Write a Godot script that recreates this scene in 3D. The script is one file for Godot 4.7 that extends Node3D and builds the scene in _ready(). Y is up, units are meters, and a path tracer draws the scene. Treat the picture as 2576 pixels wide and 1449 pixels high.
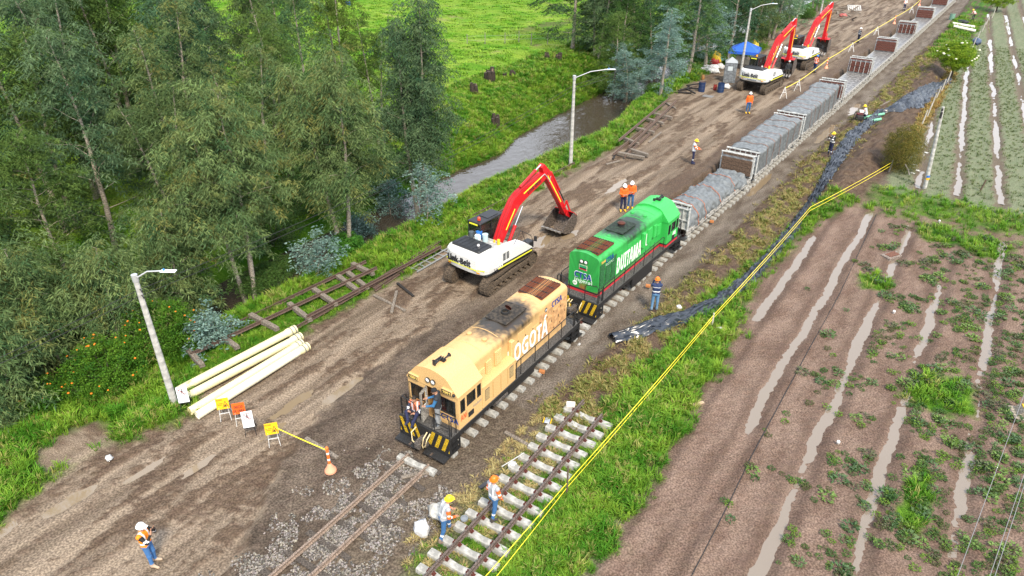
extends Node3D
# A rail construction site seen from a drone: two locomotives with flat wagons, excavators, river, eucalyptus trees and a muddy field.

const CAM_H := 17.56
const PITCH := 30.278
const FOCAL := 1736.0          # in pixels of a 2576 x 1449 picture
var yaw := 0.0
var cam_basis := Basis()
var rng := RandomNumberGenerator.new()
var n1 := FastNoiseLite.new()
var n2 := FastNoiseLite.new()
var n3 := FastNoiseLite.new()
var n4 := FastNoiseLite.new()
var used := {}
var mats := {}
var texs := {}

# ---------------------------------------------------------------- mesh builder
class MB:
	var v := PackedVector3Array()
	var n := PackedVector3Array()
	var c := PackedColorArray()
	var col := Color.WHITE
	var use_c := false
	func tri(a: Vector3, b: Vector3, d: Vector3) -> void:
		var nn := (b - a).cross(d - a).normalized()
		v.append(a); v.append(d); v.append(b)
		n.append(nn); n.append(nn); n.append(nn)
		if use_c:
			c.append(col); c.append(col); c.append(col)
	func tris(a: Vector3, b: Vector3, d: Vector3, na: Vector3, nb: Vector3, nd: Vector3) -> void:
		v.append(a); v.append(d); v.append(b)
		n.append(na); n.append(nd); n.append(nb)
		if use_c:
			c.append(col); c.append(col); c.append(col)
	func quad(a: Vector3, b: Vector3, d: Vector3, e: Vector3) -> void:
		tri(a, b, d); tri(a, d, e)
	# a box with optional chamfer
	func box(ctr: Vector3, size: Vector3, bas := Basis(), ch := 0.0) -> void:
		var h := size * 0.5
		if ch <= 0.0:
			var p := []
			for i in 8:
				p.append(ctr + bas * Vector3(h.x if i & 1 else -h.x, h.y if i & 2 else -h.y, h.z if i & 4 else -h.z))
			quad(p[4], p[5], p[7], p[6]); quad(p[1], p[0], p[2], p[3])
			quad(p[5], p[1], p[3], p[7]); quad(p[0], p[4], p[6], p[2])
			quad(p[6], p[7], p[3], p[2]); quad(p[0], p[1], p[5], p[4])
			return
		ch = minf(ch, minf(h.x, minf(h.y, h.z)) * 0.95)
		for ax in 3:
			var u := (ax + 1) % 3
			var w := (ax + 2) % 3
			for s in [-1.0, 1.0]:
				var q := []
				for k in [[-1, -1], [1, -1], [1, 1], [-1, 1]]:
					var e := Vector3.ZERO
					e[ax] = s * h[ax]
					e[u] = k[0] * (h[u] - ch)
					e[w] = k[1] * (h[w] - ch)
					q.append(ctr + bas * e)
				if s > 0: quad(q[0], q[1], q[2], q[3])
				else: quad(q[3], q[2], q[1], q[0])
			# edges parallel to ax
			for su in [-1.0, 1.0]:
				for sw in [-1.0, 1.0]:
					var a := Vector3.ZERO; var b := Vector3.ZERO
					a[u] = su * h[u]; a[w] = sw * (h[w] - ch)
					b[u] = su * (h[u] - ch); b[w] = sw * h[w]
					var a0 := a; a0[ax] = -h[ax] + ch
					var a1 := a; a1[ax] = h[ax] - ch
					var b0 := b; b0[ax] = -h[ax] + ch
					var b1 := b; b1[ax] = h[ax] - ch
					if su * sw > 0: quad(ctr + bas * a0, ctr + bas * b0, ctr + bas * b1, ctr + bas * a1)
					else: quad(ctr + bas * a1, ctr + bas * b1, ctr + bas * b0, ctr + bas * a0)
		for i in 8:
			var s := Vector3(1 if i & 1 else -1, 1 if i & 2 else -1, 1 if i & 4 else -1)
			var a := ctr + bas * Vector3(s.x * h.x, s.y * (h.y - ch), s.z * (h.z - ch))
			var b := ctr + bas * Vector3(s.x * (h.x - ch), s.y * h.y, s.z * (h.z - ch))
			var d := ctr + bas * Vector3(s.x * (h.x - ch), s.y * (h.y - ch), s.z * h.z)
			if s.x * s.y * s.z > 0: tri(a, b, d)
			else: tri(a, d, b)
	func ring(p: Vector3, dir: Vector3, r: float, seg: int, rx := 1.0) -> Array:
		var up := Vector3.UP if absf(dir.y) < 0.9 else Vector3.RIGHT
		var s := dir.cross(up).normalized()
		var t := s.cross(dir).normalized()
		var o := []
		for k in seg:
			var a := TAU * k / seg
			o.append(p + (s * cos(a) * rx + t * sin(a)) * r)
		return o
	# smooth tube through points with radii
	func tube(path: Array, radii, seg := 8, caps := true) -> void:
		var m := path.size()
		var rings := []
		for i in m:
			var d: Vector3 = path[mini(i + 1, m - 1)] - path[maxi(i - 1, 0)]
			d = d.normalized()
			rings.append(ring(path[i], d, radii[i] if radii is Array else radii, seg))
		for i in m - 1:
			for k in seg:
				var k2 := (k + 1) % seg
				var a: Vector3 = rings[i][k]; var b: Vector3 = rings[i][k2]
				var d: Vector3 = rings[i + 1][k2]; var e: Vector3 = rings[i + 1][k]
				var pa: Vector3 = path[i]; var pb: Vector3 = path[i + 1]
				var na := (a - pa).normalized(); var nb := (b - pa).normalized()
				var nd := (d - pb).normalized(); var ne := (e - pb).normalized()
				tris(a, d, b, na, nd, nb); tris(a, e, d, na, ne, nd)
		if caps:
			for k in range(1, seg - 1):
				tri(rings[0][0], rings[0][k], rings[0][k + 1])
				tri(rings[m - 1][0], rings[m - 1][k + 1], rings[m - 1][k])
	func rod(a: Vector3, b: Vector3, r: float, seg := 6, r2 := -1.0) -> void:
		tube([a, b], [r, r if r2 < 0 else r2], seg)
	# open pipe with wall thickness
	func pipe(a: Vector3, b: Vector3, r: float, ri: float, seg := 16) -> void:
		var d := (b - a).normalized()
		tube([a, b], r, seg, false)
		var oa := ring(a, d, r, seg); var ia := ring(a, d, ri, seg)
		var ob := ring(b, d, r, seg); var ib := ring(b, d, ri, seg)
		for k in seg:
			var k2 := (k + 1) % seg
			quad(oa[k], oa[k2], ia[k2], ia[k]); quad(ob[k2], ob[k], ib[k], ib[k2])
			quad(ia[k2], ib[k2], ib[k], ia[k])
	# a beam of rectangular section from a to b, w wide and h high
	func beam(a: Vector3, b: Vector3, w: float, h: float, up := Vector3.UP, ch := 0.0) -> void:
		var d := (b - a)
		var z := d.normalized()
		var x := up.cross(z).normalized()
		if x.length() < 0.1: x = Vector3.RIGHT
		var y := z.cross(x)
		box((a + b) * 0.5, Vector3(w, h, d.length()), Basis(x, y, z), ch)
	# extruded polygon: points (x, y) in the plane of bas.x, bas.y, from -depth/2 to depth/2 along bas.z
	func prism(poly: PackedVector2Array, depth: float, o := Vector3.ZERO, bas := Basis()) -> void:
		if not Geometry2D.is_polygon_clockwise(poly):
			poly = poly.duplicate()
		else:
			poly = poly.duplicate(); poly.reverse()
		var f := bas.z * depth * 0.5
		var idx := Geometry2D.triangulate_polygon(poly)
		for i in range(0, idx.size(), 3):
			var a := o + bas.x * poly[idx[i]].x + bas.y * poly[idx[i]].y
			var b := o + bas.x * poly[idx[i + 1]].x + bas.y * poly[idx[i + 1]].y
			var d := o + bas.x * poly[idx[i + 2]].x + bas.y * poly[idx[i + 2]].y
			if (b - a).cross(d - a).dot(bas.z) < 0:
				var t := b; b = d; d = t
			tri(a + f, b + f, d + f); tri(a - f, d - f, b - f)
		for i in poly.size():
			var p := poly[i]; var q := poly[(i + 1) % poly.size()]
			var a := o + bas.x * p.x + bas.y * p.y
			var b := o + bas.x * q.x + bas.y * q.y
			quad(a - f, b - f, b + f, a + f)
	# lathe about y: profile of (r, y) from bottom to top
	func lathe(prof: Array, seg := 12, o := Vector3.ZERO, bas := Basis(), smooth := true) -> void:
		for i in prof.size() - 1:
			var p: Vector2 = prof[i]; var q: Vector2 = prof[i + 1]
			var sl := Vector2(q.y - p.y, p.x - q.x).normalized()
			for k in seg:
				var a0 := TAU * k / seg; var a1 := TAU * (k + 1) / seg
				var c0 := Vector3(cos(a0), 0, sin(a0)); var c1 := Vector3(cos(a1), 0, sin(a1))
				var A := o + bas * (c0 * p.x + Vector3.UP * p.y); var B := o + bas * (c1 * p.x + Vector3.UP * p.y)
				var D := o + bas * (c1 * q.x + Vector3.UP * q.y); var E := o + bas * (c0 * q.x + Vector3.UP * q.y)
				if smooth:
					var na := bas * (c0 * sl.x + Vector3.UP * sl.y); var nb := bas * (c1 * sl.x + Vector3.UP * sl.y)
					if p.x > 1e-5: tris(A, D, B, na, nb, nb)
					if q.x > 1e-5: tris(A, E, D, na, na, nb)
				else:
					if p.x > 1e-5: tri(A, D, B)
					if q.x > 1e-5: tri(A, E, D)
	func ball(o: Vector3, r: Vector3, seg := 10, rows := 6, bas := Basis()) -> void:
		var prof := []
		for i in rows + 1:
			var t := -PI / 2 + PI * i / rows
			prof.append(Vector2(maxf(cos(t), 0.0), sin(t)))
		lathe(prof, seg, o, bas * Basis.from_scale(r))
	# a grid of points (rows of equal length), smooth normals, both winding by sign
	func sheet(rows: Array, flip := false) -> void:
		var R := rows.size(); var C: int = rows[0].size()
		var nm := []
		for i in R:
			var l := []
			for j in C:
				var du: Vector3 = rows[mini(i + 1, R - 1)][j] - rows[maxi(i - 1, 0)][j]
				var dv: Vector3 = rows[i][mini(j + 1, C - 1)] - rows[i][maxi(j - 1, 0)]
				var q := dv.cross(du).normalized()
				l.append(-q if flip else q)
			nm.append(l)
		for i in R - 1:
			for j in C - 1:
				var a: Vector3 = rows[i][j]; var b: Vector3 = rows[i][j + 1]; var d: Vector3 = rows[i + 1][j + 1]; var e: Vector3 = rows[i + 1][j]
				if flip:
					tris(a, e, d, nm[i][j], nm[i + 1][j], nm[i + 1][j + 1]); tris(a, d, b, nm[i][j], nm[i + 1][j + 1], nm[i][j + 1])
				else:
					tris(a, b, d, nm[i][j], nm[i][j + 1], nm[i + 1][j + 1]); tris(a, d, e, nm[i][j], nm[i + 1][j + 1], nm[i + 1][j])
	func mesh() -> ArrayMesh:
		var m := ArrayMesh.new()
		if v.is_empty(): return m
		var arr := []
		arr.resize(Mesh.ARRAY_MAX)
		arr[Mesh.ARRAY_VERTEX] = v
		arr[Mesh.ARRAY_NORMAL] = n
		if use_c: arr[Mesh.ARRAY_COLOR] = c
		m.add_surface_from_arrays(Mesh.PRIMITIVE_TRIANGLES, arr)
		return m

# ---------------------------------------------------------------- scene helpers
func numbered(s: String) -> String:
	if not used.has(s):
		used[s] = 0
		return s
	used[s] += 1
	return "%s_%03d" % [s, used[s]]

func tag(o: Node, label: String, category: String, group := "") -> Node:
	o.set_meta("label", label)
	o.set_meta("category", category)
	if group != "": o.set_meta("group", group)
	return o

func thing(called: String, label: String, category: String, at := Vector3.ZERO, bas := Basis(), group := "") -> Node3D:
	var o := Node3D.new()
	o.name = numbered(called)
	add_child(o)
	o.transform = Transform3D(bas, at)
	tag(o, label, category, group)
	return o

func obj(called: String, mb, m: Material, parent: Node = null, at := Vector3.ZERO, bas := Basis()) -> MeshInstance3D:
	var o := MeshInstance3D.new()
	o.name = numbered(called) if parent == null else called
	o.mesh = mb.mesh() if mb is MB else mb
	o.material_override = m
	o.transform = Transform3D(bas, at)
	if parent == null: add_child(o)
	else: parent.add_child(o, true)
	return o

func single(called: String, mb, m: Material, label: String, category: String, group := "", at := Vector3.ZERO, bas := Basis()) -> MeshInstance3D:
	var o := obj(called, mb, m, null, at, bas)
	tag(o, label, category, group)
	return o

func struct(called: String, mb, m: Material) -> MeshInstance3D:
	var o := obj(called, mb, m)
	o.set_meta("kind", "structure")
	return o

func copy(o: Node3D, called: String, label: String, at: Vector3, bas := Basis(), group := "") -> Node3D:
	var r: Node3D = o.duplicate()
	r.name = numbered(called)
	add_child(r)
	r.transform = Transform3D(bas, at)
	r.set_meta("label", label)
	if group != "": r.set_meta("group", group)
	return r

func multi(called: String, mesh: Mesh, m: Material, xf: Array, cols: Array, parent: Node = null) -> MultiMeshInstance3D:
	var mm := MultiMesh.new()
	mm.transform_format = MultiMesh.TRANSFORM_3D
	mm.use_colors = cols.size() > 0
	mm.mesh = mesh
	mm.instance_count = xf.size()
	for i in xf.size():
		mm.set_instance_transform(i, xf[i])
		if cols.size() > 0: mm.set_instance_color(i, cols[i])
	var o := MultiMeshInstance3D.new()
	o.name = numbered(called) if parent == null else called
	o.multimesh = mm
	o.material_override = m
	if parent == null: add_child(o)
	else: parent.add_child(o, true)
	return o

func stuff(o: Node, label: String, category: String) -> Node:
	o.set_meta("kind", "stuff")
	return tag(o, label, category)

# noise texture between two greys
func noise_tex(key: String, freq: float, lo: float, hi: float, size := 512, octaves := 4, normal := false, bump := 4.0, kind := FastNoiseLite.TYPE_SIMPLEX_SMOOTH) -> NoiseTexture2D:
	if texs.has(key): return texs[key]
	var nz := FastNoiseLite.new()
	nz.noise_type = kind
	nz.seed = key.hash() % 1000
	nz.frequency = freq
	nz.fractal_octaves = octaves
	var t := NoiseTexture2D.new()
	t.width = size; t.height = size
	t.seamless = true
	t.noise = nz
	if normal:
		t.as_normal_map = true
		t.bump_strength = bump
	else:
		var g := Gradient.new()
		g.set_color(0, Color(lo, lo, lo)); g.set_color(1, Color(hi, hi, hi))
		g.set_offset(0, 0.25); g.set_offset(1, 0.75)
		t.color_ramp = g
	texs[key] = t
	return t

# plain material: linear colour, roughness, optional grain (triplanar)
func mat(key: String, lin: Color, rough := 0.8, metal := 0.0, grain := "", scale := 0.5, spec := 0.5) -> StandardMaterial3D:
	if mats.has(key): return mats[key]
	var m := StandardMaterial3D.new()
	m.resource_name = key
	m.albedo_color = lin.linear_to_srgb()
	m.roughness = rough
	m.metallic = metal
	m.metallic_specular = spec
	if grain != "":
		m.uv1_triplanar = true
		m.uv1_scale = Vector3.ONE * scale
		match grain:
			"grime": m.albedo_texture = noise_tex("grime", 0.008, 0.78, 1.0, 512, 5)
			"worn": m.albedo_texture = noise_tex("worn", 0.02, 0.62, 1.0, 512, 5)
			"fine": m.albedo_texture = noise_tex("fine", 0.06, 0.88, 1.0, 512, 3)
			"mud": m.albedo_texture = noise_tex("mudc", 0.015, 0.5, 1.0, 512, 5)
		if grain == "worn" or grain == "mud":
			m.normal_enabled = true
			m.normal_texture = noise_tex("wornn", 0.03, 0, 1, 512, 4, true, 3.0)
			m.normal_scale = 0.6
	mats[key] = m
	return m

func vmat(key: String, rough := 0.8, scale := 0.0, spec := 0.5) -> StandardMaterial3D:
	if mats.has(key): return mats[key]
	var m := StandardMaterial3D.new()
	m.resource_name = key
	m.vertex_color_use_as_albedo = true
	m.roughness = rough
	m.metallic_specular = spec
	if scale > 0.0:
		m.uv1_triplanar = true
		m.uv1_scale = Vector3.ONE * scale
		m.albedo_texture = noise_tex("fine", 0.06, 0.88, 1.0, 512, 3)
	mats[key] = m
	return m

func sm(a: float, b: float, x: float) -> float:
	return smoothstep(a, b, x)

# piecewise linear table: [[k, value], ...] with rising k
func table(t: Array, k: float) -> float:
	if k <= t[0][0]: return t[0][1]
	for i in range(1, t.size()):
		if k <= t[i][0]:
			return lerpf(t[i - 1][1], t[i][1], (k - t[i - 1][0]) / (t[i][0] - t[i - 1][0]))
	return t[-1][1]

# a pixel of the 2576 x 1449 photograph gives a direction; the distance comes from the height it lies on
func G(px: float, py: float, Y := 0.0) -> Vector3:
	var d := cam_basis * Vector3((px - 1288.0) / FOCAL, -(py - 724.5) / FOCAL, -1.0)
	var k := (Y - CAM_H) / d.y
	return Vector3(d.x * k, Y, d.z * k)

# the same, on the terrain
func T(px: float, py: float) -> Vector3:
	var p := G(px, py, 0.0)
	for i in 8:
		p = G(px, py, hgt(p.x, p.z))
	p.y = hgt(p.x, p.z)
	return p

func on(x: float, z: float, up := 0.0) -> Vector3:
	return Vector3(x, hgt(x, z) + up, z)

func ry(deg: float) -> Basis:
	return Basis(Vector3.UP, deg_to_rad(deg))

func face(a: Vector3, b: Vector3) -> Basis:   # z axis from a to b, level
	var d := b - a
	return Basis(Vector3.UP, atan2(d.x, d.z))

func _ready() -> void:
	rng.seed = 7
	yaw = atan2(2662.5 - 1288.0, FOCAL / cos(deg_to_rad(PITCH)))
	cam_basis = Basis.from_euler(Vector3(deg_to_rad(-PITCH), yaw, 0.0))
	var cam := Camera3D.new()
	cam.name = "camera"
	cam.fov = rad_to_deg(2.0 * atan(724.5 / FOCAL))
	cam.near = 0.1
	cam.far = 2000.0
	cam.transform = Transform3D(cam_basis, Vector3(0, CAM_H, 0))
	add_child(cam)
	cam.current = true
	var we := WorldEnvironment.new()
	we.name = "environment"
	var e := Environment.new()
	e.background_mode = Environment.BG_SKY
	var sk := ProceduralSkyMaterial.new()
	sk.sky_top_color = Color(0.62, 0.66, 0.72)
	sk.sky_horizon_color = Color(0.74, 0.76, 0.79)
	sk.ground_bottom_color = Color(0.35, 0.33, 0.28)
	sk.ground_horizon_color = Color(0.7, 0.7, 0.68)
	sk.sky_curve = 0.3
	sk.sun_angle_max = 1.0
	var sky := Sky.new()
	sky.sky_material = sk
	e.sky = sky
	e.tonemap_mode = Environment.TONE_MAPPER_LINEAR
	e.tonemap_exposure = 3.75
	e.sdfgi_enabled = true
	e.ssao_enabled = true
	e.ssil_enabled = true
	we.environment = e
	add_child(we)
	var sun := DirectionalLight3D.new()
	sun.name = "sun"
	sun.light_energy = 0.5
	sun.light_angular_distance = 10.0
	sun.light_color = Color(1.0, 0.95, 0.87)
	sun.shadow_enabled = true
	sun.rotation_degrees = Vector3(-50, 52, 0)
	add_child(sun)
	n1.seed = 3; n1.frequency = 1.0; n1.noise_type = FastNoiseLite.TYPE_SIMPLEX_SMOOTH; n1.fractal_octaves = 2
	n2.seed = 9; n2.frequency = 1.0; n2.noise_type = FastNoiseLite.TYPE_SIMPLEX_SMOOTH; n2.fractal_type = FastNoiseLite.FRACTAL_NONE
	n4.seed = 4; n4.frequency = 1.0; n4.noise_type = FastNoiseLite.TYPE_CELLULAR; n4.cellular_return_type = FastNoiseLite.RETURN_DISTANCE; n4.fractal_type = FastNoiseLite.FRACTAL_NONE
	n3.seed = 21; n3.frequency = 1.0; n3.noise_type = FastNoiseLite.TYPE_SIMPLEX_SMOOTH; n3.fractal_octaves = 4
	terrain()
	water()
	vegetation()
	tracks()
	train()
	machines()
	site_things()
	people()
	ground_cover()

# ---------------------------------------------------------------- terrain
const T_RIVER_NEAR := [[0, -29.0], [9, -28.9], [20, -28.6], [31, -28.3], [36, -27.8], [41, -26.9], [48, -26.1], [52, -26.7], [57, -27.9], [75, -29.2], [110, -30.5]]
const T_RIVER_FAR := [[0, -33.5], [9, -33.2], [30, -33.0], [41, -33.2], [46, -32.6], [51, -34.2], [64, -35.0], [90, -35], [120, -36]]
const T_CENTRE := [[0, -13.0], [24, -12.98], [33, -12.7], [44, -12.25], [55, -11.98], [67, -11.72], [90, -11.15], [112, -10.75], [140, -10.2], [170, -9.7]]
const T_PATH := [[13, -11.3], [18, -10.9], [24, -10.3], [37, -9.9], [50, -9.7], [74, -8.7], [95, -8.1], [130, -7.2]]
const T_GRASS_L := [[0, -22.0], [4, -22.4], [6.5, -23.3], [8.2, -22.4], [10, -21.9], [11.5, -23.0], [16, -22.6], [21, -22.3], [26, -22.4], [31, -22.2], [38, -22.0], [45, -21.4], [53, -22.2], [60, -24.0], [70, -24.2], [85, -23.0], [100, -22.4], [125, -21]]
const T_SCARP := [[2, -14.3], [6.2, -14.45], [7.25, -14.9], [8.3, -15.6], [9.35, -16.15], [10.3, -16.7], [11.3, -17.0], [12.5, -17.5], [14.8, -18.0]]
const FURROWS := [-5.95, -3.88, -1.55, 0.8, 3.2, 5.6, 8.0]

func centre(z: float) -> float:
	return table(T_CENTRE, -z)

func bank_h(z: float) -> float:
	return 0.85 * sm(25.0, 40.0, -z)

func road_h(z: float) -> float:
	return bank_h(z) - 0.24 * (1.0 - sm(12.0, 17.0, -z))

func furrow_x(i: int, z: float) -> float:
	var fx: float = FURROWS[i]
	if z < -50.0:
		fx = FURROWS[i] - 0.45 + 0.07 * (z + 52.0)
	return fx + 0.10 * n2.get_noise_2d(z * 0.22, i * 13.0) + 0.05 * n2.get_noise_2d(z * 0.9, i * 7.0)

func field_edge(z: float) -> float:   # grass verge to field on the right
	return table([[8, -5.2], [12, -5.6], [19, -5.9], [26, -6.2], [33, -7.0], [38, -6.6], [42, -6.2], [46, -5.0], [52, -4.3], [60, -4.0], [90, -3.9], [130, -3.4]], -z)

# hollows that hold water on the road: x, z, half width, half length
const PUDDLES := [[-18.35, -29.9, 0.55, 1.35], [-17.3, -31.3, 0.3, 1.0], [-19.2, -12.9, 0.22, 1.5], [-18.6, -11.3, 0.2, 0.9], [-20.7, -7.3, 0.2, 1.0], [-21.4, -5.2, 0.3, 1.0], [-22.0, -3.2, 0.35, 0.7], [-18.1, -14.6, 0.25, 1.6], [-19.3, -8.6, 0.2, 0.8], [-18.0, -38.5, 0.3, 2.2], [-10.9, -46.0, 0.3, 3.0], [-9.9, -60.0, 0.35, 3.5], [-9.5, -69.0, 0.4, 2.5]]

func puddle_level(q: Array) -> float:
	return (road_h(q[1]) if q[0] < centre(q[1]) else 0.0) - 0.015

func hgt(x: float, z: float) -> float:
	var y := hgt0(x, z)
	for q in PUDDLES:
		var dx: float = (x - q[0]) / q[2]
		if absf(dx) > 2.0: continue
		var dz: float = (z - q[1]) / q[3]
		if absf(dz) > 1.9: continue
		var d := sqrt(dx * dx + dz * dz) + 0.35 * n1.get_noise_2d(x * 1.6, z * 0.9)
		var lv := puddle_level(q)
		y = lerpf(lv - 0.05, lerpf(maxf(y, lv + 0.012), y, sm(1.25, 1.55, d)), sm(0.5, 1.05, d))
	return y

func hgt0(x: float, z: float) -> float:
	var k := -z
	var xc := centre(z)
	var rh := road_h(z)
	var y := 0.0
	if x < xc:
		var wall := xc - 1.55
		if k < 17.0: wall = lerpf(table(T_SCARP, k), wall, sm(13.0, 17.0, k)) + 0.25 * n2.get_noise_2d(z * 0.8, 2.0)
		else: wall += 0.12 * n2.get_noise_2d(z * 0.8, 4.0)
		var up := sm(wall - 0.02, wall - 0.38, x)
		var r := rh
		r += 0.10 * sm(42.0, 70.0, k) * sm(wall - 0.4, wall - 1.6, x)
		# ruts along the road
		var rut := n2.get_noise_2d(x * 0.85 + 0.25 * n2.get_noise_2d(z * 0.15, 3.3), z * 0.035)
		r += 0.06 * rut + 0.012 * n1.get_noise_2d(x * 2.2, z * 0.7)
		if k < 60.0: r += churn(x, z) * (0.02 + 0.05 * n1.get_noise_2d(x * 2.3, z * 1.7) - 0.055 * n4.get_noise_2d(x * 3.4, z * 3.0)) + 0.012 * sin((x + 0.3 * n2.get_noise_2d(z * 0.1, 5.0)) * 13.0) * (1.0 - churn(x, z)) * sm(-0.1, 0.4, n2.get_noise_2d(x * 0.6, z * 0.2))
		y = lerpf(0.0 + 0.02 * n1.get_noise_2d(x * 2.0, z * 2.0), r, up)
		var rn := table(T_RIVER_NEAR, k)
		var gl := table(T_GRASS_L, k)
		y += 0.10 * sm(gl + 0.4, gl - 1.0, x) * (0.6 + n2.get_noise_2d(x * 0.6, z * 0.6))
		if x < rn + 3.0:
			var d := sm(rn + 2.7, rn - 0.6, x)
			y = lerpf(y, -2.85, d)
			var rf := table(T_RIVER_FAR, k)
			if x < rf + 0.7:
				var u := clampf((rf + 0.7 - x) / 8.0, 0.0, 1.0)
				var top := 0.35 + 0.5 * sm(-40.0, -70.0, x) + 0.35 * n2.get_noise_2d(x * 0.12, z * 0.12)
				y = lerpf(y, top, u * (1.6 - 0.6 * u) / 1.0 if u < 1.0 else 1.0)
				y += 0.18 * n1.get_noise_2d(x * 0.7, z * 0.7) * sm(rf + 0.3, rf - 2.0, x)
			y += 0.05 * n1.get_noise_2d(x * 1.3, z * 1.3)
	else:
		var xp := table(T_PATH, k)
		y = 0.02 * n1.get_noise_2d(x * 2.0, z * 1.5) + 0.035 * n2.get_noise_2d(x * 1.6, z * 0.05)
		# dug soil ridge beside the path
		var rf2 := sm(17.5, 22.0, k)
		var rr := exp(-pow((x - xp - 0.85) / 0.75, 2.0))
		y += rf2 * rr * (0.32 + 0.16 * n1.get_noise_2d(x * 1.4, z * 0.9))
		# spoil mound beyond the plastic
		var mz := sm(44.0, 48.0, k) * (1.0 - sm(104.0, 112.0, k))
		var mc := -6.3 + 0.02 * (k - 48.0)
		y += mz * exp(-pow((x - mc) / 1.25, 2.0)) * (0.55 + 0.25 * n1.get_noise_2d(x * 0.8, z * 0.5))
		var fe := field_edge(z)
		var f := sm(fe - 1.6, fe + 0.3, x)
		y = lerpf(y, -0.2, f)
		if f > 0.4:
			y += (0.03 * n1.get_noise_2d(x * 2.4, z * 2.4) + 0.016 * n2.get_noise_2d(x * 7.0, z * 6.0) - 0.045 * n4.get_noise_2d(x * 3.6, z * 3.3) * sm(-0.3, 0.3, n1.get_noise_2d(x * 0.8, z * 0.5)) - 0.02) * f
			var strip := sm(45.0, 47.0, k) * (1.0 - sm(50.5, 52.0, k))
			for i in FURROWS.size():
				var dx := x - furrow_x(i, z)
				if absf(dx) < 1.2:
					var wet := 0.75 + 0.55 * n2.get_noise_2d(z * 0.11, i * 31.0)
					if k < 50.0 and i == 1: wet = 0.95 * sm(20.0, 22.0, k)
					if k < 50.0 and i == 0: wet = sm(28.5, 29.5, k) * (1.0 - sm(39.5, 41.0, k))
					if k < 50.0 and i >= 3: wet *= 0.9
					y -= (0.155 * wet * exp(-pow(dx / 0.235, 2.0)) - 0.035 * exp(-pow((absf(dx) - 0.6) / 0.25, 2.0))) * (1.0 - strip) * f
			y += 0.06 * strip
		if k < 17.5 and x < -8.0:
			y = lerpf(y, 0.0, 0.5)
		if k < 60.0 and f < 0.4: y -= 0.03 * n4.get_noise_2d(x * 3.2, z * 2.4) * sm(0.0, 0.4, n1.get_noise_2d(x * 0.7, z * 0.3) + 0.15)
	# tyre and track marks, clods
	return y

# churned, crumbly strips between the smooth lanes of the road (0..1)
func churn(x: float, z: float) -> float:
	var q := n1.get_noise_2d(x * 0.75 + 0.5 * n2.get_noise_2d(z * 0.10, 8.0), z * 0.13) + 0.5 * n1.get_noise_2d(x * 1.7 + 30.0, z * 0.7) + 0.3 * n2.get_noise_2d(x * 4.0, z * 3.4)
	return sm(0.02, 0.30, q)

func mixc(a: Color, b: Color, t: float) -> Color:
	return a.lerp(b, clampf(t, 0.0, 1.0))

# how much grass grows (0..1)
func grassy(x: float, z: float) -> float:
	var k := -z
	var e := 0.55 * n1.get_noise_2d(x * 0.7, z * 0.7) + 0.25 * n2.get_noise_2d(x * 2.1, z * 2.1)
	if x < centre(z):
		var gl := table(T_GRASS_L, k)
		if x > gl + 1.4: return 0.0
		var g := sm(gl + 0.35, gl - 0.45, x + e * 0.8)
		var rn := table(T_RIVER_NEAR, k)
		var rf := table(T_RIVER_FAR, k)
		if x < rn + 0.2 and x > rf - 0.1: return 0.0
		# bare spoil patch on the verge
		var p := Vector2(x + 24.0, (z + 6.6) * 0.75).length()
		if p < 1.5: g *= sm(0.7, 1.2, p + e * 0.5)
		if k > 88.0 and x > -27.5: g *= sm(-24.8, -25.8, x + e)
		return g
	var fe := field_edge(z)
	var g2 := 0.0
	if k < 47.0:
		var lo := table([[8, -10.3], [17, -10.1], [18.5, -8.9], [22, -8.8], [26, -8.2], [30, -8.6], [36, -7.6], [40, -7.4], [44, -7.0], [47, -6.6]], k)
		g2 = sm(lo - 0.3, lo + 0.3, x + e * 0.5) * sm(fe + 0.35, fe - 0.35, x + e * 0.9)
		if k < 18.0 and x < -7.95: g2 *= 0.35 + 0.65 * sm(-0.1, 0.3, e + 0.25 * (x + 9.1))
		if k > 28.0: g2 *= 0.75 * sm(-0.35, 0.05, e + 0.1)
	if x > fe - 0.6:
		var strip := sm(45.5, 47.5, k + e * 3.0) * (1.0 - sm(50.0, 51.5, k + e * 2.0)) * (0.75 + 0.5 * e) * sm(-5.0, -4.0, x)
		g2 = maxf(g2, strip)
		# rank grass patches in the field
		for q in [[1.9, -27.9, 1.4, 1.9], [1.95, -21.0, 0.55, 1.9], [0.1, -44.6, 1.6, 1.6], [2.4, -44.2, 1.6, 1.7], [-2.0, -36.2, 1.0, 1.1]]:
			var d := Vector2((x - q[0]) / q[2], (z - q[1]) / q[3]).length()
			if d < 1.6: g2 = maxf(g2, 1.0 - sm(0.55, 1.05, d + e * 0.6))
	if k > 95.0 and x > -7.0 and x < fe: g2 = maxf(g2, sm(-0.1, 0.2, e + 0.1))
	return g2

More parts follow.
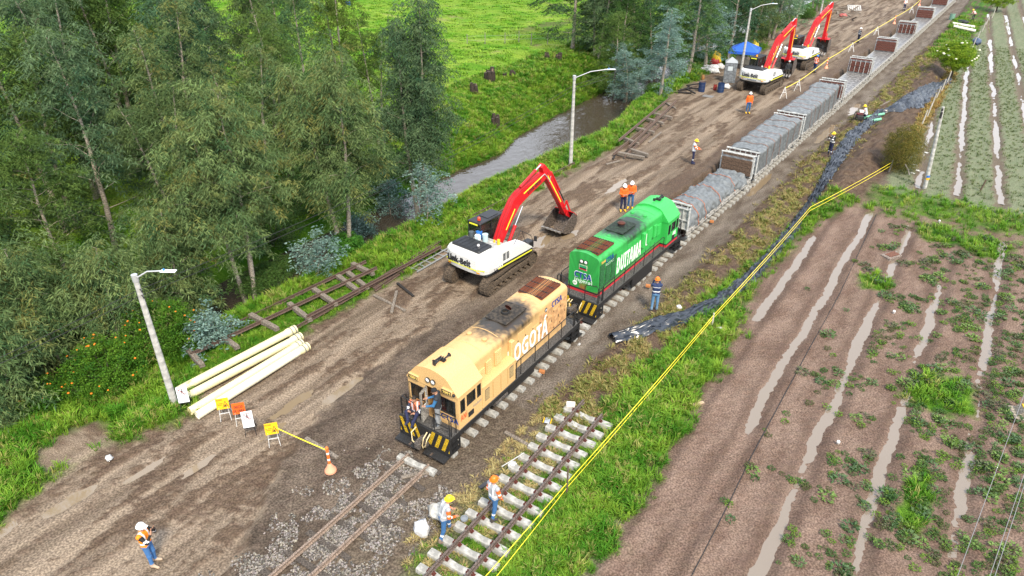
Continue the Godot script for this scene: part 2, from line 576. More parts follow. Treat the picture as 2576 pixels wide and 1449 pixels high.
func tone(x: float, z: float) -> Color:
	var k := -z
	var a := n1.get_noise_2d(x * 0.9, z * 0.35)
	var b := n3.get_noise_2d(x * 3.6, z * 3.6)
	var c := n2.get_noise_2d(x * 6.5, z * 6.5)
	var g := grassy(x, z)
	var xc := centre(z)
	var col: Color
	if x < xc:
		var streak := n2.get_noise_2d(x * 1.1 + 0.4 * n2.get_noise_2d(z * 0.12, 8.0), z * 0.045)
		var tan := Color(0.34, 0.265, 0.195)
		var dark := Color(0.09, 0.059, 0.04)
		var lane := n2.get_noise_2d(x * 3.2 + 0.6 * n2.get_noise_2d(z * 0.10, 5.0), z * 0.09)
		col = mixc(Color(0.18, 0.135, 0.098), tan, 0.55 + 0.6 * streak + 0.45 * lane + 0.3 * b)
		col = mixc(col, mixc(dark, Color(0.18, 0.125, 0.087), 0.35 + 0.9 * b + 0.3 * c), 0.85 * churn(x, z))
		var wall := xc - 1.75
		col = mixc(col, Color(0.12, 0.085, 0.064), sm(wall - 1.9, wall - 0.7, x) * 0.8 * sm(24.0, 32.0, k))
		if k < 30.0:
			var ed := table(T_SCARP, k) + 0.25 * n2.get_noise_2d(z * 0.8, 2.0)
			col = mixc(col, mixc(Color(0.085, 0.063, 0.048), Color(0.20, 0.155, 0.118), 0.45 + 0.6 * b + 0.7 * a), sm(ed - 0.15, ed + 0.1, x) * (1.0 - sm(20.0, 30.0, k)))
		col = mixc(col, mixc(Color(0.15, 0.115, 0.09), Color(0.21, 0.175, 0.14), 0.5 + b), sm(wall - 0.2, wall + 0.2, x) * sm(15.0, 22.0, k))
		var rn := table(T_RIVER_NEAR, k)
		if x < rn + 1.0:
			var rf := table(T_RIVER_FAR, k)
			if x > rf - 0.6: col = Color(0.07, 0.055, 0.04)
		if x < -36.0:
			# pasture: short grass with dry and lush patches
			var p1 := n3.get_noise_2d(x * 0.16, z * 0.16)
			var p2 := n3.get_noise_2d(x * 0.6, z * 0.6)
			col = mixc(Color(0.10, 0.27, 0.014), Color(0.30, 0.41, 0.06), 0.45 + 0.75 * p1 + 0.45 * p2 + 0.15 * c)
			col = mixc(col, Color(0.25, 0.2, 0.13), sm(0.46, 0.62, p1 * 0.6 + p2 * 0.5 + 0.12) * 0.7)
			var trk := Vector2(x + 53.0 + 0.12 * (z + 88.0), (z + 90.0) * 0.18).length()
			if trk < 2.6: col = mixc(col, Color(0.12, 0.10, 0.06), 0.65 * (1.0 - sm(1.2, 2.6, trk)))
			return col
	else:
		var fe := field_edge(z)
		var xp := table(T_PATH, k)
		col = mixc(Color(0.125, 0.096, 0.073), Color(0.25, 0.21, 0.17), 0.55 + 0.8 * a + 0.4 * b)
		# ridge of dug soil with dead straw
		var rd := sm(xp - 0.15, xp + 0.2, x + 0.4 * a)
		var soil := mixc(Color(0.075, 0.05, 0.036), Color(0.17, 0.12, 0.085), 0.45 + 0.9 * b)
		if k > 17.0: col = mixc(col, soil, rd)
		if k > 17.0 and k < 110.0:
			var st := n3.get_noise_2d(x * 0.9 + 40.0, z * 0.55)
			var band := exp(-pow((x - xp - 1.25) / 0.75, 2.0))
			col = mixc(col, mixc(Color(0.34, 0.26, 0.11), Color(0.22, 0.2, 0.07), 0.5 + c), band * sm(-0.12, 0.16, st))
		var f := sm(fe - 0.3, fe + 0.4, x + 0.3 * a)
		if f > 0.0:
			var fc := mixc(Color(0.155, 0.100, 0.074), Color(0.28, 0.197, 0.152), 0.5 + 0.55 * a + 0.5 * b + 0.2 * c)
			for i in FURROWS.size():
				var dx := x - furrow_x(i, z)
				if absf(dx) < 0.7: fc = mixc(fc, Color(0.095, 0.064, 0.05), 0.75 * exp(-pow((absf(dx) - 0.40) / 0.17, 2.0)) * (0.7 + 0.7 * b))
			if k > 50.0:
				var sp := 0.5 + 0.6 * n3.get_noise_2d(x * 1.5, z * 1.5) + 0.2 * c
				var gap := 1.0
				for i in FURROWS.size():
					gap = minf(gap, absf(x - furrow_x(i, z)))
				fc = mixc(Color(0.17, 0.135, 0.10), mixc(Color(0.16, 0.20, 0.11), Color(0.24, 0.25, 0.16), sp), sm(0.25, 0.6, gap + 0.2 * c) * sm(0.1, 0.5, sp + 0.25))
			col = mixc(col, fc, f)
		if k < 17.5 and x < -7.8 and g < 0.5:
			col = mixc(Color(0.10, 0.075, 0.055), Color(0.19, 0.15, 0.11), 0.5 + b)
	var gc := mixc(Color(0.035, 0.12, 0.008), Color(0.11, 0.22, 0.02), 0.5 + 0.7 * a + 0.4 * c)
	return mixc(col, gc, g)

func axis(stops: Array) -> PackedFloat32Array:
	var o := PackedFloat32Array()
	for i in stops.size() - 1:
		var a: float = stops[i][0]; var b: float = stops[i + 1][0]; var st: float = stops[i][1]
		var m := int(ceil(absf(b - a) / st))
		for j in m: o.append(lerpf(a, b, float(j) / m))
	o.append(stops[-1][0])
	return o

func ground_kind(x: float, z: float) -> int:
	if x < table(T_RIVER_FAR, -z) - 4.0: return 3
	if x < table(T_GRASS_L, -z) - 0.2: return 1
	if x > field_edge(z): return 2
	return 0

func terrain() -> void:
	var xs := axis([[-420.0, 40.0], [-180.0, 6.0], [-110.0, 2.0], [-62.0, 0.9], [-40.0, 0.42], [-24.0, 0.2], [-22.6, 0.115], [-9.5, 0.125], [2.5, 0.2], [6.0, 0.5], [14.0, 4.0], [40.0, 30.0], [260.0, 1.0]])
	var zs := axis([[40.0, 8.0], [0.0, 1.0], [-3.0, 0.125], [-33.0, 0.24], [-56.0, 0.45], [-92.0, 0.9], [-140.0, 2.5], [-190.0, 10.0], [-260.0, 40.0], [-520.0, 1.0]])
	var W := xs.size(); var Hn := zs.size()
	var P := PackedVector3Array(); P.resize(W * Hn)
	var N := PackedVector3Array(); N.resize(W * Hn)
	var C := PackedColorArray(); C.resize(W * Hn)
	for j in Hn:
		var z := clampf(zs[j], -400.0, 10.0)
		for i in W:
			var x := xs[i]
			P[j * W + i] = Vector3(x, hgt(x, z), zs[j])
			C[j * W + i] = tone(x, z)
	for j in Hn:
		for i in W:
			var l := P[j * W + maxi(i - 1, 0)]; var r := P[j * W + mini(i + 1, W - 1)]
			var d := P[maxi(j - 1, 0) * W + i]; var u := P[mini(j + 1, Hn - 1) * W + i]
			N[j * W + i] = (r - l).cross(u - d).normalized()
	var idx := [PackedInt32Array(), PackedInt32Array(), PackedInt32Array(), PackedInt32Array()]
	for j in Hn - 1:
		for i in W - 1:
			var a := j * W + i
			var q := ground_kind((xs[i] + xs[i + 1]) * 0.5, clampf((zs[j] + zs[j + 1]) * 0.5, -400, 10))
			idx[q].append_array(PackedInt32Array([a, a + W + 1, a + 1, a, a + W, a + W + 1]))
	var names := ["dirt_road", "grass_bank", "muddy_field", "pasture"]
	var rough := [0.82, 1.0, 0.85, 1.0]
	for q in 4:
		var arr := []
		arr.resize(Mesh.ARRAY_MAX)
		# keep only the vertices this piece uses
		var remap := {}
		var vv := PackedVector3Array(); var nn := PackedVector3Array(); var cc := PackedColorArray(); var ii := PackedInt32Array()
		for a in idx[q]:
			if not remap.has(a):
				remap[a] = vv.size()
				vv.append(P[a]); nn.append(N[a]); cc.append(C[a])
			ii.append(remap[a])
		arr[Mesh.ARRAY_VERTEX] = vv; arr[Mesh.ARRAY_NORMAL] = nn; arr[Mesh.ARRAY_COLOR] = cc; arr[Mesh.ARRAY_INDEX] = ii
		var m := ArrayMesh.new()
		m.add_surface_from_arrays(Mesh.PRIMITIVE_TRIANGLES, arr)
		var mt := StandardMaterial3D.new()
		mt.resource_name = names[q]
		mt.vertex_color_use_as_albedo = true
		mt.roughness = rough[q]
		mt.metallic_specular = 0.22
		mt.uv1_triplanar = true
		mt.uv1_world_triplanar = true
		mt.uv1_scale = [Vector3(0.2, 0.2, 0.2), Vector3(0.3, 0.3, 0.3), Vector3(0.22, 0.22, 0.22), Vector3(0.1, 0.1, 0.1)][q]
		mt.albedo_texture = noise_tex("soil", 0.05, 0.68, 1.0, 1024, 4)
		mt.normal_enabled = true
		mt.normal_texture = noise_tex("soiln", 0.045, 0, 1, 1024, 4, true, 12.0)
		mt.normal_scale = [0.45, 0.8, 0.4, 0.8][q]
		struct(names[q], m, mt)

func water() -> void:
	# the river
	var mb := MB.new()
	var rows := []
	for j in 90:
		var z := 30.0 - j * 2.2
		var a := table(T_RIVER_FAR, -z) - 1.0
		var b := table(T_RIVER_NEAR, -z) + 1.0
		var l := []
		for i in 9: l.append(Vector3(lerpf(a, b, i / 8.0), -2.25, z))
		rows.append(l)
	mb.sheet(rows, true)
	var m := mat("river_water", Color(0.055, 0.043, 0.03), 0.07, 0.0, "", 1.0, 0.6)
	m.uv1_triplanar = true; m.uv1_world_triplanar = true
	m.uv1_scale = Vector3(0.12, 0.12, 0.07)
	m.normal_enabled = true
	m.normal_texture = noise_tex("ripple", 0.018, 0, 1, 512, 3, true, 5.0)
	m.normal_scale = 0.22
	struct("river", mb, m)
	# standing water in the furrows
	var w := mat("field_water", Color(0.20, 0.16, 0.122), 0.04, 0.0, "", 1.0, 0.6)
	for i in FURROWS.size():
		for part in 2:
			var rr := []
			var z0 := -12.0 if part == 0 else -52.0
			var z1 := -46.0 if part == 0 else -140.0
			var nseg := 70
			for j in nseg + 1:
				var z := lerpf(z0, z1, float(j) / nseg)
				var fx := furrow_x(i, z)
				rr.append([Vector3(fx - 0.55, -0.283, z), Vector3(fx, -0.283, z), Vector3(fx + 0.55, -0.283, z)])
			var b2 := MB.new()
			b2.sheet(rr, true)
			struct("furrow_water", b2, w)
	# puddles on the road
	var pw := mat("road_puddle", Color(0.22, 0.165, 0.105), 0.05, 0.0, "", 1.0, 0.8)
	for q in PUDDLES:
		var b3 := MB.new()
		var lv := puddle_level(q)
		for a in 20:
			var t0 := TAU * a / 20.0; var t1 := TAU * (a + 1) / 20.0
			b3.tri(Vector3(q[0], lv, q[1]), Vector3(q[0] + cos(t1) * q[2] * 1.15, lv, q[1] + sin(t1) * q[3] * 1.15), Vector3(q[0] + cos(t0) * q[2] * 1.15, lv, q[1] + sin(t0) * q[3] * 1.15))
		struct("puddle", b3, pw)

# ---------------------------------------------------------------- vegetation
func leaf(mb: MB, p: Vector3, dir: Vector3, side: Vector3, l: float, w: float) -> void:
	var nn := dir.cross(side).normalized()
	var a := p
	var m1 := p + dir * l * 0.42 + side * w * 0.5
	var m2 := p + dir * l * 0.42 - side * w * 0.5
	var t := p + dir * l + nn * l * 0.12
	mb.tri(a, m1, t)
	mb.tri(a, t, m2)

# a drooping spray of long narrow leaves
func spray_mesh(seed_v: int, count: int, span: float, ll: float, lw: float, droop: float) -> ArrayMesh:
	var r := RandomNumberGenerator.new()
	r.seed = seed_v
	var mb := MB.new()
	mb.use_c = true
	for i in count:
		var t := float(i) / count
		var p := Vector3(t * span + r.randf_range(-0.06, 0.06), -droop * t * t * 0.5 + r.randf_range(-0.14, 0.16), r.randf_range(-0.28, 0.28) * (1.0 - 0.4 * t)) * 1.0
		var a := r.randf() * TAU
		var dir := Vector3(cos(a) * 0.55 + 0.2, -r.randf_range(0.35, 1.0) * droop + 0.05, sin(a) * 0.55).normalized()
		var side := dir.cross(Vector3(r.randf_range(-1, 1), r.randf_range(-0.3, 0.3), r.randf_range(-1, 1))).normalized()
		var k := r.randf_range(0.72, 1.25)
		mb.col = Color(k * r.randf_range(0.92, 1.12), k, k * r.randf_range(0.85, 1.1))
		leaf(mb, p, dir, side, ll * r.randf_range(0.7, 1.25), lw * r.randf_range(0.8, 1.2))
	return mb.mesh()

func leaf_mat(key: String, rough := 0.55) -> StandardMaterial3D:
	if mats.has(key): return mats[key]
	var m := StandardMaterial3D.new()
	m.resource_name = key
	m.vertex_color_use_as_albedo = true
	m.roughness = rough
	m.metallic_specular = 0.22
	m.backlight_enabled = true
	m.backlight = Color(0.30, 0.36, 0.14)
	m.cull_mode = BaseMaterial3D.CULL_DISABLED
	mats[key] = m
	return m

var sprays := {}
var tree_cache := {}
var tone_i := 0

# joins copies of a spray into one crown mesh
func crown_mesh(spray: ArrayMesh, xf: Array, cols: Array) -> ArrayMesh:
	var src := spray.surface_get_arrays(0)
	var sv: PackedVector3Array = src[Mesh.ARRAY_VERTEX]
	var sn: PackedVector3Array = src[Mesh.ARRAY_NORMAL]
	var sc: PackedColorArray = src[Mesh.ARRAY_COLOR]
	var V := PackedVector3Array(); var N := PackedVector3Array(); var C := PackedColorArray()
	var tints := {}
	for i in xf.size():
		var t: Transform3D = xf[i]
		V.append_array(t * sv)
		N.append_array(Transform3D(t.basis.orthonormalized(), Vector3.ZERO) * sn)
		var q: Color = cols[i]
		var key := Vector3i(int(q.r * 90.0), int(q.g * 90.0), int(q.b * 60.0))
		if not tints.has(key):
			var a := PackedColorArray()
			for k in sc.size(): a.append(Color(sc[k].r * q.r, sc[k].g * q.g, sc[k].b * q.b))
			tints[key] = a
		C.append_array(tints[key])
	var arr := []
	arr.resize(Mesh.ARRAY_MAX)
	arr[Mesh.ARRAY_VERTEX] = V; arr[Mesh.ARRAY_NORMAL] = N; arr[Mesh.ARRAY_COLOR] = C
	var m := ArrayMesh.new()
	m.add_surface_from_arrays(Mesh.PRIMITIVE_TRIANGLES, arr)
	return m

# a copy of a tree built before, fitted to another height and spread
func tree_like(key: String, base: Vector3, height: float, radius: float, style: String, label: String, turn: float, stems := 1) -> void:
	if not tree_cache.has(key):
		var o := eucalyptus(base, 12.0, 3.0, 0.10, stems, style, label, key.hash() % 500 + 900, 0.85)
		tree_cache[key] = o
		o.transform = Transform3D(Basis(Vector3.UP, turn) * Basis.from_scale(Vector3(radius / 3.0, height / 12.0, radius / 3.0)), base)
		return
	var o2 := copy(tree_cache[key], "eucalyptus_tree", label, base, Basis(Vector3.UP, turn) * Basis.from_scale(Vector3(radius / 3.0, height / 12.0, radius / 3.0)))
	# every tree has a leaf tone of its own
	tone_i += 1
	var pick: int = tone_i * 7 % 5
	var mk := "eucalyptus_leaves_%d" % pick
	var m := leaf_mat(mk, 0.65)
	m.albedo_color = [Color(1, 1, 1), Color(1.0, 0.97, 0.85), Color(0.80, 0.90, 0.92), Color(0.92, 1.0, 0.80), Color(0.86, 0.88, 0.84)][pick]
	(o2.get_node("crown") as MeshInstance3D).material_override = m

# one eucalyptus: stems and limbs in one trunk mesh, a crown of sprays
func eucalyptus(base: Vector3, height: float, radius: float, start: float, stems: int, style: String, label: String, seed_v: int, dens := 1.0, lean := Vector2.ZERO) -> Node3D:
	var r := RandomNumberGenerator.new()
	r.seed = seed_v
	var t := thing("eucalyptus_tree", label, "tree", base, Basis(), "eucalyptus trees along the river")
	var wood := MB.new()
	var xf := []
	var cols := []
	var ca: Color
	var cb: Color
	match style:
		"olive": ca = Color(0.05, 0.105, 0.042); cb = Color(0.20, 0.27, 0.10)
		"dark": ca = Color(0.035, 0.082, 0.042); cb = Color(0.14, 0.21, 0.10)
		"blue": ca = Color(0.10, 0.175, 0.15); cb = Color(0.22, 0.33, 0.29)
		_: ca = Color(0.05, 0.10, 0.026); cb = Color(0.12, 0.19, 0.045)
	for s in stems:
		var az := TAU * s / stems + r.randf_range(-0.4, 0.4)
		var off := Vector3(cos(az), 0, sin(az)) * (0.0 if stems == 1 else 0.22)
		var spread := 0.0 if stems == 1 else radius * r.randf_range(0.28, 0.48)
		var hh := height * (1.0 if s == 0 else r.randf_range(0.78, 0.97))
		var top := off + Vector3(cos(az) * spread + lean.x * hh, hh, sin(az) * spread + lean.y * hh)
		var path := []
		var rad := []
		var bend := Vector3(r.randf_range(-0.3, 0.3), 0, r.randf_range(-0.3, 0.3))
		for i in 9:
			var q := i / 8.0
			path.append(off.lerp(top, q) + bend * sin(q * PI) + Vector3(r.randf_range(-0.05, 0.05), -0.3 if i == 0 else 0.0, r.randf_range(-0.05, 0.05)))
			rad.append(lerpf(0.15 * height / 11.0, 0.018, pow(q, 0.8)))
		wood.tube(path, rad, 7)
		var nl := int((30 if stems == 1 else 20) * sqrt(dens))
		var rr := radius * (1.0 if stems == 1 else 0.72)
		for l in nl:
			var q := start + (1.0 - start) * pow((l + r.randf()) / nl, 0.9)
			var fi := q * 8.0
			var i0 := mini(int(fi), 7)
			var pp: Vector3 = path[i0].lerp(path[i0 + 1], fi - i0)
			var rel := (q - start) / (1.0 - start)
			var prof := (0.35 + 0.65 * sm(0.0, 0.22, rel)) * (1.0 - 0.80 * pow(rel, 1.6))
			var la := l * 2.399 + r.randf_range(-0.5, 0.5)
			var ln := rr * prof * r.randf_range(0.7, 1.12)
			var rise := lerpf(0.5, 1.4, rel) * r.randf_range(0.7, 1.2)
			var d := Vector3(cos(la), rise, sin(la)).normalized()
			var lp := [pp]
			var lr := [0.028 * (1.0 - 0.6 * rel)]
			for m in 4:
				var u := (m + 1) / 4.0
				lp.append(pp + d * ln * u * 1.15 + Vector3(0, -0.22 * ln * u * u, 0) + Vector3(r.randf_range(-0.07, 0.07), r.randf_range(-0.05, 0.05), r.randf_range(-0.07, 0.07)))
				lr.append(maxf(0.006, 0.028 * (1.0 - 0.6 * rel) * (1.0 - u * 0.8)))
			wood.tube(lp, lr, 4, false)
			var ns := int((7 + 21 * prof) * dens * r.randf_range(0.6, 1.3))
			for m in ns:
				var u := 0.25 + 0.78 * pow(r.randf(), 0.7)
				var f2 := minf(u, 0.999) * 4.0
				var j0 := mini(int(f2), 3)
				var sp: Vector3 = lp[j0].lerp(lp[j0 + 1], f2 - j0)
				var spread2 := 0.26 + 0.26 * u
				sp += Vector3(r.randfn(0, spread2), r.randfn(0.0, spread2 * 0.75), r.randfn(0, spread2))
				var sa := la + r.randfn(0, 0.8)
				var sc := r.randf_range(0.6, 1.3)
				xf.append(Transform3D(Basis(Vector3.UP, -sa) * Basis(Vector3.FORWARD, r.randf_range(-0.3, 0.35)) * Basis.from_scale(Vector3.ONE * sc), sp))
				var k := clampf(r.randfn(0.38, 0.25) + 0.22 * (u - 0.6), 0.0, 1.0)
				var cc := ca.lerp(cb, k)
				if style == "olive" and u > 0.8 and r.randf() < 0.4: cc = cc.lerp(Color(0.21, 0.19, 0.05), r.randf() * 0.7)
				cols.append(cc)
		# leading shoot
		for m in int(26 * dens):
			var q := r.randf_range(0.84, 1.03)
			var sp := off.lerp(top, q) + Vector3(r.randfn(0, 0.25), r.randfn(0, 0.12), r.randfn(0, 0.25)) * (1.3 - q) * 3.0
			xf.append(Transform3D(Basis(Vector3.UP, r.randf() * TAU) * Basis.from_scale(Vector3.ONE * r.randf_range(0.55, 0.9)), sp))
			var cc := ca.lerp(cb, r.randf_range(0.4, 1.0))
			if style == "olive": cc = cc.lerp(Color(0.21, 0.19, 0.05), r.randf() * 0.6)
			cols.append(cc)
	obj("trunk", wood, mat("bark_pale", Color(0.52, 0.45, 0.36), 0.85, 0.0, "worn", 0.9), t)
	var key := "blue" if style == "blue" else "leaf%d" % (seed_v % 3)
	if not sprays.has(key):
		sprays[key] = spray_mesh(40, 26, 0.5, 0.15, 0.07, 0.35) if key == "blue" else spray_mesh(seed_v % 3 + 5, 40, 0.66, 0.22, 0.043, 0.8)
	obj("crown", crown_mesh(sprays[key], xf, cols), leaf_mat("eucalyptus_leaves", 0.65), t)
	return t

# a rounded leafy shrub: stems and a crown of leaf sprays
func shrub(called: String, base: Vector3, rad: Vector3, ca: Color, cb: Color, count: int, label: String, seed_v: int, ll := 0.09, lw := 0.05, flower := Color(0, 0, 0), nf := 0, group := "", trunk_h := 0.0) -> void:
	var r := RandomNumberGenerator.new()
	r.seed = seed_v
	var cat := "tree" if trunk_h > 0.0 else "bush"
	var t := thing(called, label, cat, base, Basis(), group)
	var wood := MB.new()
	var xf := []; var cols := []; var fl := []
	var mid := Vector3(0, trunk_h + rad.y * 0.85, 0)
	for i in 9:
		var a := TAU * i / 9.0 + r.randf() * 0.5
		var e := mid + Vector3(cos(a) * rad.x * 0.6, r.randf_range(-0.1, 0.6) * rad.y, sin(a) * rad.z * 0.6)
		var s0 := Vector3(cos(a), 0, sin(a)) * 0.06
		wood.tube([s0 + Vector3(0, -0.1, 0), s0 * 1.5 + Vector3(0, maxf(trunk_h, 0.2), 0), e.lerp(s0, 0.4) + Vector3(0, 0.1, 0), e], [0.05, 0.04, 0.025, 0.008], 5, false)
	for i in count:
		var d := Vector3(r.randfn(), r.randfn(), r.randfn()).normalized()
		var lump := 1.0 + 0.22 * n2.get_noise_3d(d.x * 2.0 + seed_v, d.y * 2.0, d.z * 2.0) + 0.12 * n2.get_noise_3d(d.x * 5.0, d.y * 5.0 + seed_v, d.z * 5.0)
		var q := pow(r.randf(), 0.33)
		var p := mid + Vector3(d.x * rad.x, d.y * rad.y, d.z * rad.z) * q * lump
		if p.y < 0.05: continue
		var a := atan2(d.z, d.x)
		xf.append(Transform3D(Basis(Vector3.UP, -a + r.randfn(0, 0.6)) * Basis(Vector3.FORWARD, r.randf_range(-0.7, 0.3)) * Basis.from_scale(Vector3.ONE * r.randf_range(0.6, 1.0)), p))
		cols.append(ca.lerp(cb, clampf(r.randfn(0.45, 0.28), 0, 1)))
		if nf > 0 and q * lump > 0.93 and fl.size() < nf and d.y > -0.3 and r.randf() < 0.35:
			fl.append(Transform3D(Basis.from_scale(Vector3.ONE * r.randf_range(0.7, 1.3)), p + d * 0.08))
	obj("trunk", wood, mat("bark_brown", Color(0.13, 0.10, 0.075), 0.9, 0.0, "worn", 1.0), t)
	var key := "shrub%d_%d" % [int(ll * 1000), int(lw * 1000)]
	if not sprays.has(key): sprays[key] = spray_mesh(77, 26, 0.3, ll, lw, 0.25)
	obj("crown", crown_mesh(sprays[key], xf, cols), leaf_mat("shrub_leaves", 0.5), t)
	if nf > 0:
		var fm := MB.new()
		fm.ball(Vector3.ZERO, Vector3(1, 0.55, 1) * (0.045 if flower.g < 0.5 else 0.12), 6, 4)
		var m := multi("flowers", fm.mesh(), mat("petal_%s" % flower.to_html(), flower, 0.7), fl, [], t)
		m.set_meta("kind", "stuff")

func rank_grass(r: RandomNumberGenerator, blades: int, h: float, spread: float, w := 0.012) -> ArrayMesh:
	var mb := MB.new()
	mb.use_c = true
	for i in blades:
		var a := r.randf() * TAU
		var p := Vector3(cos(a), 0, sin(a)) * spread * sqrt(r.randf())
		var out := Vector3(cos(a + r.randfn(0, 0.6)), 0, sin(a + r.randfn(0, 0.6)))
		var hh := h * r.randf_range(0.55, 1.15)
		var m := p + out * hh * 0.22 + Vector3.UP * hh * 0.62
		var t := p + out * hh * 0.62 + Vector3.UP * hh * r.randf_range(0.75, 1.0)
		var s := Vector3(-out.z, 0, out.x) * w
		var k := r.randf_range(0.7, 1.3)
		mb.col = Color(k * r.randf_range(0.85, 1.25), k, k * 0.9)
		p.y -= 0.03
		mb.tri(p - s, p + s, m + s * 0.8); mb.tri(p - s, m + s * 0.8, m - s * 0.8)
		mb.tri(m - s * 0.8, m + s * 0.8, t)
	return mb.mesh()

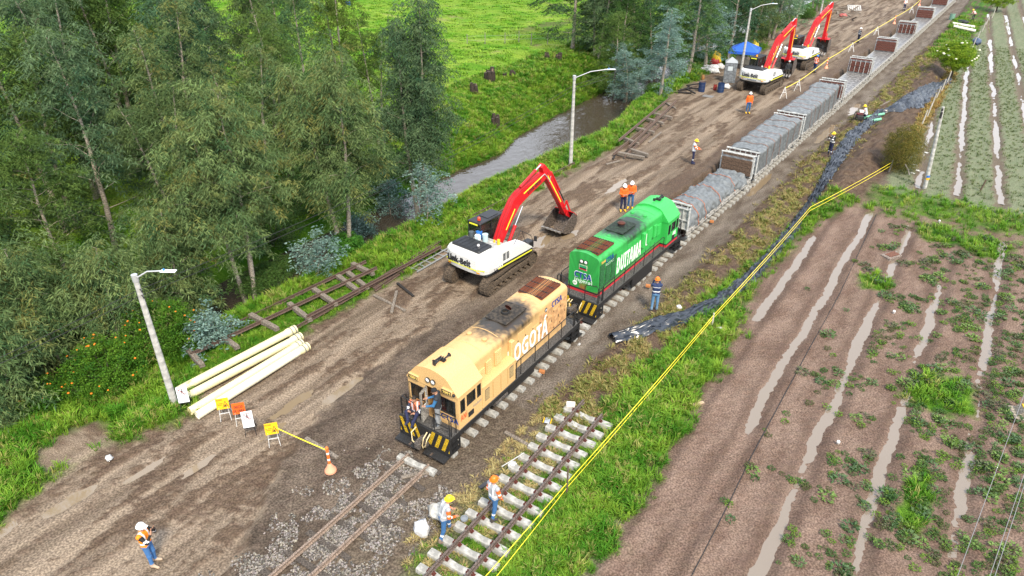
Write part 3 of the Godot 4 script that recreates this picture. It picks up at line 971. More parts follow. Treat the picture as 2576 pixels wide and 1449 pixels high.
func vegetation() -> void:
	# trees that stand on the near bank of the river (pixel of the foot, height, radius, crown start, stems, style)
	var near := [
		[640, 775, 11.2, 2.8, 0.36, 3, "olive", "tall olive eucalyptus with three pale stems behind the old track panel"],
		[872, 655, 11.8, 2.7, 0.36, 3, "olive", "dense green eucalyptus whose two pale stems rise beside the long rails"],
		[1062, 560, 13.4, 2.25, 0.30, 3, "dark", "slender dark eucalyptus standing at the river edge before the bend"],
		[470, 800, 8.0, 1.7, 0.15, 2, "olive", "mid-height eucalyptus with olive shoots behind the concrete pipe stack"],
		[300, 905, 7.4, 1.6, 0.18, 2, "olive", "young olive eucalyptus overhanging the leaning lamp post"],
		[150, 960, 8.2, 1.7, 0.18, 1, "olive", "young eucalyptus with yellowish shoot tips above the dark stream"],
		[55, 1050, 6.2, 1.6, 0.2, 2, "olive", "short bushy eucalyptus above the blue-leaved saplings on the verge"],
		[-60, 960, 9.0, 2.6, 0.12, 2, "dark", "eucalyptus at the very end of the verge row"],
	]
	var s := 11
	for q in near:
		var p := G(q[0], q[1], -0.9)
		p.y = hgt(p.x, p.z)
		eucalyptus(p, q[2], q[3], q[4], q[5], q[6], q[7], s)
		s += 7
	# trees across the river, left of the pasture opening
	var far := [
		[-38.0, -16.0, 11.5, 3.0, "dark"], [-39.0, -22.0, 12.0, 3.0, "olive"], [-37.0, -9.0, 11.0, 3.0, "olive"], [-38.5, -29.0, 11.0, 2.6, "mid"],
		[-43.5, -12.0, 13.0, 3.4, "dark"], [-45.0, -19.0, 13.5, 3.2, "dark"], [-44.0, -27.0, 13.0, 3.2, "dark"], [-47.5, -35.0, 14.5, 2.9, "dark"],
		[-51.0, -24.0, 15.5, 3.4, "dark"], [-51.5, -31.0, 15.0, 3.2, "dark"], [-52.0, -15.0, 15.5, 3.4, "dark"], [-58.0, -37.0, 16.0, 3.2, "dark"],
		[-36.5, -2.0, 11.0, 3.2, "dark"], [-42.0, -4.0, 13.0, 3.4, "olive"], [-50.0, -6.0, 15.0, 3.6, "dark"], [-58.0, -16.0, 17.0, 3.8, "dark"], [-66.0, -22.0, 18.5, 3.8, "dark"], [-70.0, -30.0, 19.0, 3.8, "dark"], [-66.0, -38.0, 17.5, 3.4, "dark"], [-37.0, -25.5, 10.0, 2.8, "olive"], [-41.0, -33.5, 11.5, 2.8, "olive"], [-38.0, -37.5, 9.5, 2.2, "mid"],
		[-35.6, -12.5, 9.0, 2.6, "mid"], [-35.8, -19.0, 9.5, 2.6, "dark"], [-35.5, -30.0, 9.0, 2.4, "dark"], [-41.5, -15.5, 12.0, 3.0, "mid"], [-41.0, -24.0, 12.0, 3.0, "dark"], [-47.0, -23.0, 13.5, 3.4, "mid"], [-48.0, -14.0, 13.5, 3.4, "dark"], [-55.0, -28.0, 15.5, 3.4, "mid"], [-35.5, -6.5, 9.0, 2.8, "dark"],
		[-60.0, -25.0, 17.0, 3.6, "dark"], [-62.0, -31.0, 17.0, 3.4, "dark"], [-45.0, -40.5, 13.0, 2.5, "mid"], [-57.0, -44.0, 14.0, 2.6, "dark"],
	]
	for i in far.size():
		var q = far[i]
		tree_like("%s%d" % [q[4], i % 2], on(q[0], q[1]), q[2], q[3] * 1.15, q[4], {"dark": "tall dark green eucalyptus in the dense wood across the river", "olive": "olive-tinted eucalyptus in the dense wood across the river", "mid": "fresh green eucalyptus in the dense wood across the river"}[q[4]], i * 1.7, 1 + i % 2)
	# row behind the machines, along the far reach of the river
	var row := [
		[1575, 268, 6.2, 1.9, 0.15, 3, "blue", "blue-leaved eucalyptus hanging over the water beside the timber stack"],
		[1660, 240, 7.5, 1.9, 0.10, 2, "blue", "tall blue-leaved eucalyptus behind the charred timber heap"],
		[1540, 255, 9.0, 2.3, 0.15, 2, "mid", "green eucalyptus growing behind the blue-leaved one at the bend"],
		[1640, 200, 10.5, 2.6, 0.10, 1, "dark", "dark eucalyptus behind the pile of white sacks"],
		[1440, 130, 13.0, 3.6, 0.22, 2, "dark", "broad dark tree with a split trunk at the pasture corner"],
		[1530, 130, 12.5, 3.2, 0.10, 1, "dark", "dark eucalyptus beside the split trunk across the river"],
		[1730, 190, 11.0, 2.6, 0.06, 1, "dark", "dark green eucalyptus behind the blue canopy"],
		[1775, 168, 10.5, 2.3, 0.06, 1, "blue", "blue-green eucalyptus in the row behind the portable toilet tent"],
		[1830, 150, 11.0, 2.6, 0.05, 1, "dark", "leafy dark eucalyptus directly behind the leaning street lamp"],
		[1885, 125, 10.5, 2.5, 0.05, 1, "olive", "olive eucalyptus between the street lamp and the blue pair"],
		[1940, 95, 9.0, 2.4, 0.05, 1, "blue", "blue-leaved eucalyptus above the grass slope near the white pole"],
		[1990, 70, 8.5, 2.4, 0.05, 1, "blue", "blue-leaved eucalyptus beside the white concrete pole"],
		[1700, 130, 12.0, 2.8, 0.08, 1, "dark", "dark eucalyptus in the second row behind the machines"],
		[1790, 110, 12.0, 2.8, 0.08, 1, "dark", "dark eucalyptus in the second row behind the machines"],
		[1880, 80, 12.0, 2.8, 0.08, 1, "dark", "dark eucalyptus in the second row behind the machines"],
		[1600, 120, 13.0, 3.0, 0.08, 1, "dark", "dark eucalyptus in the second row behind the machines"],
		[1980, 35, 12.0, 2.8, 0.06, 1, "dark", "dark eucalyptus at the far end of the row by the white pole"],
		[1500, 150, 11.0, 3.0, 0.08, 1, "dark", "dark eucalyptus in the second row behind the machines"],
		[1570, 170, 10.0, 2.8, 0.08, 1, "mid", "green eucalyptus filling the row behind the blue-leaved pair"],
		[1690, 170, 10.0, 2.6, 0.08, 1, "mid", "green eucalyptus filling the row behind the white sacks"],
		[1750, 140, 11.0, 2.8, 0.08, 1, "dark", "dark eucalyptus in the second row behind the machines"],
		[1840, 120, 10.5, 2.6, 0.08, 1, "mid", "green eucalyptus filling the row behind the street lamp"],
		[1920, 60, 11.0, 2.8, 0.08, 1, "dark", "dark eucalyptus in the second row behind the machines"],
		[2050, 25, 9.0, 2.4, 0.06, 1, "olive", "small olive tree past the white concrete pole"],
	]
	s = 500
	for q in row:
		var p := T(q[0], q[1])
		tree_like("%s%d" % [q[6], s % 2], p, q[2], q[3] * 1.4, q[6], q[7], s * 0.37, q[5])
		s += 7
	# saplings with silvery blue leaves on the verge
	for q in [[1075, 560, 3.4, 1.3, "silvery blue eucalyptus sapling at the foot of the slender dark tree"], [985, 560, 3.0, 1.0, "silvery blue sapling at the water edge beside the two-stemmed tree"],
		[530, 875, 1.5, 0.42, "small silvery sapling with a pale stem at the old track panel"], [40, 1050, 2.6, 1.0, "silvery blue sapling at the stream near the spoil patch"],
		[800, 690, 1.9, 0.8, "silvery shrub under the eucalyptus stems"], [440, 800, 2.6, 0.9, "silvery blue sapling behind the orange-flowered hedge"], [905, 610, 1.7, 0.8, "low silvery sapling beside the water"]]:
		var p := T(q[0], q[1])
		eucalyptus(p, q[2], q[3] * 0.8, 0.12, 1, "blue", q[4], s, 0.3)
		s += 3
	# flowering hedge at the stream
	var og := Color(0.75, 0.2, 0.01)
	shrub("flowering_hedge", T(300, 985) + Vector3(-0.6, 0, 0), Vector3(1.3, 1.15, 1.5), Color(0.03, 0.10, 0.012), Color(0.10, 0.2, 0.02), 620, "leafy hedge dotted with orange flowers behind the leaning lamp post", 31, 0.09, 0.06, og, 60)
	shrub("flowering_hedge", T(445, 905) + Vector3(-0.9, 0, 0), Vector3(1.4, 1.3, 1.6), Color(0.03, 0.10, 0.012), Color(0.10, 0.2, 0.02), 700, "leafy hedge with orange flowers beside the silvery sapling", 32, 0.09, 0.06, og, 60)
	shrub("flowering_hedge", T(130, 1040) + Vector3(-0.5, 0, 0), Vector3(0.8, 0.7, 0.9), Color(0.03, 0.10, 0.012), Color(0.09, 0.18, 0.02), 260, "small hedge with orange flowers at the dark stream", 33, 0.09, 0.06, og, 24)
	shrub("leafy_shrub", T(720, 735) + Vector3(-1.4, 0, 0), Vector3(0.9, 0.6, 1.9), Color(0.03, 0.075, 0.018), Color(0.075, 0.13, 0.03), 520, "tangled green undergrowth around the three pale stems", 34, 0.12, 0.04)
	shrub("leafy_shrub", T(900, 640) + Vector3(-0.9, 0, 0), Vector3(0.7, 0.5, 0.8), Color(0.03, 0.11, 0.015), Color(0.08, 0.2, 0.03), 220, "broad-leaved green plant beside the two-stemmed eucalyptus", 35, 0.2, 0.07)
	for i in 6:
		var kz := -36.0 - i * 9.0
		shrub("leafy_shrub", on(table(T_RIVER_NEAR, -kz - 30.0) + 1.4 + (i % 2) * 0.6, kz - 30.0), Vector3(1.1, 0.8, 1.6), Color(0.03, 0.08, 0.018), Color(0.09, 0.17, 0.035), 360, "low bank-side bush under the row of eucalyptus", 60 + i, 0.12, 0.05, Color(0, 0, 0), 0, "bushes under the eucalyptus row")
	# thicket on the far bank under the wood
	for i in 11:
		var kz := 6.0 + i * 2.9
		shrub("thicket_bush", on(table(T_RIVER_FAR, kz) - 1.0 - (i % 3) * 1.3, -kz), Vector3(1.9, 1.25, 2.0), Color(0.022, 0.06, 0.02), Color(0.075, 0.13, 0.035), 520, "dark green thicket bush on the far bank under the wood", 80 + i, 0.13, 0.05, Color(0, 0, 0), 0, "thicket under the wood across the river")
	# red-flowering shrubs deep in the wood
	for q in [[110, 300], [215, 310], [240, 245], [330, 300]]:
		var p := G(q[0], q[1], 2.2)
		shrub("red_shrub", on(p.x, p.z), Vector3(1.6, 2.0, 1.6), Color(0.05, 0.06, 0.02), Color(0.09, 0.09, 0.03), 380, "shrub with red blossoms deep in the wood across the river", q[0], 0.10, 0.05, Color(0.62, 0.06, 0.025), 90, "red-flowering shrubs in the wood")
	# right side: russet bush, elder tree with white blooms, one more by the road
	shrub("russet_bush", T(2262, 435) + Vector3(-0.2, 0, -0.6), Vector3(1.35, 1.75, 1.5), Color(0.045, 0.07, 0.012), Color(0.22, 0.17, 0.04), 1500, "dense rounded russet-green bush beside the fence stakes", 41, 0.07, 0.035)
	shrub("elder_tree", T(2390, 200), Vector3(1.75, 1.35, 1.75), Color(0.075, 0.17, 0.012), Color(0.26, 0.36, 0.03), 900, "bright green elder tree with white blooms at the end of the fence", 42, 0.13, 0.075, Color(0.8, 0.78, 0.62), 26, "", 1.3)
	shrub("elder_tree", T(2505, 30), Vector3(2.3, 1.6, 2.2), Color(0.075, 0.17, 0.012), Color(0.26, 0.36, 0.03), 900, "bright green elder tree with white blooms beyond the far fence corner", 43, 0.13, 0.075, Color(0.8, 0.78, 0.62), 26, "", 1.0)

func ground_cover() -> void:
	var r := RandomNumberGenerator.new()
	r.seed = 99
	# grass on verge, banks, field patches
	var kinds := [rank_grass(r, 16, 0.26, 0.13), rank_grass(r, 18, 0.36, 0.17, 0.014), rank_grass(r, 22, 0.22, 0.26, 0.02)]
	var lists := [[], [], []]
	var cl := [[], [], []]
	var put := func(x: float, z: float, kind: int, sc: float) -> void:
		var g := grassy(x, z)
		if r.randf() > g * 1.15 - 0.1: return
		var a := n1.get_noise_2d(x * 0.5, z * 0.5) + 0.5 * n2.get_noise_2d(x * 1.7, z * 1.7)
		var c := Color(0.05, 0.165, 0.012).lerp(Color(0.19, 0.31, 0.032), clampf(0.45 + 0.8 * a + r.randfn(0, 0.14), 0, 1))
		if r.randf() < 0.12: c = c.lerp(Color(0.34, 0.29, 0.11), 0.65)
		var s := sc * r.randf_range(0.7, 1.25) * (0.6 + 0.4 * g)
		if z < -10.8 and z > -22.5 and x > -25.2 and x < -22.0: s *= 0.55
		if z > -19.2 and x < -7.9 and x > -10.3: s *= 0.45
		if x < -24.4 and z < -30.0 and z > -60.0: s *= 0.7
		lists[kind].append(Transform3D(Basis(Vector3.UP, r.randf() * TAU) * Basis(Vector3.RIGHT, r.randf_range(-0.25, 0.25)) * Basis.from_scale(Vector3.ONE * s), on(x, z)))
		cl[kind].append(c)
	for i in 17000:   # left verge
		var z := -2.0 - 60.0 * pow(r.randf(), 1.25)
		put.call(r.randf_range(-28.6, -21.2), z, i % 2, 1.0)
	for i in 3500:
		put.call(r.randf_range(-30, -21.5), r.randf_range(-62, -120), 2, 1.6)
	for i in 13000:    # right verge
		var z := -9.0 - 39.0 * pow(r.randf(), 1.4)
		put.call(r.randf_range(-10.9, -4.8), z, i % 2, 0.85 if z > -17.6 else 1.0)
	for i in 4200:    # patches in the field and the strip across it
		put.call(r.randf_range(-5.0, 4.8), r.randf_range(-52.5, -17.5), i % 2, 0.95)
	for i in 900:
		put.call(r.randf_range(-8, -3), r.randf_range(-130, -95), 2, 1.5)
	for i in 15000:    # far bank
		var z := r.randf_range(-84, -36)
		var x := table(T_RIVER_FAR, -z) - 9.5 * pow(r.randf(), 1.3)
		put.call(x, z, 1 if i % 3 else 2, 1.3)
	var leafm := leaf_mat("grass_blades", 0.6)
	stuff(multi("grass", kinds[0], leafm, lists[0], cl[0]), "fresh green grass blades on the verges", "grass")
	stuff(multi("grass", kinds[1], leafm, lists[1], cl[1]), "tall rank grass on the banks and verges", "grass")
	stuff(multi("grass", kinds[2], leafm, lists[2], cl[2]), "coarse grass tussocks on the far slopes", "grass")
	# pasture tussocks
	var px := []; var pc := []
	for i in 9000:
		var x := -40.0 - 80.0 * pow(r.randf(), 1.1)
		var z := r.randf_range(-120, -35)
		var p1 := n3.get_noise_2d(x * 0.16, z * 0.16) + 0.6 * n3.get_noise_2d(x * 0.6, z * 0.6)
		if p1 > 0.25 + r.randf() * 0.2: continue
		px.append(Transform3D(Basis(Vector3.UP, r.randf() * TAU) * Basis.from_scale(Vector3(1.9, 0.7, 1.9) * r.randf_range(0.6, 1.3)), on(x, z)))
		pc.append(Color(0.09, 0.25, 0.012).lerp(Color(0.24, 0.38, 0.04), clampf(0.4 + p1 + r.randfn(0, 0.15), 0, 1)))
	stuff(multi("pasture_grass", kinds[2], leafm, px, pc), "grazed tussocks all over the pasture", "grass")
	# dead straw on the soil ridge
	var sx := []; var sc := []
	for i in 6000:
		var z := -17.5 - 85.0 * pow(r.randf(), 1.5)
		var xp := table(T_PATH, -z)
		var x := xp + 1.25 + r.randfn(0, 0.6)
		if n3.get_noise_2d(x * 0.9 + 40.0, z * 0.55) < -0.05: continue
		sx.append(Transform3D(Basis(Vector3.UP, r.randf() * TAU) * Basis(Vector3.RIGHT, r.randf_range(-0.9, 0.9)) * Basis.from_scale(Vector3(1.2, 0.55, 1.2) * r.randf_range(0.6, 1.1)), on(x, z)))
		sc.append(Color(0.34, 0.26, 0.12).lerp(Color(0.13, 0.17, 0.035), r.randf()))
	for i in 1500:
		var x := r.randf_range(-10.8, -8.8); var z := r.randf_range(-18.5, -9.5)
		if n3.get_noise_2d(x * 1.4 + 40.0, z * 1.4) < 0.02: continue
		sx.append(Transform3D(Basis(Vector3.UP, r.randf() * TAU) * Basis.from_scale(Vector3(0.8, 0.35, 0.8)), on(x, z)))
		sc.append(Color(0.42, 0.34, 0.16).lerp(Color(0.25, 0.2, 0.09), r.randf()))
	for i in 900:
		var z := r.randf_range(-92, -55)
		sx.append(Transform3D(Basis(Vector3.UP, r.randf() * TAU) * Basis.from_scale(Vector3.ONE * r.randf_range(0.8, 1.3)), on(field_edge(z) + r.randfn(0.1, 0.25), z)))
		sc.append(Color(0.36, 0.21, 0.07).lerp(Color(0.3, 0.26, 0.09), r.randf()))
	stuff(multi("dead_grass", kinds[0], leafm, sx, sc), "dry straw lying on the dug soil", "straw")
	# stones and clods
	var rocks := []
	for k in 3:
		var mb := MB.new()
		mb.use_c = true
		var rows := []
		for i in 5:
			var t := -PI / 2 + PI * i / 4.0
			var l := []
			for j in 7:
				var a := TAU * (j % 6) / 6.0
				var q := 1.0 + 0.45 * n2.get_noise_3d(cos(a) * cos(t) * 2.0 + k * 9.0, sin(t) * 2.0, sin(a) * cos(t) * 2.0)
				l.append(Vector3(cos(a) * cos(t), sin(t) * 0.75, sin(a) * cos(t)) * q)
			rows.append(l)
		for i in 4:
			for j in 6:
				mb.quad(rows[i][j], rows[i + 1][j], rows[i + 1][j + 1], rows[i][j + 1])
		rocks.append(mb.mesh())
	var bx := [[], [], []]; var bc := [[], [], []]
	var drop := func(x: float, z: float, s: float, c: Color) -> void:
		var k := r.randi() % 3
		bx[k].append(Transform3D(Basis(Vector3.UP, r.randf() * TAU) * Basis(Vector3.RIGHT, r.randf() * 3.0) * Basis.from_scale(Vector3(s, s * r.randf_range(0.6, 0.95), s * r.randf_range(0.75, 1.2))), on(x, z, s * 0.25)))
		bc[k].append(c)
	for i in 34000:    # ballast of the old track
		var z := -3.0 - 11.0 * r.randf()
		var x := -12.75 + r.randfn(0, 1.25)
		var edge := n2.get_noise_2d(x * 0.8, z * 0.8)
		if absf(x + 12.6) > 2.2 + edge or z < -12.6 + edge or x > -10.4: continue
		if n3.get_noise_2d(x * 0.8, z * 0.8) < -0.12: continue
		var g := 0.045 + 0.27 * pow(r.randf(), 1.4)
		drop.call(x, z, r.randf_range(0.018, 0.042), Color(g, g * r.randf_range(0.84, 0.94), g * r.randf_range(0.70, 0.86)))
	stuff(multi("ballast", rocks[0], vmat("stone", 0.85), bx[0], bc[0]), "grey ballast stones around the old track", "ballast")
	stuff(multi("ballast", rocks[1], vmat("stone", 0.85), bx[1], bc[1]), "pale ballast stones between the old rails", "ballast")
	stuff(multi("ballast", rocks[2], vmat("stone", 0.85), bx[2], bc[2]), "brown ballast stones beside the old track", "ballast")
	bx = [[], [], []]; bc = [[], [], []]
	for i in 70000:    # clods on the road and the banks of the cut
		var z := -2.5 - 70.0 * pow(r.randf(), 1.5)
		var x := r.randf_range(-22.5, -13.6)
		if grassy(x, z) > 0.3: continue
		var near_cut := sm(centre(z) - 4.2, centre(z) - 2.2, x) if z < -20 else sm(-17.2, -16.2, x)
		if churn(x, z) < 0.2 + 0.6 * r.randf() and r.randf() > near_cut * 0.8 + 0.04: continue
		var g := r.randf_range(0.4, 1.7)
		var c := Color(0.115, 0.078, 0.055) * g
		var q := r.randf()
		if q < 0.05: c = Color(0.42, 0.37, 0.31)
		elif q < 0.2: c = Color(0.26, 0.2, 0.15)
		drop.call(x, z, (0.016 + 0.042 * pow(r.randf(), 2.5)) * (1.0 + 0.4 * near_cut), c)
	for i in 22000:    # dug soil of the ridge and the mound
		var z := -16.0 - 90.0 * pow(r.randf(), 1.4)
		var xp := table(T_PATH, -z)
		var x := r.randf_range(xp - 0.2, xp + 2.0) if r.randf() < 0.65 or z > -44 else r.randf_range(-8.2, -4.6)
		var g := r.randf_range(0.5, 1.35)
		drop.call(x, z, r.randf_range(0.02, 0.06), Color(0.115, 0.08, 0.058) * g)
	for i in 34000:    # crumbs in the field
		var z := -11.0 - 36.0 * pow(r.randf(), 1.2)
		var x := r.randf_range(-6.2, 5.0)
		if hgt(x, z) < -0.27: continue
		if n3.get_noise_2d(x * 1.2, z * 1.2) < -0.05: continue
		var g := r.randf_range(0.35, 1.6)
		var c := Color(0.17, 0.115, 0.088) * g
		if r.randf() < 0.03: c = Color(0.55, 0.5, 0.44)
		drop.call(x, z, 0.014 + 0.04 * pow(r.randf(), 2.2), c)
	stuff(multi("soil_clods", rocks[0], vmat("clod", 0.9), bx[0], bc[0]), "brown clods scattered over the churned earth", "soil")
	stuff(multi("soil_clods", rocks[1], vmat("clod", 0.9), bx[1], bc[1]), "crumbs of dug soil over road and field", "soil")
	stuff(multi("soil_clods", rocks[2], vmat("clod", 0.9), bx[2], bc[2]), "loose earth lumps along road and mound", "soil")
	# weeds in the muddy field: each plant a thing of its own
	var wm := []
	for k in 4:
		var mb := MB.new()
		mb.use_c = true
		for i in 52:
			var a := r.randf() * TAU
			var rad := 0.2 * sqrt(r.randf())
			var p := Vector3(cos(a) * rad, r.randf_range(0.02, 0.2) * (1.0 - rad * 2.0), sin(a) * rad)
			var d := Vector3(cos(a + r.randfn(0, 0.7)), r.randf_range(-0.1, 0.7), sin(a + r.randfn(0, 0.7))).normalized()
			var sd := d.cross(Vector3(r.randfn(), r.randfn() + 1.5, r.randfn())).normalized()
			var q := r.randf_range(0.7, 1.3)
			mb.col = Color(q, q, q * 0.9)
			leaf(mb, p, d, sd, r.randf_range(0.09, 0.16), 0.06)
		wm.append(mb.mesh())
	var tones := [[Color(0.045, 0.10, 0.028), "dark green"], [Color(0.07, 0.13, 0.035), "leafy green"], [Color(0.11, 0.19, 0.03), "yellow-green"], [Color(0.075, 0.085, 0.035), "wilted olive"]]
	var wmats := []
	for q in tones:
		var m := StandardMaterial3D.new()
		m.resource_name = "weed_" + q[1].replace(" ", "_")
		m.vertex_color_use_as_albedo = true
		m.albedo_color = (q[0] as Color).linear_to_srgb()
		m.roughness = 0.6
		m.backlight_enabled = true
		m.backlight = Color(0.2, 0.25, 0.1)
		wmats.append(m)
	var made := 0
	var wx := []; var wc := []
	for i in 4600:
		var z := -11.5 - 34.0 * pow(r.randf(), 1.15)
		var x := r.randf_range(-5.2, 4.8)
		var want := sm(-0.1, 0.35, n3.get_noise_2d(x * 0.45, z * 0.45) + 0.10 * (x + 0.5))
		if x < -3.6: want *= 0.12
		if r.randf() > want: continue
		if hgt(x, z) < -0.265: continue
		var k := r.randi() % 4
		if made < 290 and r.randf() < 0.3:
			made += 1
			var s := r.randf_range(0.55, 1.25)
			single("weed_plant", wm[r.randi() % 4], wmats[k], "small %s weed growing in the muddy field" % tones[k][1], "weed", "weeds in the muddy field, " + tones[k][1], on(x, z), Basis(Vector3.UP, r.randf() * TAU) * Basis.from_scale(Vector3.ONE * s))
		else:
			wx.append(Transform3D(Basis(Vector3.UP, r.randf() * TAU) * Basis.from_scale(Vector3.ONE * r.randf_range(0.3, 0.75)), on(x, z)))
			wc.append(tones[k][0])
	stuff(multi("weed_seedlings", wm[1], leafm, wx, wc), "tiny weeds scattered over the muddy field", "weed")
	# sparse young crop in the far field
	var fx := []; var fc := []
	for i in 5000:
		var z := r.randf_range(-110, -52)
		var x := r.randf_range(-3.6, 9.0)
		var ok := true
		for q in FURROWS.size():
			if absf(x - furrow_x(q, z)) < 0.35: ok = false
		if not ok: continue
		fx.append(Transform3D(Basis(Vector3.UP, r.randf() * TAU) * Basis.from_scale(Vector3.ONE * r.randf_range(0.4, 0.8)), on(x, z)))
		fc.append(Color(0.11, 0.16, 0.07).lerp(Color(0.19, 0.22, 0.10), r.randf()))
	stuff(multi("young_crop", kinds[0], leafm, fx, fc), "thin young crop in the waterlogged far field", "crop")

# ---------------------------------------------------------------- tracks, sleepers, rails
func sleeper_mesh(l := 2.0, w := 0.25, h := 0.2) -> ArrayMesh:
	# concrete sleeper, dished in the middle; lies along x
	var mb := MB.new()
	var prof := [[-l / 2, h, w], [-l / 2 + 0.10, h + 0.005, w * 1.02], [-l * 0.24, h, w], [0.0, h - 0.045, w * 0.86], [l * 0.24, h, w], [l / 2 - 0.10, h + 0.005, w * 1.02], [l / 2, h, w]]
	var rings := []
	for q in prof:
		var hw: float = q[2] * 0.5
		rings.append([Vector3(q[0], 0, -hw * 1.16), Vector3(q[0], 0, hw * 1.16), Vector3(q[0], q[1] - 0.02, hw), Vector3(q[0], q[1], hw - 0.025), Vector3(q[0], q[1], -hw + 0.025), Vector3(q[0], q[1] - 0.02, -hw)])
	for i in rings.size() - 1:
		for k in 6:
			var k2 := (k + 1) % 6
			mb.quad(rings[i][k], rings[i + 1][k], rings[i + 1][k2], rings[i][k2])
	for e in [[0, true], [rings.size() - 1, false]]:
		var q = rings[e[0]]
		for k in range(1, 5):
			if e[1]: mb.tri(q[0], q[k], q[k + 1])
			else: mb.tri(q[0], q[k + 1], q[k])
	return mb.mesh()

func wood_sleeper(l := 1.9, w := 0.2, h := 0.15, sd := 1) -> ArrayMesh:
	var r := RandomNumberGenerator.new(); r.seed = sd
	var mb := MB.new()
	var segs := 6
	var rings := []
	for i in segs + 1:
		var x := lerpf(-l / 2, l / 2, float(i) / segs)
		var j := func() -> float: return r.randf_range(-0.012, 0.012)
		rings.append([Vector3(x, j.call(), -w / 2 + j.call()), Vector3(x, j.call(), w / 2 + j.call()), Vector3(x, h + j.call(), w / 2 + j.call()), Vector3(x, h + j.call(), -w / 2 + j.call())])
	for i in segs:
		for k in 4:
			var k2 := (k + 1) % 4
			mb.quad(rings[i][k], rings[i + 1][k], rings[i + 1][k2], rings[i][k2])
	mb.quad(rings[0][0], rings[0][1], rings[0][2], rings[0][3])
	mb.quad(rings[segs][3], rings[segs][2], rings[segs][1], rings[segs][0])
	return mb.mesh()

# flat-bottom rail through points (the points lie at the foot)
func rail_mb(pts: Array, s := 1.2) -> MB:
	var mb := MB.new()
	for i in pts.size() - 1:
		var a: Vector3 = pts[i]; var b: Vector3 = pts[i + 1]
		var z := (b - a).normalized()
		var x := Vector3.UP.cross(z).normalized()
		var y := z.cross(x)
		var poly := PackedVector2Array()
		for q in [[-0.055, 0], [0.055, 0], [0.055, 0.012], [0.012, 0.028], [0.010, 0.088], [0.031, 0.098], [0.031, 0.122], [-0.031, 0.122], [-0.031, 0.098], [-0.010, 0.088], [-0.012, 0.028], [-0.055, 0.012]]:
			poly.append(Vector2(q[0], q[1]) * s)
		mb.prism(poly, a.distance_to(b), (a + b) * 0.5, Basis(x, y, z))
	return mb

func clip_mesh() -> ArrayMesh:
	var mb := MB.new()
	mb.box(Vector3(0, 0.01, 0), Vector3(0.11, 0.02, 0.13))
	for s in [-1, 1]:
		var p := []
		for k in 7:
			var a := -0.4 + k * 0.62
			p.append(Vector3(cos(a) * 0.045, 0.045 + sin(a) * 0.03, s * 0.035 + 0.012 * sin(a * 2.0)))
		mb.tube(p, 0.014, 5)
	return mb.mesh()

const GAUGE := 0.98

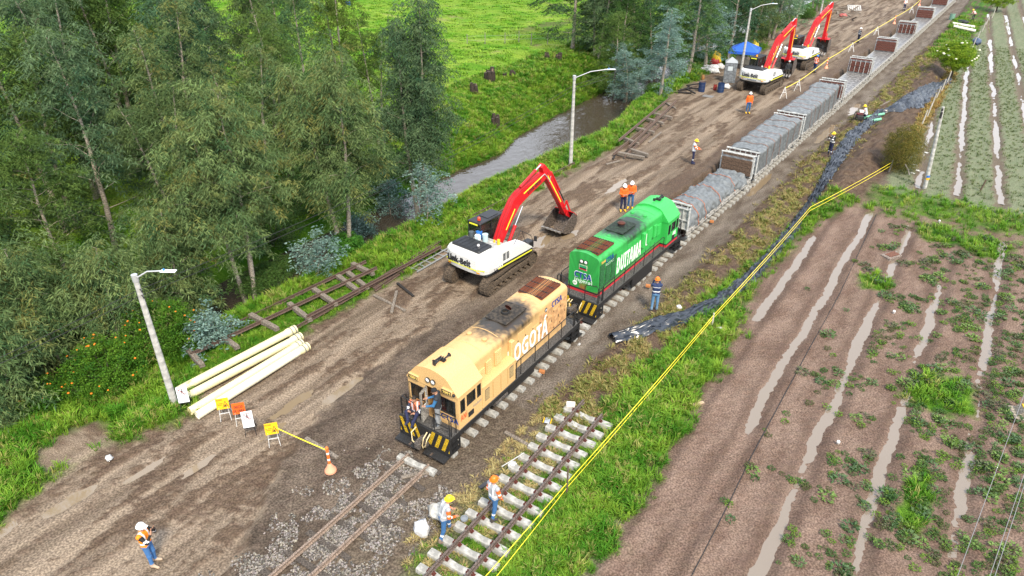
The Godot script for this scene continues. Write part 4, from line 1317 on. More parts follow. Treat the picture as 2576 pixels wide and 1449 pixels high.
func tracks() -> void:
	var conc := mat("concrete_sleeper", Color(0.43, 0.42, 0.385), 0.85, 0.0, "grime", 1.1)
	var steel := mat("rail_steel", Color(0.21, 0.155, 0.125), 0.5, 0.35, "worn", 1.5)
	var rust := mat("rust_red", Color(0.17, 0.035, 0.022), 0.7, 0.1, "worn", 2.0)
	var clip := clip_mesh()
	var sl := sleeper_mesh()
	# main track under the train, partly sunk in mud
	var t := thing("railway_track", "railway track on new concrete sleepers under the train", "railway track")
	var z := -13.9
	var i := 0
	while z > -150.0:
		var xc := centre(z)
		var nx := centre(z - 1.0)
		var b := Basis(Vector3.UP, atan2(nx - xc, -1.0) + PI + rng.randf_range(-0.02, 0.02))
		var y := -0.05 + 0.012 * sin(i * 1.7)
		obj("sleeper", sl, conc, t, Vector3(xc + 0.05 + rng.randf_range(-0.04, 0.04), y, z), b)
		if z > -72.0:
			obj("rail_clip", clip, rust, t, Vector3(xc + GAUGE / 2 + 0.10, y + 0.185, z), b)
		z -= 0.62 + rng.randf_range(-0.03, 0.03)
		i += 1
	for s in [-1, 1]:
		var pts := []
		for k in range(0, 30):
			var zz := -13.2 - k * 4.8
			pts.append(Vector3(centre(zz) + s * GAUGE / 2, 0.14, zz))
		obj("rail", rail_mb(pts), steel, t)
	# old track in front of the train, on dark timber sleepers in ballast
	var ot := thing("old_railway_track", "old rusty rails on sunken timber sleepers in stone ballast", "railway track")
	var dark := mat("old_timber", Color(0.10, 0.08, 0.064), 0.9, 0.0, "worn", 1.4)
	for k in 14:
		var zz := -12.9 + k * 0.85
		obj("sleeper", wood_sleeper(1.85, 0.2, 0.14, k), dark, ot, Vector3(-12.74 + rng.randf_range(-0.05, 0.05), -0.085 + rng.randf_range(-0.02, 0.012), zz), ry(rng.randf_range(-3, 3)))
	for s in [-1, 1]:
		obj("rail", rail_mb([Vector3(-12.72 + s * GAUGE / 2, 0.06, -1.5), Vector3(-12.78 + s * GAUGE / 2 - s * 0.02, 0.06, -12.9)]), mat("old_rail", Color(0.34, 0.25, 0.19), 0.6, 0.1, "worn", 1.5), ot)
	var bk := single("concrete_sleeper", sl, conc, "short concrete sleeper lying across the end of the old rails", "sleeper", "", Vector3(-12.75, -0.03, -12.75), ry(4))
	bk.scale = Vector3(0.8, 0.9, 0.9)
	# new track panel lying on the grass beside it
	var pt := thing("new_track_section", "new track panel of white concrete sleepers with brown rails on grass", "track panel")
	var p0 := G(1062, 1480, 0.2); var p1 := G(1128, 1480, 0.2)
	var pcx := func(zz: float) -> float: return table([[9, -8.93], [14, -8.96], [19, -9.02]], -zz)
	z = -9.6
	i = 0
	while z > -18.6:
		var yy := hgt(-9.0, z)
		var b := ry(1.5 + rng.randf_range(-1.5, 1.5))
		obj("sleeper", sl, conc, pt, Vector3(pcx.call(z) + rng.randf_range(-0.05, 0.05), yy - 0.01, z), b)
		for s in [-1, 1]:
			for e in [-1, 1]:
				obj("rail_clip", clip, rust, pt, Vector3(pcx.call(z) + s * GAUGE / 2 + e * 0.095, yy + 0.18, z), b)
		z -= 0.615
		i += 1
	for s in [-1, 1]:
		var e: float = -18.85 if s < 0 else -18.5
		obj("rail", rail_mb([Vector3(-8.93 + s * GAUGE / 2, 0.20, -8.5), Vector3(-8.96 + s * GAUGE / 2, 0.20, -14.0), Vector3(-9.02 + s * GAUGE / 2, 0.20, e)]), steel, pt)
	# removed track panels on the verge, upside down and stacked
	var wood := mat("grey_timber", Color(0.27, 0.225, 0.18), 0.9, 0.0, "worn", 1.2)
	var brown := mat("rail_brown", Color(0.17, 0.11, 0.085), 0.7, 0.2, "worn", 1.5)
	var rp := thing("removed_track_panel", "removed track panel of rusty rails and timber sleepers on the grass", "track panel")
	var lines := [[[485, 910], [950, 690], 0.32], [[525, 862], [922, 668], 0.22], [[610, 915], [960, 715], 0.22], [[775, 815], [1110, 635], 0.28]]
	for q in lines:
		var a := T(q[0][0], q[0][1]); var b := T(q[1][0], q[1][1])
		a.y += q[2]; b.y += q[2]
		obj("rail", rail_mb([a, b]), brown, rp)
	var ws := wood_sleeper(1.75, 0.22, 0.18, 5)
	k_sleepers(rp, ws, wood, [[[478, 893], [512, 930]], [[545, 850], [600, 885]], [[632, 803], [700, 838]], [[722, 768], [790, 822]], [[788, 735], [850, 780]], [[845, 700], [910, 752]], [[868, 690], [935, 745]], [[888, 675], [940, 700]]])
	# rails in a bundle further on
	var rb := thing("rail_bundle", "bundle of long dark rails lying beside the grey ladder frame", "rails")
	for q in [[[930, 722], [1105, 612]], [[938, 728], [1112, 612]], [[944, 735], [1100, 628]]]:
		var a := T(q[0][0], q[0][1]); var b := T(q[1][0], q[1][1])
		a.y += 0.06; b.y += 0.06
		obj("rail", rail_mb([a, b]), brown, rb)
	# rails on the verge behind the near excavator
	var r3 := thing("rail_pair", "rusty rails on the grass behind the near excavator", "rails")
	for q in [[[1170, 560], [1445, 415]], [[1200, 575], [1290, 520]]]:
		var a := T(q[0][0], q[0][1]); var b := T(q[1][0], q[1][1])
		a.y += 0.1; b.y += 0.1
		obj("rail", rail_mb([a, b]), brown, r3)
	# second stack near the river bend
	var r2 := thing("removed_track_panel", "stacked removed track panels of rails and timbers near the river bend", "track panel")
	for q in [[[1555, 372], [1683, 262], 0.45], [[1580, 388], [1700, 268], 0.45], [[1543, 395], [1655, 300], 0.15], [[1570, 402], [1680, 300], 0.15]]:
		var a := T(q[0][0], q[0][1]); var b := T(q[1][0], q[1][1])
		a.y += q[2]; b.y += q[2]
		obj("rail", rail_mb([a, b]), mat("rail_pale_rust", Color(0.21, 0.14, 0.105), 0.75, 0.2, "worn", 1.5), r2)
	k_sleepers(r2, ws, wood, [[[1565, 355], [1605, 372]], [[1600, 330], [1645, 342]], [[1625, 305], [1668, 322]], [[1555, 392], [1620, 405]], [[1585, 385], [1630, 398]], [[1640, 292], [1690, 305]]])
	# loose timbers
	var lt := [[[1650, 258], [1690, 262], "pale broken timbers crossed at the end of the stacked panels"], [[1662, 252], [1700, 275], "pale plank propped at the end of the stacked panels"],
		[[1632, 360], [1663, 335], "square grey timber lying on the road edge by the stacked panels"], [[1525, 415], [1558, 408], "grey plank at the edge of the verge past the near excavator"], [[1542, 402], [1550, 385], "charred plank on the verge past the near excavator"],
		[[985, 790], [998, 735], "brown plank on the road edge behind the near excavator"], [[940, 745], [1020, 785], "thin dark plank lying across the road edge"], [[1000, 715], [1040, 748], "charred timber by the grey ladder frame"],
		[[1270, 1090], [1340, 1130], "long concrete-grey timber sleeper lying between train and track panel"], [[770, 1105], [850, 1155], "dark timber half buried in the mound by the orange cone"], [[1010, 1205], [1085, 1190], "splintered stick on the mud in front of the yellow locomotive"],
		[[2215, 265], [2240, 255], "short pale board on the dug ridge"]]
	for q in lt:
		var a := T(q[0][0], q[0][1]) ; var b := T(q[1][0], q[1][1])
		a.y += 0.06; b.y += 0.06
		var mb := MB.new()
		mb.beam(Vector3.ZERO, b - a, 0.14, 0.1, Vector3.UP, 0.015)
		single("timber", mb, mat("charred", Color(0.028, 0.023, 0.02), 0.9, 0.0, "worn", 1.2) if "charred" in q[2] else wood, q[2], "timber", "", a)

func k_sleepers(parent: Node3D, m: Mesh, mt: Material, list: Array) -> void:
	for q in list:
		var a := T(q[0][0], q[0][1]); var b := T(q[1][0], q[1][1])
		var c := (a + b) * 0.5
		c.y = maxf(hgt(c.x, c.z), maxf(a.y, b.y)) + 0.12
		var d := b - a
		obj("sleeper", m, mt, parent, c, Basis(Vector3.UP, atan2(-d.z, d.x)) * Basis.from_scale(Vector3(clampf(d.length() / 1.75, 0.5, 1.15), 1, 1)))

# ---------------------------------------------------------------- train
var fonts := {}

func font(bold := true, serif := false) -> SystemFont:
	var key := "%s%s" % [bold, serif]
	if not fonts.has(key):
		var f := SystemFont.new()
		f.font_names = PackedStringArray(["Droid Serif" if serif else "Droid Sans"])
		f.font_weight = 700 if bold else 400
		fonts[key] = f
	return fonts[key]

# lettering centred at a point, fitted to width x height; bas.x runs along the line, bas.z out of the surface
func letters(parent: Node, s: String, at: Vector3, bas: Basis, w: float, h: float, m: Material, bold := true, depth := 0.008) -> void:
	var t := TextMesh.new()
	t.text = s
	t.font = font(bold)
	t.font_size = 64
	t.pixel_size = 0.01
	t.depth = depth
	t.curve_step = 3.0
	var bb := t.get_aabb()
	var sx := w / maxf(bb.size.x, 0.001); var sy := h / maxf(bb.size.y, 0.001)
	var c := bb.get_center()
	var b2 := Basis(bas.x * sx, bas.y * sy, bas.z)
	obj("lettering", t, m, parent, at - b2 * Vector3(c.x, c.y, 0.0), b2)

const SIDE_R := Basis(Vector3(0, 0, -1), Vector3(0, 1, 0), Vector3(1, 0, 0))    # on a face that looks to +x
const SIDE_L := Basis(Vector3(0, 0, 1), Vector3(0, 1, 0), Vector3(-1, 0, 0))    # on a face that looks to -x
const FRONT := Basis(Vector3(1, 0, 0), Vector3(0, 1, 0), Vector3(0, 0, 1))
const BACK := Basis(Vector3(-1, 0, 0), Vector3(0, 1, 0), Vector3(0, 0, -1))

# wall of thickness d in the plane of bas.x, bas.y (outside towards bas.z), with rectangular holes [x0, y0, x1, y1]
func wall(mb: MB, o: Vector3, bas: Basis, w: float, h: float, d: float, holes: Array) -> void:
	var xs := [0.0, w]; var ys := [0.0, h]
	for q in holes:
		for k in [0, 2]:
			if not xs.has(q[k]): xs.append(q[k])
			if not ys.has(q[k + 1]): ys.append(q[k + 1])
	xs.sort(); ys.sort()
	var P := func(x: float, y: float, z: float) -> Vector3: return o + bas.x * x + bas.y * y + bas.z * z
	for i in xs.size() - 1:
		for j in ys.size() - 1:
			var cx: float = (xs[i] + xs[i + 1]) * 0.5; var cy: float = (ys[j] + ys[j + 1]) * 0.5
			var hole := false
			for q in holes:
				if cx > q[0] and cx < q[2] and cy > q[1] and cy < q[3]: hole = true
			if hole: continue
			mb.quad(P.call(xs[i], ys[j], 0), P.call(xs[i + 1], ys[j], 0), P.call(xs[i + 1], ys[j + 1], 0), P.call(xs[i], ys[j + 1], 0))
			mb.quad(P.call(xs[i + 1], ys[j], -d), P.call(xs[i], ys[j], -d), P.call(xs[i], ys[j + 1], -d), P.call(xs[i + 1], ys[j + 1], -d))
	for q in holes:
		mb.quad(P.call(q[0], q[1], 0), P.call(q[2], q[1], 0), P.call(q[2], q[1], -d), P.call(q[0], q[1], -d))
		mb.quad(P.call(q[0], q[3], -d), P.call(q[2], q[3], -d), P.call(q[2], q[3], 0), P.call(q[0], q[3], 0))
		mb.quad(P.call(q[0], q[1], -d), P.call(q[0], q[3], -d), P.call(q[0], q[3], 0), P.call(q[0], q[1], 0))
		mb.quad(P.call(q[2], q[1], 0), P.call(q[2], q[3], 0), P.call(q[2], q[3], -d), P.call(q[2], q[1], -d))

func glass() -> StandardMaterial3D:
	if mats.has("window_glass"): return mats["window_glass"]
	var m := StandardMaterial3D.new()
	m.resource_name = "window_glass"
	m.albedo_color = Color(0.12, 0.14, 0.14, 0.45)
	m.transparency = BaseMaterial3D.TRANSPARENCY_ALPHA
	m.roughness = 0.04
	m.metallic_specular = 0.6
	mats["window_glass"] = m
	return m

# a window in the wall: black rubber frame round a pane
func window(parent: Node, o: Vector3, bas: Basis, q: Array, frame: Material, pane_m: Material) -> void:
	var mb := MB.new()
	var f := 0.035
	var w: float = q[2] - q[0]; var h: float = q[3] - q[1]
	var c: Vector3 = o + bas.x * (q[0] + q[2]) * 0.5 + bas.y * (q[1] + q[3]) * 0.5
	mb.box(c + bas.y * (h * 0.5 - f * 0.5), Vector3(w, f, 0.05), bas)
	mb.box(c - bas.y * (h * 0.5 - f * 0.5), Vector3(w, f, 0.05), bas)
	mb.box(c + bas.x * (w * 0.5 - f * 0.5), Vector3(f, h - 2 * f, 0.05), bas)
	mb.box(c - bas.x * (w * 0.5 - f * 0.5), Vector3(f, h - 2 * f, 0.05), bas)
	var wn := obj("window", mb, frame, parent)
	var pm := MB.new()
	pm.box(c - bas.z * 0.02, Vector3(w - 2 * f, h - 2 * f, 0.008), bas)
	obj("pane", pm, pane_m, wn)

func bogie(parent: Node, z: float, m: Material, axles := 2, sp := 0.85, r := 0.40) -> void:
	var wheelm := mat("wheel_steel", Color(0.11, 0.085, 0.07), 0.6, 0.4, "worn", 1.5)
	var mb := MB.new()
	for s in [-1, 1]:
		mb.box(Vector3(s * 0.72, 0.62, z), Vector3(0.12, 0.16, sp * axles + 0.35), Basis(), 0.03)
		for a in axles:
			var az: float = z + (a - (axles - 1) * 0.5) * sp * 2.0 / axles * 1.0
			mb.box(Vector3(s * 0.76, 0.5, az), Vector3(0.16, 0.3, 0.26), Basis(), 0.04)
			for e in [-0.28, 0.28]:
				mb.rod(Vector3(s * 0.74, 0.34, az + e), Vector3(s * 0.74, 0.6, az + e), 0.065, 8)
		mb.rod(Vector3(s * 0.85, 0.55, z - 0.35), Vector3(s * 0.85, 0.55, z + 0.1), 0.08, 8)
	mb.box(Vector3(0, 0.6, z), Vector3(1.3, 0.2, 0.5))
	var b := obj("bogie", mb, m, parent)
	for a in axles:
		var az: float = z + (a - (axles - 1) * 0.5) * sp * 2.0 / axles
		for s in [-1, 1]:
			var w := MB.new()
			w.tube([Vector3(s * 0.43, 0.26 + r, az), Vector3(s * 0.46, 0.26 + r, az), Vector3(s * 0.47, 0.26 + r, az), Vector3(s * 0.56, 0.26 + r, az)], [r + 0.025, r + 0.025, r, r - 0.01], 20)
			obj("wheel", w, wheelm, b)

# hood with rounded shoulders, z from z0 to z1, vertex colours from a callable
func hood_sheet(z0: float, z1: float, hw: float, y0: float, y1: float, crown: float, rad: float, paint: Callable, nz := 60) -> MB:
	var mb := MB.new()
	mb.use_c = true
	var prof := []
	for i in 7: prof.append(Vector2(hw, lerpf(y0, y1 - rad, i / 6.0)))
	for i in range(1, 6):
		var a := PI / 2 * i / 6.0
		prof.append(Vector2(hw - rad + rad * cos(a), y1 - rad + rad * sin(a)))
	for i in range(0, 15):
		var x := lerpf(hw - rad, -(hw - rad), i / 14.0)
		prof.append(Vector2(x, y1 + crown * (1.0 - pow(x / (hw - rad), 2.0))))
	for i in range(5, 0, -1):
		var a := PI / 2 * i / 6.0
		prof.append(Vector2(-(hw - rad + rad * cos(a)), y1 - rad + rad * sin(a)))
	for i in range(6, -1, -1): prof.append(Vector2(-hw, lerpf(y0, y1 - rad, i / 6.0)))
	var np := prof.size()
	var nrm := []
	for i in np:
		var d: Vector2 = prof[mini(i + 1, np - 1)] - prof[maxi(i - 1, 0)]
		nrm.append(Vector3(d.y, -d.x, 0).normalized())
	for j in nz:
		var za := lerpf(z0, z1, float(j) / nz); var zb := lerpf(z0, z1, float(j + 1) / nz)
		for i in np - 1:
			var a := Vector3(prof[i].x, prof[i].y, za); var b := Vector3(prof[i + 1].x, prof[i + 1].y, za)
			var d := Vector3(prof[i + 1].x, prof[i + 1].y, zb); var e := Vector3(prof[i].x, prof[i].y, zb)
			var ca: Color = paint.call(a); var cb: Color = paint.call(b); var cd: Color = paint.call(d); var ce: Color = paint.call(e)
			var na: Vector3 = nrm[i]; var nb: Vector3 = nrm[i + 1]
			# outward order for z1 > z0
			mb.v.append_array(PackedVector3Array([a, d, b, a, e, d]))
			na = -na if na.dot(Vector3(a.x, a.y - 2.0, 0)) < 0 else na
			nb = -nb if nb.dot(Vector3(b.x, b.y - 2.0, 0)) < 0 else nb
			mb.n.append_array(PackedVector3Array([na, nb, nb, na, na, nb]))
			mb.c.append_array(PackedColorArray([ca, cd, cb, ca, ce, cd]))
	# end caps
	for e in [[z0, -1.0], [z1, 1.0]]:
		for i in np - 1:
			var a := Vector3(prof[i].x, prof[i].y, e[0]); var b := Vector3(prof[i + 1].x, prof[i + 1].y, e[0])
			var c0 := Vector3(prof[i].x * 0.3, y0 + (prof[i].y - y0) * 0.3, e[0]); var c1 := Vector3(prof[i + 1].x * 0.3, y0 + (prof[i + 1].y - y0) * 0.3, e[0])
			for q in [[a, b, c1], [a, c1, c0], [c0, c1, Vector3(0, y0, e[0])]]:
				for p in ([q[0], q[2], q[1]] if e[1] > 0 else q):
					mb.v.append(p); mb.n.append(Vector3(0, 0, e[1])); mb.c.append(paint.call(p))
	return mb

func stripes(parent: Node, z: float, out: float, y0: float, y1: float, hw: float, yel: Material) -> void:
	# slanted yellow bars on a black end plate, leaning outwards from the middle
	for s in [-1, 1]:
		for k in 4:
			var x0: float = 0.12 + k * 0.31
			var poly := PackedVector2Array()
			var xs := [x0, x0 + 0.15, x0 + 0.15 - 0.34, x0 - 0.34]
			var pts := [Vector2(xs[0], y0), Vector2(xs[1], y0), Vector2(xs[2] + 0.6, y1), Vector2(xs[3] + 0.6, y1)]
			var cl := Geometry2D.intersect_polygons(PackedVector2Array(pts), PackedVector2Array([Vector2(0.14, y0), Vector2(hw, y0), Vector2(hw, y1), Vector2(0.14, y1)]))
			for c in cl:
				var mb := MB.new()
				var pc := PackedVector2Array()
				for p in c: pc.append(Vector2(p.x * s, p.y))
				mb.prism(pc, 0.006, Vector3(0, 0, z + out * 0.004))
				obj("stripe", mb, yel, parent)

func handrail(parent: Node, pts: Array, posts: Array, m: Material) -> void:
	var mb := MB.new()
	mb.tube(pts, 0.02, 6)
	for p in posts: mb.rod(p[0], p[1], 0.018, 6)
	obj("handrail", mb, m, parent)

func horn(parent: Node, at: Vector3, m: Material) -> void:
	var mb := MB.new()
	for q in [[0.0, 0.42, 1.0], [0.09, 0.3, -1.0], [-0.09, 0.32, 1.0]]:
		var p: Vector3 = at + Vector3(q[0], 0.12, 0)
		var d := Vector3(0, 0, q[2])
		mb.tube([p - d * 0.08, p + d * q[1] * 0.6, p + d * q[1] * 0.9, p + d * q[1]], [0.025, 0.03, 0.05, 0.085], 10)
	mb.box(at + Vector3(0, 0.05, 0), Vector3(0.28, 0.06, 0.14))
	obj("horn", mb, m, parent)

func locomotive(called: String, label: String, at: Vector3, bas: Basis, body: Color, hood_name: String, green: bool) -> Node3D:
	var t := thing(called, label, "locomotive", at, bas)
	var paint := mat(called + "_paint", body, 0.42, 0.0, "fine", 0.6)
	var black := mat("loco_black", Color(0.022, 0.022, 0.023), 0.55, 0.0, "worn", 1.2)
	var deckm := mat("loco_deck", Color(0.10, 0.095, 0.09), 0.8, 0.0, "worn", 1.0)
	var grime := mat("bogie_grime", Color(0.13, 0.11, 0.095), 0.8, 0.0, "mud", 1.5)
	var yel := mat("hazard_yellow", Color(0.78, 0.50, 0.02) if not green else Color(0.48, 0.28, 0.03), 0.5, 0.0, "worn", 1.4)
	var white := mat("letter_white", Color(0.85, 0.84, 0.80), 0.6)
	var blue := mat("letter_blue", Color(0.012, 0.05, 0.26), 0.5)
	var redm := mat("letter_red", Color(0.62, 0.10, 0.03), 0.5)
	var rubber := mat("rubber", Color(0.016, 0.016, 0.017), 0.6)
	var L := 4.5
	# underframe, deck, end plates
	var mb := MB.new()
	mb.box(Vector3(0, 0.97, 0), Vector3(2.3, 0.22, 2 * L - 0.1), Basis(), 0.02)
	mb.box(Vector3(0, 0.78, 0), Vector3(1.2, 0.3, 2 * L - 0.4))
	obj("underframe", mb, black, t)
	mb = MB.new()
	mb.box(Vector3(0, 1.09, 0), Vector3(2.32, 0.02, 2 * L - 0.08))
	obj("deck", mb, deckm, t)
	for s in [1, -1]:
		mb = MB.new()
		mb.box(Vector3(0, 0.72, s * L), Vector3(2.34, 0.8, 0.08), Basis(), 0.012)
		var pl := obj("end_plate", mb, black, t)
		stripes(pl, s * (L + 0.04), s, 0.36, 1.08, 1.13, yel)
		mb = MB.new()
		for e in [-1, 1]:
			mb.box(Vector3(e * 0.66, 0.27, s * (L + 0.2)), Vector3(0.98, 0.035, 0.36), Basis(Vector3.RIGHT, s * 0.15))
			mb.box(Vector3(e * 0.66, 0.36, s * (L + 0.06)), Vector3(0.96, 0.16, 0.03))
		obj("foot_board", mb, black, pl)
		mb = MB.new()
		mb.box(Vector3(0, 0.62, s * (L + 0.22)), Vector3(0.2, 0.24, 0.4), Basis(), 0.03)
		mb.box(Vector3(0.06, 0.62, s * (L + 0.48)), Vector3(0.26, 0.3, 0.16), Basis(), 0.05)
		mb.box(Vector3(0, 0.45, s * (L + 0.12)), Vector3(0.44, 0.12, 0.2))
		obj("coupler", mb, grime, pl)
		for q in [[-0.35, 0.0], [0.3, 0.1], [0.16, 0.28]]:
			mb = MB.new()
			mb.tube([Vector3(q[0], 0.95, s * (L + 0.06)), Vector3(q[0] * 1.1, 0.85, s * (L + 0.28)), Vector3(q[0] * 0.9, 0.55, s * (L + 0.34)), Vector3(q[0] * 0.4 + q[1] * 0.3, 0.4, s * (L + 0.3))], 0.026, 6)
			obj("air_hose", mb, mat("hose_cream", Color(0.62, 0.50, 0.28), 0.6), pl)
		# corner steps
		for e in [-1, 1]:
			mb = MB.new()
			for zz in [L - 0.05, L - 0.55]:
				mb.box(Vector3(e * 1.12, 0.62, s * zz), Vector3(0.05, 0.62, 0.04))
			for y in [0.34, 0.58, 0.82]:
				mb.box(Vector3(e * 1.06, y, s * (L - 0.3)), Vector3(0.22, 0.025, 0.48))
			obj("step", mb, black, t)
			# railing at the platform corner
			handrail(t, [Vector3(e * 1.1, 1.1, s * (L - 0.06)), Vector3(e * 1.1, 1.86, s * (L - 0.06)), Vector3(e * 1.02, 1.98, s * (L - 0.05)), Vector3(e * 0.5, 1.9, s * (L - 0.05)), Vector3(e * 0.42, 1.8, s * (L - 0.05)), Vector3(e * 0.42, 1.1, s * (L - 0.05))], [[Vector3(e * 1.1, 1.5, s * (L - 0.05)), Vector3(e * 0.42, 1.46, s * (L - 0.05))]], black)
			handrail(t, [Vector3(e * 1.13, 1.1, s * (L - 0.12)), Vector3(e * 1.13, 1.75, s * (L - 0.12)), Vector3(e * 1.13, 1.84, s * (L - 0.2)), Vector3(e * 1.13, 1.84, s * (L - 0.3)), Vector3(e * 1.13, 1.72, s * (L - 0.38)), Vector3(e * 1.13, 1.1, s * (L - 0.38))], [], black)
	# long side rails
	for e in [-1, 1]:
		var posts := []
		var z := -L + 0.5
		while z < (1.9 if green or e < 0 else 0.3):
			posts.append([Vector3(e * 1.13, 1.08, z), Vector3(e * 1.13, 1.86, z)])
			z += 1.02
		var zend: float = 2.3 if green or e < 0 else 0.4
		handrail(t, [Vector3(e * 1.13, 1.1, -L + 0.45), Vector3(e * 1.13, 1.8, -L + 0.45), Vector3(e * 1.13, 1.87, -L + 0.52), Vector3(e * 1.13, 1.87, zend - 0.1), Vector3(e * 1.13, 1.8, zend), Vector3(e * 1.13, 1.1, zend)], posts, black)
	# tank and air reservoirs
	mb = MB.new()
	mb.box(Vector3(0, 0.62, -0.2), Vector3(2.0, 0.55, 2.0), Basis(), 0.1)
	obj("fuel_tank", mb, black, t)
	mb = MB.new()
	for e in [-1, 1]:
		mb.rod(Vector3(e * 1.0, 0.72, 0.95), Vector3(e * 1.0, 0.72, 1.75), 0.13, 12)
	obj("air_reservoir", mb, grime, t)
	if green:
		mb = MB.new()
		mb.box(Vector3(-1.08, 0.62, 0.1), Vector3(0.1, 0.62, 2.2), Basis(), 0.02)
		mb.box(Vector3(1.08, 0.62, 0.1), Vector3(0.1, 0.62, 2.2), Basis(), 0.02)
		obj("battery_box", mb, black, t)
	bogie(t, 2.75, grime); bogie(t, -2.75, grime)
	# hood
	var hw := 0.78
	var y0 := 1.10; var yt := 3.08
	var soot_z := -0.55
	var pn := func(p: Vector3) -> Color:
		var c := body
		var wob := 0.5 + 0.5 * n3.get_noise_3d(p.x * 1.5, p.y * 1.5, p.z * 1.5)
		c = c * lerpf(0.86, 1.04, wob)
		# soot round the exhaust, grime along the lower edge, scraped rust on the old panels
		var d := Vector2(p.x * 1.15, (p.z - soot_z) * (0.62 if p.z > soot_z else 0.95)).length()
		if p.y > 2.6:
			var so := (1.0 - sm(0.55, 1.6, d + 0.3 * n3.get_noise_2d(p.x * 4.0, p.z * 4.0)))
			c = c.lerp(Color(0.02, 0.02, 0.022), clampf(so * 1.15, 0, 0.96))
		var sc := n3.get_noise_3d(p.x * 5.0 + 11.0, p.y * 6.0, p.z * 3.0)
		if sc > 0.5: c = c.lerp(Color(0.35, 0.16, 0.07) if not green else Color(0.03, 0.12, 0.04), (sc - 0.5) * 1.5)
		if not green and p.z < -2.3: c = c.lerp(Color(0.62, 0.32, 0.15), 0.35 * clampf(0.6 + n3.get_noise_3d(p.x * 2.0, p.y * 4.0, p.z * 2.0), 0, 1))
		if green:
			if p.z < -2.6: c = c.lerp(Color(0.02, 0.16, 0.035), clampf(0.35 + 0.7 * n3.get_noise_3d(p.x * 3.0, p.y * 3.0, p.z * 3.0), 0, 0.8))
			if p.y < 1.16: c = Color(0.50, 0.02, 0.035)
		return c
	obj("hood", hood_sheet(-3.95, 2.6, hw, y0, yt, 0.10, 0.22, pn, 90), vmat("hood_" + called, 0.45, 0.8), t)
	if green:
		# red band along the foot of hood, black line above it
		mb = MB.new(); mb.box(Vector3(0, 1.155, -0.7), Vector3(2 * hw + 0.03, 0.11, 6.56))
		obj("red_band", mb, mat("band_red", Color(0.50, 0.025, 0.035), 0.45), t)
		mb = MB.new(); mb.box(Vector3(0, 1.25, -0.7), Vector3(2 * hw + 0.024, 0.07, 6.55))
		obj("black_band", mb, rubber, t)
	# access doors along both sides: proud panels with handles and hinges
	var doors := 11
	for e in [-1, 1]:
		for k in doors:
			var z0: float = -3.85 + k * 0.53
			if not green and e > 0 and z0 > 0.2: continue
			var tall: bool = k % 3 != 1
			mb = MB.new()
			mb.box(Vector3(e * (hw + 0.006), 1.36 + (0.68 if tall else 0.55), z0 + 0.25), Vector3(0.014, 1.30 if tall else 1.0, 0.47), Basis(), 0.004)
			var dm: Material = paint
			if green and k < 3: dm = mat("green_shutter", Color(0.03, 0.17, 0.05), 0.55, 0.0, "worn", 1.0)
			elif not green and k < 4: dm = mat("orange_patch", Color(0.72, 0.40, 0.18), 0.55, 0.0, "grime", 0.8)
			var dn := obj("hood_door", mb, dm, t)
			mb = MB.new()
			mb.box(Vector3(e * (hw + 0.022), 1.95, z0 + 0.08), Vector3(0.02, 0.12, 0.025))
			for y in [1.55, 2.35]: mb.box(Vector3(e * (hw + 0.017), y, z0 + 0.46), Vector3(0.014, 0.07, 0.04))
			obj("latch", mb, black, dn)
			if green and k < 3:
				for y in 14:
					mb = MB.new()
					mb.box(Vector3(e * (hw + 0.02), 1.5 + y * 0.085, z0 + 0.25), Vector3(0.022, 0.03, 0.4), Basis(Vector3.BACK, 0.35 * e))
					obj("louvre", mb, dm, dn)
	# fins, filters and pipes that stand off the hood side
	for e in [-1, 1]:
		for q in [[1.1, 2.3, 0.5, 0.8], [1.75, 2.3, 0.32, 0.7], [2.2, 2.2, 0.42, 0.62]]:
			if not green and e > 0 and q[0] < 1.5: q = [1.15, 2.45, 0.4, 0.62]
			mb = MB.new()
			mb.box(Vector3(e * (hw + 0.03), q[1], q[0]), Vector3(0.07, q[3], q[2]), Basis(), 0.015)
			for k in 7: mb.box(Vector3(e * (hw + 0.07), q[1] - q[3] * 0.4 + k * q[3] * 0.133, q[0]), Vector3(0.03, 0.02, q[2] * 0.8), Basis(Vector3.BACK, 0.5 * e))
			obj("filter_box", mb, paint, t)
		mb = MB.new()
		mb.box(Vector3(e * (hw + 0.09), 2.35, 0.35), Vector3(0.18, 0.8, 0.22), Basis(), 0.03)
		obj("duct", mb, paint, t)
	# roof seams, hatch with exhaust
	mb = MB.new()
	for z in [-2.05, 0.85, 1.9]:
		var arc := []
		for k in 13:
			var x := lerpf(-0.62, 0.62, k / 12.0)
			arc.append(Vector3(x, yt + 0.104 * (1.0 - pow(x / 0.56, 2.0)) if absf(x) < 0.56 else yt - 0.012, z))
		mb.tube(arc, 0.016, 5)
	obj("roof_seam", mb, paint, t)
	mb = MB.new()
	mb.box(Vector3(0, yt + 0.115, soot_z), Vector3(1.0, 0.05, 1.45), Basis(), 0.015)
	var hatch := obj("exhaust_hatch", mb, mat(called + "_sooty", body.lerp(Color(0.02, 0.02, 0.02), 0.95), 0.8, 0.0, "mud", 0.7), t)
	mb = MB.new()
	mb.lathe([Vector2(0.17, 0), Vector2(0.17, 0.08), Vector2(0.13, 0.1), Vector2(0.12, 0.02)], 16, Vector3(0, yt + 0.14, soot_z + 0.05))
	obj("exhaust_stack", mb, mat("soot", Color(0.012, 0.012, 0.012), 0.9), hatch)
	mb = MB.new()
